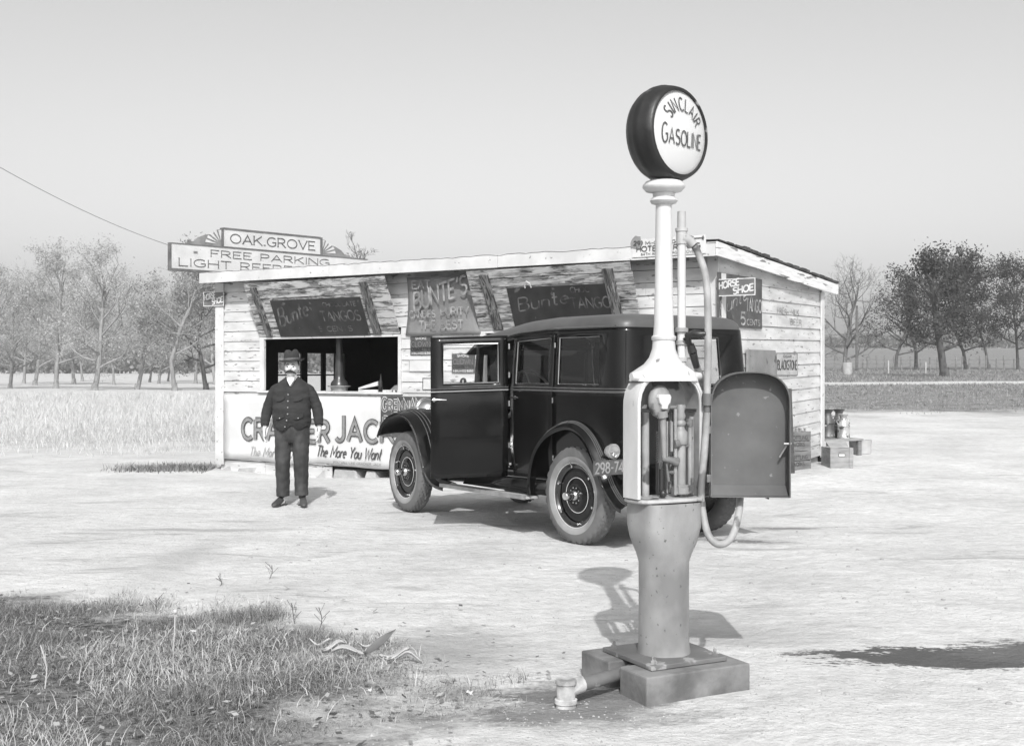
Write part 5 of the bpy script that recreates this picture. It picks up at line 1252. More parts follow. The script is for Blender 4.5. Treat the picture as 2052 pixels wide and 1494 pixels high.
# globe
gn_ = Vector((math.sin(R(43)), -math.cos(R(43)), 0)); gx_ = Vector((gn_.y * -1, gn_.x, 0)); gx_ = Vector((math.cos(R(43)), math.sin(R(43)), 0))
gc = PC + Vector((.016, 0, 2.592)) ; GF = F(gc, gx_, Vector((0, 0, 1)), gn_)
globe = bpy.data.objects.new("globe", None); scene.collection.objects.link(globe); globe.parent = pump; globe.location = wm(pump).inverted() @ gc; WM["globe"] = wm(pump) @ Matrix.Translation(globe.location)
MB().lathe([(.19, -.085), (.205, -.078), (.222, -.05), (.228, -.02), (.231, -.014), (.231, .014), (.228, .02), (.222, .05), (.213, .074), (.202, .084), (.196, .084), (.196, .07)], 48, GF, caps=False).build("metal_band", mat("globe_band", .012, .022, .45, 5, spots=(.30, 6, .60), bump=.3), globe, smooth=50)
def dome(h0, s_): return [(.0, s_ * (h0 + .022)), (.06, s_ * (h0 + .0205)), (.12, s_ * (h0 + .014)), (.17, s_ * (h0 + .006)), (.197, s_ * (h0 - .004))]
MB().lathe(dome(.074, 1), 48, GF, caps=False).build("lens", globe_glass, globe, smooth=60)
MB().lathe(dome(.074, -1), 48, GF, caps=False).build("lens", globe_glass, globe, smooth=60)
def onlens(x, z): r_ = math.hypot(x, z); return GF(x, z, .0975 - .022 * (r_ / .19) ** 2 + .003)
class LF_:                                              # lettering follows the lens; y grows into the lens
    def __call__(s, a, o_, b): p_ = onlens(a, b); return p_ + gn_ * (-o_ - .003) * .6
mb = MB(); lf_ = LF_()
text(mb, "GASOLINE", lf_, -.142, -.062, .285, .072, .105, hs=[1.25] + [.95] * 7, gap=.2, tilt=-.02)
st = "SINCLAIR"; tot = text_len(st, .2); ang = R(150); tota = R(126); acc = 0
for ch in st:
    g_ = GL[ch]; mid = (acc + g_[0] / 2) / tot; a = ang - R(3) - mid * tota - 0; ra = .098; hgt = .046; kx = .043
    ca, sa = math.cos(a), math.sin(a); tx, tz = sa, -ca
    for st_ in g_[1]:
        pts = [( (ra + hgt * 1.35 * q_[1]) * ca + tx * (q_[0] - g_[0] / 2) * kx, (ra + hgt * 1.35 * q_[1]) * sa + tz * (q_[0] - g_[0] / 2) * kx) for q_ in st_]
        stroke_poly(mb, pts, .0070, lambda x_, z_: lf_(x_, -.0032 - .0003 * (len(mb.v) % 5), z_))
    acc += g_[0] + .2
mb.build("lettering", mat("globe_letters", .05, .10, .5, 20), globe)
MB().lathe([(.05, -.235), (.06, -.222), (.075, -.205)], 20, F(gc, (1, 0, 0), (0, 1, 0), (0, 0, 1)), caps=False).build("globe_neck", mat("globe_band", .02, .03), globe, smooth=60)
# side pipe with tee at its top
SP = Q(.110, -.01, 0)
V3 = lambda x, y, z: Q(x, y, z)
MB().tube([V3(.095, -.01, 1.455), V3(.095, -.01, 2.10)], .020, 12).build("delivery_pipe", pump_paint, pump, smooth=60)
mb = MB(); mb.tube([V3(.095, -.01, 2.08), V3(.095, -.01, 2.14)], [.026, .026], 12); mb.tube([V3(.095, -.01, 2.14), V3(.095, -.01, 2.155)], .030, 12); mb.tube([V3(.095, -.01, 2.15), V3(.095, -.01, 2.215)], .021, 12); mb.tube([V3(.095, -.01, 2.205), V3(.095, -.01, 2.235)], .020, 8)
mb.tube([V3(.095, -.01, 2.11), V3(.13, -.02, 2.10), V3(.15, -.03, 2.075)], [.03, .026, .022], 12); mb.build("pipe_tee", mat("fitting_grey", .28, .42, .5, 8, spots=(.12, 9, .6)), pump, smooth=60)
for z, r_ in ((1.52, .028), (1.60, .028), (1.66, .032)): MB().lathe([(.02, z), (r_, z + .003), (r_, z + .02), (.02, z + .023)], 16, F(V3(.095, -.01, 0), pxv, pyv)).build("coupling", mat("fitting_grey", .3, .4), pump, smooth=40)
def PP(px, py, dy=0.): return P(px, py, 5.5 + dy)
hp = [V3(.15, -.03, 2.075), PP(1398, 505, .10), PP(1412, 545, .08), PP(1418, 600, .06), PP(1419, 700, .05), PP(1417, 790, .04)]
MB().tube(curve(hp, 6), [.0175] * 31, 12).build("hose", hose_m, pump, smooth=60)
mb = MB(); mb.tube([PP(1417, 788, .04), PP(1417, 812, .04)], .024, 12); mb.tube([PP(1417, 812, .04), PP(1417, 826, .04)], .015, 10); mb.build("hose_coupling", iron, pump, smooth=50)
hp = [PP(1417, 826, .04), PP(1412, 900, .05), PP(1405, 985, .06), PP(1409, 1030, .04), PP(1420, 1072, .0), PP(1441, 1090, -.02), PP(1464, 1078, .0), PP(1478, 1040, .05), PP(1483, 985, .14), PP(1474, 900, .22), PP(1440, 820, .24), PP(1412, 775, .2), PP(1395, 730, .1)]
cv = curve(hp, 8); MB().tube(cv, .0175, 12).build("hose", hose_m, pump, smooth=60)
q = cv[20]; MB().tube([cv[19], cv[20], cv[21]], .0195, 12).build("hose_band", iron, pump, smooth=60)
mb = MB(); mb.tube([PP(1396, 735, .1), PP(1388, 705, .06)], [.016, .020], 12); mb.tube([PP(1388, 705, .06), PP(1383, 690, .05)], [.022, .018], 12); mb.tube([PP(1381, 690, .05), PP(1378, 672, .02), PP(1392, 668, .0), PP(1404, 670, -.01), PP(1414, 668, -.02)], [.014, .016, .020, .018, .010], 10)
mb.tube([PP(1370, 680, .04), PP(1383, 672, .02)], .007, 6); mb.build("nozzle", pump_dark, pump, smooth=60)
# works inside the cabinet
mb = MB(); mb.tube([V3(-.130, -.04, .887), V3(-.130, -.04, 1.285)], .018, 14); mb.lathe([(.034, .886), (.034, .894), (.019, .897)], 14, F(V3(-.130, -.04, 0))); mb.build("riser_pipe", pump_in, pump, smooth=50)
mb = MB(); mb.tube([V3(.075, -.03, .90), V3(.075, -.03, .93)], .046, 16); mb.tube([V3(.075, -.03, .93), V3(.075, -.03, 1.13)], .024, 16)
mb.lathe([(.03, 1.13), (.034, 1.135), (.034, 1.19), (.022, 1.20), (.018, 1.215), (.026, 1.225), (.026, 1.235), (.018, 1.245), (.025, 1.265), (.018, 1.285), (.022, 1.30), (.016, 1.318), (0, 1.32)], 18, F(V3(.075, -.03, 0))); mb.build("pump_cylinder", pump_in, pump, smooth=50)
mb = MB(); mb.tube([V3(.035, -.045, .895), V3(.035, -.045, 1.30)], .009, 8); mb.tube([V3(.118, -.045, .90), V3(.118, -.045, 1.215)], .011, 8); mb.tube([V3(.02, 0, .90), V3(.02, 0, 1.24)], .006, 6); mb.build("piston_rod", pump_in, pump, smooth=60)
MB().box(.03, .125, -.052, -.04, 1.12, 1.13, Q).build("clamp", iron, pump); MB().box(.04, .13, -.065, -.02, .905, .94, Q).build("cylinder_foot", pump_in, pump, bevel=.002)
mb = MB(); mb.tube([V3(.118, -.045, 1.215), V3(.118, -.045, 1.25)], .016, 8); mb.tube([V3(.095, -.05, 1.225), V3(.125, -.05, 1.235)], .009, 6); mb.build("rod_cap", iron, pump, smooth=50); mb = MB()
mb.tube([V3(.025, -.045, 1.135), V3(.05, -.045, 1.135)], .022, 10); mb.build("collar_clamp", iron, pump, smooth=50, bevel=.002); mb = MB(); mb.tube([V3(.02, -.045, 1.06), V3(.05, -.045, 1.055)], .018, 10); mb.build("collar_clamp", iron, pump, smooth=50, bevel=.002)
mb = MB(); fh = F(Q(-.045, -.045, 1.335), pxv, Vector((0, 0, 1)), -pyv)
mb.ball((0, 0, -.015), .062, .078, .035, 18, 12, fh); mb.build("gear_housing", pump_in, pump, smooth=60)
mb = MB(); mb.prism([(-.036, .02), (-.03, .034), (.03, .034), (.036, .02), (.030, -.004), (.018, -.02), (.016, -.036), (-.016, -.036), (-.018, -.02), (-.030, -.004)], -.035, 0, F(fh(0, .0, .0), pxv, pyv, (0, 0, 1))); mb.build("gear_cover", mat("bright_casting", .45, .6, .4, 12, spots=(.15, 9, .62)), pump, bevel=.006)
mb = MB(); mb.tube([Q(-.04, -.05, 1.27), Q(-.035, -.055, 1.07)], [.016, .011], 12); mb.tube([Q(-.045, -.05, 1.29), Q(-.04, -.05, 1.26)], .026, 12); mb.build("pump_handle_arm", pump_in, pump, smooth=60)
mb = MB(); mb.tube([Q(-.045, -.05, 1.07), Q(.0, -.06, 1.06), Q(.035, -.055, 1.045)], [.014, .016, .018], 10); mb.tube([Q(-.02, -.045, 1.05), Q(.0, -.04, .96)], .008, 8); mb.build("link_arm", iron, pump, smooth=60)
mb = MB(); mb.box(-.066, -.060, -.05, -.03, .90, 1.05, Q); mb.box(-.025, -.019, -.05, -.03, .90, 1.05, Q); mb.tube([Q(-.042, -.04, .91), Q(-.042, -.04, 1.02)], .012, 10); mb.ball((0, 0, 0), .018, .018, .02, 12, 8, F(Q(-.042, -.055, .905)))
mb.build("valve_cage", pump_dark, pump, smooth=40)
for x_, y_, z0_, z1_, r_ in ((-.098, .0, .89, 1.29, .006), (-.005, .02, .89, 1.29, .010), (.055, .02, .90, 1.28, .008), (.145, -.02, .89, 1.26, .013), (.01, -.05, 1.10, 1.24, .007)):
    MB().tube([Q(x_, y_, z0_), Q(x_, y_, z1_)], r_, 8).build("piston_rod", pump_in, pump, smooth=60)
mb = MB(); mb.tube([Q(.118, -.045, 1.16), Q(.145, -.02, 1.16)], .010, 8); mb.build("union_fitting", iron, pump, smooth=60)
MB().tube([Q(-.005, .02, 1.0), Q(.035, -.045, 1.0)], .010, 8).build("union_fitting", iron, pump, smooth=60)
pts = [Q(-.06 + .004 * math.cos(i * 1.2), -.03 + .004 * math.sin(i * 1.2), 1.03 + i * .0022) for i in range(76)]; MB().tube(pts, .0022, 4).build("chain", mat("chain_dark", .05, .08), pump)
mb = MB(); mb.box(.06, .10, -.05, .0, .886, .899, Q); mb.box(-.15, -.06, -.05, .0, .886, .893, Q); mb.build("foot_bracket", pump_in, pump, bevel=.002)
# open door, its inside facing the camera
hd = Q(CW + .012, -CD - .012, 0); da = R(-4); ddx = Vector((math.cos(da), math.sin(da), 0)); ddy = Vector((-math.sin(da), math.cos(da), 0)); DF = F(hd + ddx * .012, ddx, ddy)
dw = .372; dz0, dz1 = .882, 1.31
def doutl(i_): return [(a + dw / 2, b) for a, b in arch(dw / 2 - i_, dz0 + i_, dz1, .165 - i_, 20)]
o1 = doutl(0); o2 = doutl(.006); mb = MB()
n = len(o1); yb_ = .048
rows = [[DF(a, yb_ + .003, b) for a, b in o1], [DF(a, -.036, b) for a, b in o1], [DF(a, -.036, b) for a, b in o2], [DF(a, yb_, b) for a, b in o2]]
mb.grid(rows); b0 = len(mb.v); mb.add([DF(a, yb_, b) for a, b in o2], [tuple(range(n))]); mb.add([DF(a, yb_ + .003, b) for a, b in o1], [tuple(range(n))])
mb.box(.004, dw - .004, -.03, yb_, dz0, dz0 + .006, DF); mb.hexa([DF(.008, -.006, dz0 + .006), DF(dw - .008, -.006, dz0 + .006), DF(dw - .008, yb_ - .001, dz0 + .05), DF(.008, yb_ - .001, dz0 + .05), DF(.008, -.008, dz0 + .007), DF(dw - .008, -.008, dz0 + .007), DF(dw - .008, yb_ - .004, dz0 + .052), DF(.008, yb_ - .004, dz0 + .052)])
dr = mb.build("cabinet_door", doorin, pump, smooth=25)
for z in (.97, 1.20): MB().box(-.018, .004, -.03, .0, z - .018, z + .018, DF).build("hinge", iron, dr, bevel=.003)
mb = MB(); mb.tube([DF(dw - .03, -.02, 1.135), DF(dw + .004, -.02, 1.135)], .006, 8); mb.tube([DF(dw - .008, 0, 1.135), DF(dw - .045, .01, 1.07)], .005, 6); mb.build("latch", chrome_dull, dr, smooth=60)
# filler pipe
fp_ = [Q(-.18, -.01, .09), P(1250, 1347, 5.42), P(1200, 1362, 5.30), P(1160, 1372, 5.22), P(1140, 1374, 5.19)]
MB().tube(curve(fp_, 5), .030, 14).build("suction_pipe", iron, pump, smooth=60)
e0 = P(1134, 1392, 5.17); gz = ground_z(e0.x, e0.y)
mb = MB(); mb.tube([Vector((e0.x, e0.y, gz - .05)), Vector((e0.x, e0.y, gz + .015))], .044, 16); mb.lathe([(.044, gz + .015), (.05, gz + .018), (.05, gz + .035), (.04, gz + .037), (.042, gz + .05), (.042, gz + .10), (.048, gz + .104), (.046, gz + .122), (.036, gz + .124), (0, gz + .118)], 20, F((e0.x, e0.y, 0)))
mb.tube([Vector((e0.x, e0.y, gz + .08)), P(1165, 1370, 5.23)], [.040, .036], 14); mb.build("pipe_elbow", mat("elbow_paint", .22, .55, .6, 9, lo=.4, hi=.6, spots=(.1, 10, .62), bump=.3), pump, smooth=45)
# ------------------------------------------------------------------ the man
mx, my = -2.42, 12.9; mg = ground_z(mx, my) + .0
man = thing("person", "man with a moustache in felt hat, dark buttoned cardigan and worn trousers", "person", (mx, my, mg))
M_ = F((mx, my, mg))
skin = mat("skin", .58, .68, .6, 12); wool = mat("cardigan_wool", .020, .032, .95, 9, stretch=(1, 1, 2.2), bump=.6, bscale=7, bdist=.025); denim = mat("trouser_cloth", .030, .055, .9, 5, lo=.4, hi=.6, stretch=(1.5, 1.5, .7), bump=.8, bscale=8, bdist=.03)
felt = mat("hat_felt", .028, .045, .95, 8, bump=.2); shirt_m = mat("shirt_cloth", .5, .6, .9, 8); hair_m = mat("moustache_hair", .02, .05, .9, 30); leather_m = mat("shoe_leather", .03, .07, .6, 8, bump=.2)
# body: one continuous figure, voxel-joined from tapered limbs, hands with fingers
mb = MB()
def tubeL(pts, rad, n=12, up=(0, 1, 0)): mb.tube([M_(*p_) for p_ in pts], rad, n, up=up)
tubeL([(0, .02, .70), (0, .02, .85), (0, .0, 1.0), (0, .0, 1.15), (0, .01, 1.28), (0, .01, 1.36)], [(.09, .14), (.11, .16), (.13, .165), (.12, .17), (.09, .16), (.05, .08)])
tubeL([(0, .01, 1.32), (.0, -.01, 1.44)], [.066, .058])
# head
mb.ball((0, -.015, 1.525), .074, .094, .115, 20, 14, M_); mb.ball((0, -.045, 1.465), .052, .06, .055, 16, 10, M_)
mb.tube([M_(0, -.105, 1.535), M_(0, -.128, 1.505), M_(0, -.118, 1.493)], [.009, .016, .012], 10); mb.ball((.0, -.088, 1.553), .058, .022, .012, 14, 8, M_)
for s_ in (-1, 1):
    mb.ball((s_ * .076, .0, 1.515), .010, .022, .034, 10, 8, M_); mb.ball((s_ * .040, -.078, 1.50), .024, .022, .024, 10, 8, M_)
    # arms: shoulder -> elbow -> wrist
    sh = (s_ * .185, .01, 1.315); el = (s_ * .275, .03, 1.06); wr = (s_ * .305, -.03, .855)
    if s_ > 0: wr = (s_ * .315, -.02, .86)
    tubeL([(s_ * .08, .01, 1.28), (s_ * .17, .01, 1.27), (s_ * .24, .02, 1.19), el, (s_ * .295, .0, .95), wr], [.045, .045, .045, .042, .038, .027])
    # palm and fingers, hanging, slightly curled
    px_ = wr[0] + s_ * .004; palm = [(px_, wr[1], wr[2]), (px_, wr[1] - .012, wr[2] - .045), (px_ - s_ * .002, wr[1] - .018, wr[2] - .085)]
    mb.tube([M_(*p_) for p_ in palm], [(.024, .021), (.038, .018), (.040, .016)], 12, up=(0, 1, 0))
    for k, ln in enumerate((.066, .076, .071, .055)):
        oy = (k - 1.5) * .019; b = Vector(palm[2]); b.y += oy
        mb.tube([M_(*(b + Vector((0, 0, .02)))), M_(*(b + Vector((0, -.002, -.004)))), M_(*(b + Vector((-s_ * .006, -.004, -ln * .45)))), M_(*(b + Vector((-s_ * .020, -.008, -ln * .80)))), M_(*(b + Vector((-s_ * .034, -.012, -ln * .95))))], [.0105, .0105, .0098, .0088, .0070], 8)
    b = Vector(palm[1]); mb.tube([M_(*(b + Vector((-s_ * .0, -.022, .012)))), M_(*(b + Vector((-s_ * .012, -.048, -.018)))), M_(*(b + Vector((-s_ * .018, -.055, -.048))))], [.014, .011, .009], 8)
    # legs
    hx = s_ * .10; fx = s_ * .105 + .005
    tubeL([(hx, .02, .82), (hx, .01, .62), (fx, -.015, .47), (fx, .01, .30), (fx, .02, .10), (fx, .02, .06)], [.085, .075, .055, .05, .036, .034])
    tubeL([(fx, .03, .045), (fx + s_ * .02, -.05, .035), (fx + s_ * .04, -.11, .03)], [.026, .022, .016])
body_o = mb.build("body", skin, man, remesh=.0075); man.scale = (.96, 1, 1)
# clothing: lofted shells that follow the body, with folds
def loft(secs, n=28, fold=0., fr=M_, seed=1, close_top=False):
    rows = []
    r_ = random.Random(seed); ph_ = [r_.uniform(0, 6.28) for _ in range(6)]
    for (cx_, cy_, z, rx, ry, e) in secs:
        row = []
        for k in range(n):
            a = 2 * math.pi * k / n; ca, sa = math.cos(a), math.sin(a); m = (abs(ca) ** e + abs(sa) ** e) ** (-1 / e)
            f_ = 1 + fold * (math.sin(z * 70 + ph_[0] + math.sin(a * 2 + ph_[1]) * 1.6) * .5 + .5 * math.sin(a * 5 + z * 30 + ph_[2]))
            row.append(fr(cx_ + rx * m * ca * f_, cy_ + ry * m * sa * f_, z))
        rows.append(row)
    return rows
def dens(secs, k=4):
    out = []
    for a, b in zip(secs, secs[1:]):
        for i in range(k): t_ = i / k; tt = t_ ; out.append(tuple(a[j] + (b[j] - a[j]) * tt for j in range(6)))
    return out + [secs[-1]]
mb = MB()
S_ = [(0, .0, .862, .205, .150, 2.3), (0, .0, .90, .212, .158, 2.3), (0, -.005, .97, .215, .170, 2.3), (0, -.01, 1.04, .212, .178, 2.3), (0, -.005, 1.10, .214, .170, 2.3), (0, 0, 1.18, .210, .155, 2.4), (0, .005, 1.26, .210, .138, 2.5), (0, .01, 1.31, .200, .122, 2.5), (0, .012, 1.345, .162, .106, 2.3), (0, .014, 1.375, .118, .092, 2.2), (0, .018, 1.40, .086, .080, 2), (0, .024, 1.418, .071, .070, 2)]
rows = loft(dens(S_, 6), 40, .022)
# V neck: push front-centre rows down
nn = len(rows); 
for ri, row in enumerate(rows):
    for k, p_ in enumerate(row):
        lx = p_.x - mx; ly = p_.y - my; lz = p_.z - mg
        if ly < 0 and lz > 1.30: 
            dv = (lz - 1.30) * .95 * math.exp(-(lx / .038) ** 2); row[k] = Vector((p_.x, p_.y + .02 * math.exp(-(lx / .05) ** 2), p_.z - dv))
        if lz < .92: row[k] = Vector((p_.x, p_.y, row[k].z + .02 * math.sin(k * .9) - (.03 if ly < 0 and -.12 < lx < -.01 else 0) + (.03 if ly < 0 and .0 <= lx < .05 else 0)))
mb.grid(rows, close=True)
card = mb.build("cardigan", wool, man, smooth=180, solid=.012, sub=1)
for s_ in (-1, 1):
    wr = (s_ * .305, -.03, .88) if s_ < 0 else (.315, -.02, .885)
    pts = curve([M_(s_ * .12, .01, 1.30), M_(s_ * .19, .012, 1.27), M_(s_ * .242, .02, 1.18), M_(s_ * .285, .03, 1.06), M_(s_ * .302, .0, .96), M_(*wr)], 6)
    rad = [pl(i / (len(pts) - 1), [(0, .05), (.12, .058), (.22, .060), (.4, .058), (.62, .060), (.85, .052), (.93, .044), (1, .040)]) * (1 + .035 * math.sin(i * 2.1) + .03 * math.sin(i * 1.3)) for i in range(len(pts))]
    MB().tube(pts, rad, 18, caps=False).build("sleeve", wool, man, smooth=180, solid=.008, sub=1)
    q = pts[-1]; dq = (pts[-1] - pts[-2]).normalized(); MB().tube([q - dq * .045, q - dq * .02, q + dq * .004], [.047, .046, .040], 18, caps=False).build("cuff", mat("cuff_wool", .02, .03, .95), man, smooth=180, solid=.006)
    # pocket flaps on the cardigan
    for zc, xo in ((1.205, .10), (1.01, .105)):
        rows = []
        for j in range(4):
            row = []
            for i in range(7):
                lx = s_ * xo + (i - 3) * .016; sk = -s_ * (i - 3) * .004
                zz = zc - j * .014 - (.010 * (1 - abs(i - 3) / 3) if j == 3 else 0) + sk * s_ * -1
                e = 2.35; rx_, ry_ = .217, pl(zz, [(.97, .170), (1.04, .178), (1.1, .170), (1.18, .155), (1.26, .138)]); yv = -ry_ * max(0, 1 - abs(lx / rx_) ** e) ** (1 / e)
                row.append(M_(lx, yv - .014 - .004 * j * .5, zz))
            rows.append(row)
        MB().grid(rows).build("pocket_flap", mat("flap_wool", .022, .032, .95), card, solid=.006)
        lx = s_ * xo; yv = -pl(zc, [(.97, .170), (1.04, .178), (1.18, .155), (1.26, .138)]) * (1 - abs(lx / .217) ** 2.35) ** (1 / 2.35)
        MB().ball((lx, yv - .024, zc - .040), .007, .004, .007, 8, 6, M_).build("button", mat("button_bone", .25, .4, .3), card)
# button band and buttons
mb = MB(); bt = []
for i in range(12):
    zz = .875 + .385 * i / 11; ry_ = pl(zz, [(.86, .150), (.97, .170), (1.04, .178), (1.1, .170), (1.18, .155), (1.26, .138)]); xo = -.012 - .035 * sst(1.0, .87, zz)
    bt.append((M_(xo - .016, -ry_ - .011, zz), M_(xo + .016, -ry_ - .011, zz), ry_, xo, zz))
mb.grid([[a, b] for a, b, *_ in bt]); mb.build("button_band", mat("flap_wool", .02, .03), card, solid=.008)
for i in (0, 2, 4, 6, 8, 10): _, _, ry_, xo, zz = bt[i]; MB().ball((xo, -ry_ - .018, zz), .008, .005, .008, 10, 6, M_).build("button", mat("button_bone", .25, .4), card)
# shirt collar and front in the V
mb = MB(); mb.add([M_(-.036, -.092, 1.375), M_(.036, -.092, 1.375), M_(.034, -.07, 1.415), M_(-.034, -.07, 1.415), M_(0, -.118, 1.315)], [(0, 4, 1), (0, 1, 2, 3)])
mb.build("shirt_front", shirt_m, man, solid=.006)
mb = MB(); n = 20; mb.grid([[M_(.064 * math.cos(2 * math.pi * k / n), .0 + .066 * math.sin(2 * math.pi * k / n), 1.39 - .015 * max(0, -math.sin(2 * math.pi * k / n))) for k in range(n)], [M_(.060 * math.cos(2 * math.pi * k / n), .0 + .060 * math.sin(2 * math.pi * k / n), 1.415 - .012 * max(0, -math.sin(2 * math.pi * k / n))) for k in range(n)]], close=True); mb.build("shirt_collar", shirt_m, man, smooth=180, solid=.005)
for s_ in (-1, 1): MB().add([M_(s_ * .006, -.078, 1.405), M_(s_ * .040, -.062, 1.41), M_(s_ * .040, -.085, 1.375), M_(s_ * .018, -.094, 1.365)], [(0, 1, 2, 3)]).build("collar_point", shirt_m, man, solid=.004)
# trousers: seat and two legs
mb = MB()
rr_ = loft(dens([(0, .005, .695, .14, .095, 2.2), (0, .005, .735, .185, .118, 2.4), (0, .005, .80, .202, .132, 2.3), (0, .0, .86, .200, .138, 2.3), (0, 0, .95, .19, .14, 2.3)], 3), 30, .012, seed=4); mb.grid(rr_, close=True)
mb.f.append(tuple(range(29, -1, -1))); mb.f.append(tuple((len(rr_) - 1) * 30 + k for k in range(30)))
for s_ in (-1, 1):
    L_ = [(s_ * .098, .01, .80, .100, .118, 2.2), (s_ * .098, .0, .70, .098, .110, 2.1), (s_ * .102, -.005, .58, .092, .10, 2), (s_ * .105, -.015, .47, .084, .092, 2), (s_ * .106, .0, .36, .082, .09, 2), (s_ * .105, .01, .24, .077, .088, 2), (s_ * .106, .015, .145, .075, .088, 2), (s_ * .106, .012, .105, .078, .09, 2)]
    if s_ > 0: L_ = [(a, b, c_ + .01, d * 1.02, e_, f_) for a, b, c_, d, e_, f_ in L_]
    b0 = len(mb.v); rr_ = loft(dens(L_, 8), 26, .045, seed=6 + s_); mb.grid(rr_, close=True)
    mb.f.append(tuple(b0 + k for k in range(25, -1, -1))); mb.f.append(tuple(b0 + (len(rr_) - 1) * 26 + k for k in range(26)))
mb.build("trousers", denim, man, smooth=180, remesh=.009)
for s_ in (-1, 1):                                       # shoes
    mb = MB(); fx = s_ * .108; secs = []
    for t_, wd, ht in ((.075, .032, .05), (.05, .040, .075), (.0, .043, .10), (-.05, .042, .085), (-.10, .046, .062), (-.15, .044, .050), (-.19, .030, .038), (-.205, .012, .02)):
        cx_ = fx + s_ * (.02 + (-t_) * .22); cy_ = t_; row = []
        for k in range(14):
            a = 2 * math.pi * k / 14; row.append(M_(cx_ + wd * math.cos(a), cy_, max(.0, ht * .5 + ht * .5 * math.sin(a) * 1.05) + .008))
        secs.append(row)
    b0 = len(mb.v); mb.grid(secs, close=True); mb.f.append(tuple(range(13, -1, -1))); mb.f.append(tuple(7 * 14 + k for k in range(14)))
    mb.tube([M_(fx + s_ * .01, .02, .06), M_(fx, .02, .14)], [.048, .046], 14); shoe = mb.build("shoe", leather_m, man, smooth=180, sub=1)
    MB().prism([(0, 0)] * 0 or [(fx + s_ * .0 - .04, -.0), (fx + .04, 0), (fx + .04, .010), (fx - .04, .010)], .01, .09, M_).build("heel", black_dull, shoe)
# face
for s_ in (-1, 1):
    MB().ball((s_ * .030, -.094, 1.526), .015, .010, .008, 10, 6, M_).build("eye", mat("eye_dark", .03, .05, .3), body_o)
    mb = MB(); mb.tube([M_(s_ * .012, -.108, 1.548), M_(s_ * .032, -.108, 1.553), M_(s_ * .052, -.095, 1.546)], [.004, .006, .003], 6); mb.build("eyebrow", hair_m, body_o)
    mb = MB(); mb.tube([M_(0, -.126, 1.482), M_(s_ * .022, -.124, 1.477), M_(s_ * .047, -.108, 1.464), M_(s_ * .064, -.088, 1.450)], [.011, .013, .010, .004], 8); mb.build("moustache", hair_m, body_o, smooth=60)
mb = MB(); mb.tube([M_(-.018, -.106, 1.462), M_(.018, -.106, 1.462)], .005, 6); mb.build("mouth", mat("lip", .2, .25), body_o)
mb = MB(); rows = []
for z, rx_, ry_ in ((1.475, .070, .085), (1.52, .078, .098), (1.57, .080, .102), (1.61, .074, .098)):
    rows.append([M_(rx_ * math.cos(R(a)), .0 + ry_ * math.sin(R(a)), z) for a in range(-8, 189, 14)])
mb.grid(rows); mb.build("hair", hair_m, body_o, smooth=180, solid=.006)
# hat: tilted brim, pinched crown
HT = F(M_(0, -.006, 1.584), (1, 0, .07), (0, 1, -.02), Vector((-.07, .02, 1)))
hat = bpy.data.objects.new("hat", None); scene.collection.objects.link(hat); hat.parent = man; WM["hat"] = wm(man); mb = MB(); rows = []
n = 36
for r0, h in ((.088, .004), (.105, .0), (.125, -.002), (.145, .002), (.150, .006), (.150, .010), (.143, .008), (.12, .006), (.1, .008), (.09, .012)):
    row = []
    for k in range(n):
        a = 2 * math.pi * k / n; up_ = .020 * abs(math.cos(a)) ** 2 * max(0, (r0 - .1) / .05) - .014 * max(0, -math.sin(a)) * max(0, (r0 - .1) / .05)
        row.append(HT(r0 * .97 * math.cos(a), r0 * .98 * math.sin(a), h + up_))
    rows.append(row)
mb.grid(rows, close=True); mb.build("brim", felt, hat, smooth=180)
mb = MB(); rows = []
for r0, h in ((.089, .0), (.090, .03), (.088, .06), (.084, .09), (.076, .115), (.06, .13), (.035, .134), (.001, .128)):
    row = []
    for k in range(n):
        a = 2 * math.pi * k / n; fr_ = max(0, -math.sin(a)); dn_ = .028 * math.exp(-(r0 * math.cos(a) / .022) ** 2) * sst(.085, .13, h) ; pin = 1 - .16 * sst(.05, .12, h) * fr_ * abs(math.cos(a))
        row.append(HT(r0 * pin * math.cos(a), r0 * 1.15 * math.sin(a), h - dn_ + .008 * math.sin(a) * sst(.08, .13, h)))
    rows.append(row)
mb.grid(rows, close=True); mb.build("crown", felt, hat, smooth=180)
mb = MB(); mb.grid([[HT(r0 * math.cos(2 * math.pi * k / n), r0 * 1.15 * math.sin(2 * math.pi * k / n), h) for k in range(n)] for r0, h in ((.0905, .010), (.0935, .012), (.0925, .036), (.0890, .038))], close=True); mb.build("hat_band", mat("band_grey", .08, .11, .7), hat, smooth=180)

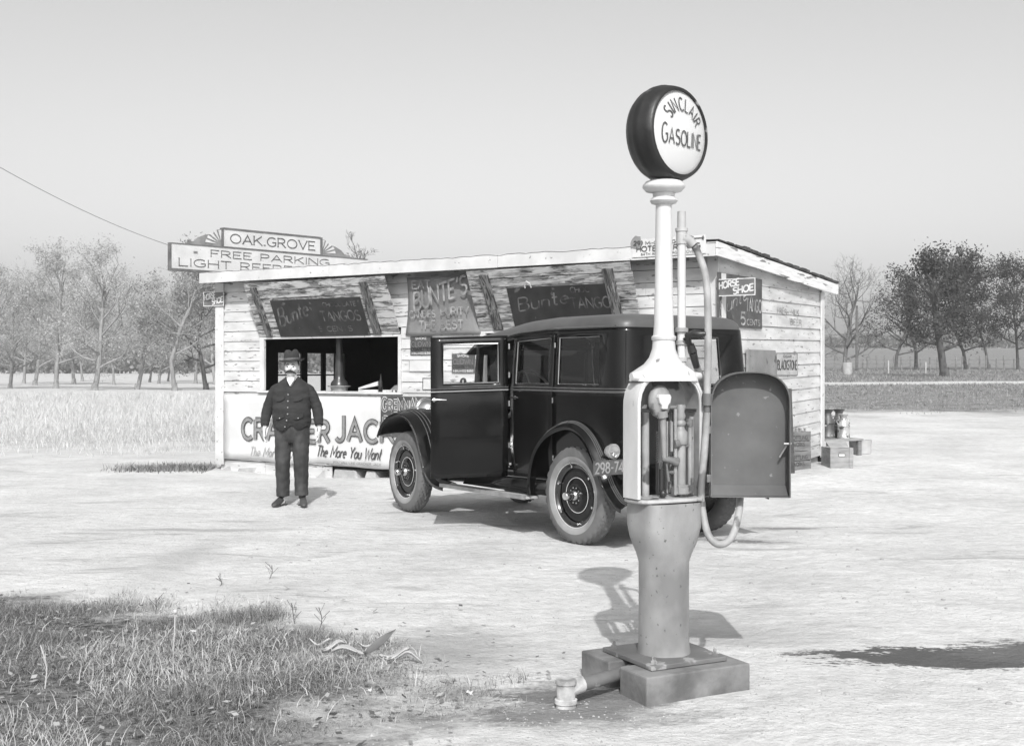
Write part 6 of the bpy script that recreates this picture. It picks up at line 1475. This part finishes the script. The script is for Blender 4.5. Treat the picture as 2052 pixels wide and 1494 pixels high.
# ------------------------------------------------------------------ crates, milk cans and the rest by the end wall
def GP(px, py):                                          # where the pixel ray meets the ground
    d = P(px, py, 1.) - Vector((0, 0, EYE)); t = 5.
    for _ in range(4000):
        p_ = Vector((0, 0, EYE)) + d * t
        if p_.z <= ground_z(p_.x, p_.y): return p_
        t += .02
    return p_
def slat_box(name, label, fr, L_, W_, H_, m, slats=2, group=None, open_top=True, handle_hole=True, cat="crate"):
    root = thing(name, label, cat, tuple(fr.o), math.atan2(fr.x.y, fr.x.x), group); fr = F(fr.o, fr.x, fr.y, fr.z); th = .014
    for s_ in (0, 1):
        mb = MB(); y0 = 0 if s_ == 0 else W_ - th; hs_ = H_ / slats
        for k in range(slats): mb.box(0, L_, y0, y0 + th, k * hs_ + (.006 if k else 0), (k + 1) * hs_ - .003, fr)
        mb.build("side_panel", m, root, bevel=.002)
        mb = MB(); x0 = .003 if s_ == 0 else L_ - th - .003; mb.box(x0, x0 + th, th + .001, W_ - th - .001, 0.002, H_ - .004, fr)
        mb.build("end_panel", m, root, bevel=.002)
    MB().box(.02, L_ - .02, th, W_ - th, .004, .018, fr).build("bottom", m, root)
    return root
c0 = GP(1592, 944); cx = Vector((.80, .60, 0)).normalized(); cyv = Vector((-.60, .80, 0))
gk = "stacked bottle crates by the end wall"
K = F(Vector((c0.x - .10, c0.y - .03, c0.z)), cx, cyv)
s1 = slat_box("bottle_crate", "lower of the two dark printed bottle crates stacked against the end wall", K, .48, .30, .255, crate_m, 2, gk)
K2 = F(K(.01, .005, .258), cx, cyv); s2 = slat_box("bottle_crate", "upper printed bottle crate full of bottle necks, stacked against the end wall", K2, .47, .29, .255, crate_m, 2, gk)
for kk, rt in ((K, s1), (K2, s2)):
    mb = MB(); text(mb, "BOTTLING", kk, .06, .15, .34, .05, .2, off=.003); text(mb, "WORKS", kk, .12, .06, .22, .05, .2, off=.003); mb.build("stencil", mat("stencil", .05, .08), rt)
bm_ = mat("bottle_glass_pale", .2, .45, .15)
first = None
for i in range(5):
    for j in range(3):
        p_ = K2(.06 + i * .088, .055 + j * .09, .02)
        if first is None:
            first = MB().lathe([(.030, 0), (.030, .14), (.014, .20), (.013, .26), (.016, .262), (.016, .275), (0, .276)], 10, F(p_)).build("bottle", bm_, origin=p_, smooth=50); props(first, "empty pale glass bottle standing in the upper crate", "bottle", "bottles in the upper crate")
        else: dup(first, p_)
b0 = GP(1640, 928); K3 = F(Vector((b0.x - .38, b0.y + .05, b0.z)), cx, cyv)
s3 = slat_box("wooden_box", "low dark wooden box with crumpled paper standing behind the bottle crates", K3, .46, .34, .30, crate_m, 2)
mb = MB(); r = random.Random(3); rows = [[K3(.05 + .36 * i / 6, .04 + .26 * j / 5, .27 + r.uniform(0, .09)) for i in range(7)] for j in range(6)]; mb.grid(rows); o = mb.build("crumpled_paper", mat("paper", .5, .65, .9), origin=K3(.2, .15, .27)); props(o, "crumpled pale paper heaped in the low box", "paper")
# low table with milk cans
t0 = GP(1668, 912); TB = F(Vector((t0.x + .16, t0.y + .12, t0.z)), Vector((.93, .36, 0)), Vector((-.36, .93, 0)))
tb = thing("low_bench", "low plank bench carrying the milk cans at the corner of the stand", "bench", tuple(TB.o), math.atan2(.36, .93))
MB().box(-.42, .22, -.25, .30, .22, .25, TB).build("top", crate_m2, tb, bevel=.004)
for a in (-.36, .17):
    for b in (-.2, .24): MB().box(a - .03, a + .03, b - .03, b + .03, -.06, .219, TB).build("leg", crate_m, tb, bevel=.003)
def milk_can(p_, label, m, s_=1.):
    f = F(p_); t_ = thing("milk_can", label, "milk can", tuple(p_), 0, "milk cans on the bench")
    MB().lathe([(.105 * s_, 0), (.11 * s_, .01), (.11 * s_, .03), (.106 * s_, .035), (.106 * s_, .21 * s_), (.112 * s_, .215 * s_), (.112 * s_, .225 * s_), (.10 * s_, .25 * s_), (.065 * s_, .31 * s_), (.055 * s_, .33 * s_), (.055 * s_, .37 * s_)], 24, f).build("can_body", m, t_, smooth=40)
    MB().lathe([(.054 * s_, .37 * s_), (.085 * s_, .42 * s_), (.09 * s_, .425 * s_), (.085 * s_, .428 * s_), (.03 * s_, .40 * s_), (0, .40 * s_)], 24, f).build("lid", m, t_, smooth=40)
    for a in (1, -1): MB().tube([f(a * .07 * s_, 0, .31 * s_), f(a * .115 * s_, 0, .335 * s_), f(a * .115 * s_, 0, .29 * s_), f(a * .098 * s_, 0, .25 * s_)], .007, 6).build("handle", m, t_, smooth=60)
milk_can(TB(-.15, .12, .25), "dark milk can with a flared lid on the left of the bench", can_m, 1.0)
milk_can(TB(.07, .14, .25), "dark milk can with a flared lid on the right of the bench", can_m, 1.0)
milk_can(TB(-.03, -.10, .25), "smaller shiny blotched can in front of the other two on the bench", can_l, .84)
# tin crate in front
p_ = GP(1664, 938); K4 = F(p_, Vector((1, .03, 0)), Vector((-.03, 1, 0)))
s4 = slat_box("wooden_box", "pale weathered box with a label slot standing in front of the bench", K4, .25, .42, .27, crate_m2, 1)
K4b = F(K4(.252, 0, 0), K4.x, K4.y); MB().box(0, .055, -.004, .43, .0, .27, K4b).build("end_cleat", crate_m2, s4, bevel=.003)
mb = MB(); mb.hexa([K4(-.0, -.002, .272), K4(.25, -.002, .272), K4(.25, .01, .272), K4(0, .01, .272), K4(-.04, .13, .37), K4(.24, .13, .37), K4(.24, .14, .37), K4(-.04, .14, .37)]); mb.build("flap", crate_m2, s4)
MB().box(.115, .19, -.006, -.001, .16, .19, K4).build("label_plate", sign_white, s4); MB().box(.108, .197, -.004, -.0005, .153, .197, K4).build("label_frame", ink, s4)
p_ = GP(1724, 908); s5 = MB().lathe([(.155, 0), (.165, .18), (.17, .20), (.165, .205), (.155, .19), (.145, .02), (0, .02)], 28, F(p_)).build("wash_tub", mat("pale_enamel", .36, .46, .6, 6), origin=p_, smooth=40); props(s5, "pale round tub standing alone right of the boxes", "tub")

# ------------------------------------------------------------------ trees
TS = {}
def make_tree(seed, H, spread, lv=5, leaves=4000, leaf=.2, trunk=.22, clear=.28, up=.55, leafr=(.5, 1), droop_=0., twigs=True, bm_=bark, lm_=leaf_mid, name="oak_tree", hreal=None, crown_noise=.6, base=(0, 0, 0)):
    r_ = random.Random(seed); root = thing(name, None, None, base); mbt = MB(); tips = []
    def grow(p_, d, ln, rad, lev, n):
        seg = 4 if lev < 2 else 3; pts = [p_]; rr = [rad]; q = p_.copy(); dd_ = d.copy()
        for i in range(seg):
            dd_ = (dd_ + Vector((r_.gauss(0, .12), r_.gauss(0, .12), r_.gauss(0, .08) + (.10 * up if lev else .0)))).normalized()
            q = q + dd_ * (ln / seg); pts.append(q.copy()); rr.append(rad * (1 - .55 * (i + 1) / seg))
        mbt.tube([b_ + Vector(base) for b_ in pts], rr, 7 if lev < 2 else (5 if lev < 3 else 3), caps=False)
        if lev >= 2: tips.extend(pts[1:])
        if lev >= lv: return
        for k in range(n):
            t_ = r_.uniform(.35 if lev else clear + .02, 1.0) if k else 1.0
            i = min(seg, max(1, int(round(t_ * seg)))) if lev else 0
            if lev == 0:
                t_ = clear + (1 - clear) * (k / max(1, n - 1)) ** .9; fi = t_ * seg; i0 = min(seg - 1, int(fi)); b_ = pts[i0].lerp(pts[i0 + 1], fi - i0); rb = rad * (1 - .55 * t_) * .62
                ln2 = ln * spread * (1.0 - .55 * abs(t_ - .42) ** 1.0) * r_.uniform(.75, 1.1)
                az = k * 2.4 + r_.uniform(-.4, .4); el = R(8 + 62 * (t_ - clear) / (1 - clear)) + r_.uniform(-.15, .15)
                d2 = Vector((math.cos(az) * math.cos(el), math.sin(az) * math.cos(el), math.sin(el)))
            else:
                b_ = pts[i]; rb = rr[i] * .7; ln2 = ln * r_.uniform(.45, .72)
                s2 = Vector((r_.gauss(0, 1), r_.gauss(0, 1), r_.gauss(0, .7))).normalized(); d2 = (dd_ * .75 + s2 * .75).normalized()
            grow(b_, d2, ln2, max(rb, .012), lev + 1, (4 if lev < 2 else 3) if lev + 1 < lv else 0)
    grow(Vector((0, 0, -.1)), Vector((0, 0, 1)), H * .93, trunk, 0, 15)
    mbt.lathe([(trunk * 1.7, -.2), (trunk * 1.25, .25), (trunk * 1.0, .7)], 9, F(base), caps=False)
    mbt.build("trunk", bm_, root, smooth=70)
    mz = max(v_[2] for v_ in mbt.v) - base[2]; root.scale = (H / mz,) * 3; TS[root.name] = H / mz
    if leaves:
        rn = np.random.default_rng(seed); T = np.array([tuple(t_) for t_ in tips]); T = T[T[:, 2] > H * leafr[0] * clear]
        cl = np.sin(T[:, 0] * 1.1 + seed) + np.sin(T[:, 1] * 1.3 + 2) + np.sin(T[:, 2] * 1.5 + seed * 2); pr = np.where(cl > -.9 + crown_noise, 1., .12); pr /= pr.sum()
        idx = rn.choice(len(T), leaves, p=pr); cpos = T[idx] + rn.normal(0, .28, (leaves, 3))
        a = rn.normal(0, 1, (leaves, 3)); a /= np.linalg.norm(a, axis=1)[:, None]; b = rn.normal(0, 1, (leaves, 3)); b -= a * (a * b).sum(1)[:, None]; b /= np.linalg.norm(b, axis=1)[:, None]
        sz = rn.uniform(.5, 1.1, leaves)[:, None] * leaf
        V = np.stack([cpos - a * sz * .5, cpos + b * sz * .28, cpos + a * sz * .5, cpos - b * sz * .28], 1).reshape(-1, 3)
        np_mesh("crown", V, np.arange(len(V)).reshape(-1, 4), lm_, parent=root)
    return root
def place(px, py, Y=None, Yd=None):
    """ground point under pixel column px at distance Y"""
    x = (px - 1026) * Y / FPX; return Vector((x, Y, ground_z(x, Y) - .05))
def hgt(py_top, p_): return EYE + (HOR - py_top) * p_.y / FPX - p_.z
GLf, GRt = "oak trees of the pale grove on the left", "trees along the fence on the right"
def lefttree(px, top, Y, seed, spread, leaves, leaf, trunk, clear, label, lm_=leaf_flare_pale, bm_=bark_flare_pale, cn=.5, lv=4, up=.5):
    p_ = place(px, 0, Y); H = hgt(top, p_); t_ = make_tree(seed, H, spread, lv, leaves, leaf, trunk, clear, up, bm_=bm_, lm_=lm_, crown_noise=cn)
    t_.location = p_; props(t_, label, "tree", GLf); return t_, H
trees = []
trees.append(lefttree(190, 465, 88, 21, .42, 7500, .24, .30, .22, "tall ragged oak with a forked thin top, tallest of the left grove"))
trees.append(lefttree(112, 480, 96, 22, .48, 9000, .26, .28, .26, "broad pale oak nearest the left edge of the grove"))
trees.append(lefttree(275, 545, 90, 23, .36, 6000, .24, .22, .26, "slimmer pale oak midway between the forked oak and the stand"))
trees.append(lefttree(350, 475, 86, 24, .26, 4500, .26, .20, .30, "narrow tall oak just left of the stand corner, under the grove sign", bm_=bark_flare_pale, lm_=leaf_mid))
trees.append(lefttree(413, 480, 92, 25, .40, 7500, .28, .24, .22, "dense dark oak half hidden by the left corner of the stand", lm_=leaf_mid, bm_=bark, cn=.2))
bg_l = [(70, 520, 118), (48, 560, 130), (148, 560, 125), (228, 600, 120), (300, 600, 140), (318, 590, 128), (392, 540, 130), (432, 540, 122), (165, 590, 150), (337, 620, 150), (20, 540, 100), (-30, 500, 92), (-90, 520, 110)]
ORD = ["first", "second", "third", "fourth", "fifth", "sixth", "seventh", "eighth", "ninth", "tenth", "eleventh", "twelfth"]
_vis = sorted(p_[0] for p_ in bg_l if p_[0] > 10)
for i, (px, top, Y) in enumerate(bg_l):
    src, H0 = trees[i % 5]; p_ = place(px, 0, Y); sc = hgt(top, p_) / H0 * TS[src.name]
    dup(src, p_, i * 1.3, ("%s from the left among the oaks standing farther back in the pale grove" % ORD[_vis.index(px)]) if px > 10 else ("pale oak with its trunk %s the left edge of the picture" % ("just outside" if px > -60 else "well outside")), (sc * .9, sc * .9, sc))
def righttree(px, top, Y, seed, **k):
    lab = k.pop("label"); nm = k.pop("name", "oak_tree"); p_ = place(px, 0, Y); H = hgt(top, p_); t_ = make_tree(seed, H, name=nm, **k); t_.location = p_; props(t_, lab, "tree", GRt); return t_
righttree(1692, 498, 100, 31, spread=.45, lv=5, leaves=0, trunk=.30, clear=.16, up=.6, bm_=bark_grey, name="bare_tree", label="large leafless tree with fine twigs right of the stand")
righttree(1632, 590, 105, 36, spread=.42, lv=5, leaves=0, trunk=.16, clear=.18, up=.6, bm_=bark_grey, name="bare_tree", label="smaller bare tree partly hidden by the back corner of the stand")
righttree(1795, 530, 98, 32, spread=.46, lv=4, leaves=4200, leaf=.28, trunk=.22, clear=.25, bm_=bark, lm_=leaf_dark, label="half bare leaning tree right of the large bare tree")
righttree(1836, 528, 100, 37, spread=.44, lv=4, leaves=2600, leaf=.28, trunk=.22, clear=.25, bm_=bark, lm_=leaf_dark, label="thinly leaved tree touching the left side of the dark leafy trees")
righttree(1893, 492, 62, 33, spread=.46, lv=4, leaves=9000, leaf=.32, trunk=.26, clear=.28, bm_=bark, lm_=leaf_dark, cn=.1 if False else 0, label="tallest dark leafy tree on the right") if False else righttree(1893, 500, 66, 33, spread=.27, lv=4, leaves=4500, leaf=.22, trunk=.26, clear=.28, bm_=bark, lm_=leaf_dark, crown_noise=.2, label="tall dark leafy tree standing nearest the fence on the right")
righttree(1936, 500, 104, 34, spread=.46, lv=4, leaves=9000, leaf=.32, trunk=.24, clear=.26, bm_=bark, lm_=leaf_dark, crown_noise=.2, label="dark leafy tree between the tallest dark tree and the slim one")
righttree(1982, 495, 102, 35, spread=.42, lv=4, leaves=9000, leaf=.32, trunk=.15, clear=.30, bm_=bark, lm_=leaf_dark, crown_noise=.2, label="slim trunked dark tree at the right edge of the row")
righttree(2040, 500, 105, 38, spread=.44, lv=4, leaves=8000, leaf=.32, trunk=.2, clear=.28, bm_=bark, lm_=leaf_dark, crown_noise=.2, label="dark leafy tree beyond the slim one, farthest right of the row")
tt = make_tree(41, 9.5, .17, lv=4, leaves=60, leaf=.2, trunk=.14, clear=.3, up=1.2, bm_=bark_grey, lm_=leaf_mid, name="bare_tree"); p_ = place(716, 0, 60); tt.location = p_; k_ = hgt(462, p_) / 9.5 * TS[tt.name]; tt.scale = (k_, k_, k_); props(tt, "thin bare treetop rising behind the stand roof beside the grove sign", "tree")
# far wood line, hazy, and hills
def treeline(name, label, x0, x1, Y, h0, h1, m, n, seed):
    rn = np.random.default_rng(seed); xs_ = rn.uniform(x0, x1, n); top = h0 + (h1 - h0) * (.5 + .3 * np.sin(xs_ * .05 + seed) + .2 * np.sin(xs_ * .17)); z = rn.uniform(0, 1, n) ** .7 * top; ys_ = Y + rn.normal(0, 4, n)
    gz_ = np.array([ground_z(a, b) for a, b in zip(xs_, ys_)]); cpos = np.stack([xs_, ys_, gz_ + z], 1); a = rn.normal(0, 1, (n, 3)); a /= np.linalg.norm(a, axis=1)[:, None]; b = np.cross(a, rn.normal(0, 1, (n, 3))); b /= np.linalg.norm(b, axis=1)[:, None]; s_ = 1.1
    V = np.stack([cpos - a * s_ * .6, cpos + b * s_ * .4, cpos + a * s_ * .6, cpos - b * s_ * .4], 1).reshape(-1, 3); o = np_mesh(name, V, np.arange(len(V)).reshape(-1, 4), m); props(o, label, "wood", kind="stuff")
treeline("far_wood", "faint far wood on the horizon behind the left grove", -210, -40, 320, 4, 9, leafmat("leaves_far", .16, .3, .3), 14000, 4)
treeline("far_wood", "faint far wood on the horizon behind the right field", 60, 190, 420, 3, 7, leafmat("leaves_far", .16, .3, .3), 9000, 6)
# ------------------------------------------------------------------ fence, posts, pole
wood_post = mat("fence_post_wood", .14, .25, .9, 6)
fence = thing("wire_fence", "old post and wire fence along the far side of the right field", "fence", tuple(place(1800, 0, 88)))
prev = None; r = random.Random(12); wl = [[], [], []]
for i, px in enumerate(range(1640, 2110, 17)):
    Y = 90 - i * .25; p_ = place(px + r.uniform(-4, 4), 0, Y); h = r.uniform(1.0, 1.35); lean = r.uniform(-.08, .08)
    MB().tube([p_, p_ + Vector((lean, 0, h))], [.07, .06], 6).build("post", wood_post, fence)
    for k in range(3): wl[k].append(p_ + Vector((lean * .6, -.07, .35 + .3 * k)))
for k in range(3): MB().tube(wl[k], .012, 3).build("wire", bark_grey, fence)
for px, h, wd, Y, lab in ((1822, .95, .09, 76, ""), (1855, .85, .09, 78, "")):
    p_ = place(px if px > 1830 else 1780, 0, Y); o = MB().box(-wd / 2, wd / 2, -wd / 2, wd / 2, 0, h, F(p_)).build("white_post", mat("white_post", .34, .45, .7, 5), origin=p_, bevel=.01)
    props(o, "white post standing %s in the right field" % ("left of the fence trees" if px == 1822 else "between the half bare trees and the dark trees"), "post")
p_ = place(1698, 0, 74); o = MB().lathe([(.28, 0), (.31, .3), (.30, .85), (.26, .85), (0, .8)], 16, F(p_)).build("white_tub", mat("white_post", .55, .7), origin=p_, smooth=40); props(o, "pale barrel standing at the foot of the large bare tree", "barrel")
p_ = place(1717, 0, 92); o = MB().tube([p_, p_ + Vector((0, 0, 5.2))], [.12, .09], 8).build("wooden_pole", bark_grey, origin=p_); props(o, "plain wooden pole right of the large bare tree", "pole")
# ------------------------------------------------------------------ small things in and around the near grass
def gpt(px, py, up_=0.): q_ = GP(px, py); q_.z += up_; return q_
husk = mat("dry_husk", .38, .55, .8, 8, bump=.3)
r = random.Random(31)
for i, (px, py, L_, a_) in enumerate(((700, 1318, .24, .2), (745, 1305, .22, 2.6), (640, 1300, .16, 2.8), (790, 1325, .2, .1), (668, 1308, .18, .5), (822, 1330, .16, 3.0))):
    q_ = gpt(px, py, .045); mb = MB(); d_ = Vector((math.cos(a_), math.sin(a_) * .4, .10 if i % 2 else .03)); sd_ = Vector((-d_.y, d_.x, .3)).normalized(); rows = []
    for k in range(8): t_ = k / 7; wv = .018 * math.sin(math.pi * min(1, t_ * .9 + .1)); c_ = q_ + d_ * L_ * .75 * (t_ - .5) + Vector((0, 0, .02 * math.sin(t_ * 5 + i))); rows.append([c_ - sd_ * wv, c_ + Vector((0, 0, -.012)), c_ + sd_ * wv])
    mb.grid(rows); o = mb.build("corn_husk", husk, origin=q_, smooth=180, solid=.003); props(o, "dry pale corn husk lying in the near grass", "husk", "corn husks in the near grass")
q_ = gpt(722, 1330, .03); mb = MB(); rows = []
for k in range(9): t_ = k / 8; wv = .018 * math.sin(math.pi * (.1 + .9 * t_)); c_ = q_ + Vector((.02 + .16 * t_, -.02 * t_, .13 * t_ + .02)); rows.append([c_ + Vector((-wv * .5, 0, wv)), c_ + Vector((0, .01, 0)), c_ + Vector((wv * .5, 0, -wv))])
mb.grid(rows); o = mb.build("dead_leaf", mat("dark_leaf", .12, .2, .8), origin=q_, smooth=180, solid=.003); props(o, "long dark curled leaf pointing up out of the husks", "leaf")
for i, (px, py) in enumerate(((742, 1398), (385, 1280), (940, 1390))):
    q_ = gpt(px, py, .04 if px < 900 else .006); mb = MB(); s_ = r.uniform(.012, .022); rows = [[q_ + Vector((s_ * (a - 1) + r.uniform(-.008, .008), s_ * (b - 1) * .9, r.uniform(-.008, .012))) for a in range(3)] for b in range(3)]
    mb.grid(rows); o = mb.build("paper_scrap", mat("paper", .5, .65), origin=q_, solid=.0015); props(o, "small pale scrap of paper lying at the front of the lot", "paper", "paper scraps near the camera")
for i, (px, py, h, hd_) in enumerate(((347, 1310, .22, 1), (590, 1250, .12, 0), (640, 1262, .13, 0), (388, 1420, .14, 0), (540, 1160, .10, 0), (440, 1175, .06, 0), (312, 1230, .1, 0), (90, 1380, .2, 0))):
    q_ = gpt(px, py); mb = MB(); pts = curve([q_, q_ + Vector((r.uniform(-.01, .02), 0, h * .5)), q_ + Vector((r.uniform(-.03, .03), 0, h))], 4); mb.tube(pts, .0028, 5)
    if not hd_:
        for k in range(5): b_ = pts[2 + k % 6]; mb.tube([b_, b_ + Vector((r.uniform(-.05, .05), r.uniform(-.03, .03), .05))], .0016, 4)
    else: mb.ball((0, 0, 0), .013, .013, .013, 10, 8, F(pts[-1]))
    o = mb.build("weed_stalk", mat("pale_stalk", .45, .6, .8) if i in (0, 7) else mat("dark_stalk", .1, .16, .8), origin=q_, smooth=60)
    props(o, "tall seed head stalk standing above the near grass at left" if hd_ else "thin branching weed stalk standing in the near grass", "weed", None if hd_ else "weed stalks in the near grass")
peb = None
for i in range(90):
    x = r.uniform(-2.5, 3.2); y = r.uniform(5.0, 12); q_ = Vector((x, y, ground_z(x, y) + .002))
    if verge(x, y) > 0.05 or (abs(x - .7) < .5 and abs(y - 5.5) < .6): continue
    if peb is None:
        peb = MB().ball((0, 0, 0), .016, .012, .007, 8, 6, F(q_)).build("pebble", mat("pebble_stone", .22, .4, .9), origin=q_, smooth=60); props(peb, "small pebble lying on the bare dirt lot", "pebble", "pebbles on the dirt lot")
    else: c_ = dup(peb, q_, r.uniform(0, 6), None, r.uniform(.4, 1.3))

# ------------------------------------------------------------------ the hazy autumn air
hm = bpy.data.materials.new("haze"); hm.use_nodes = True; t = hm.node_tree; t.nodes.remove(t.nodes["Principled BSDF"])
pv = t.nodes.new("ShaderNodeVolumePrincipled"); pv.inputs["Color"].default_value = (.95, .95, .95, 1); pv.inputs["Density"].default_value = .0009; pv.inputs["Anisotropy"].default_value = .2
t.links.new(pv.outputs[0], t.nodes["Material Output"].inputs["Volume"])
hz = MB().box(-900, 900, -45, 1100, -3, 32, F((0, 0, 0))).build("haze", hm); props(hz, kind="stuff"); hz["label"] = "thin pale haze over the fields and groves"
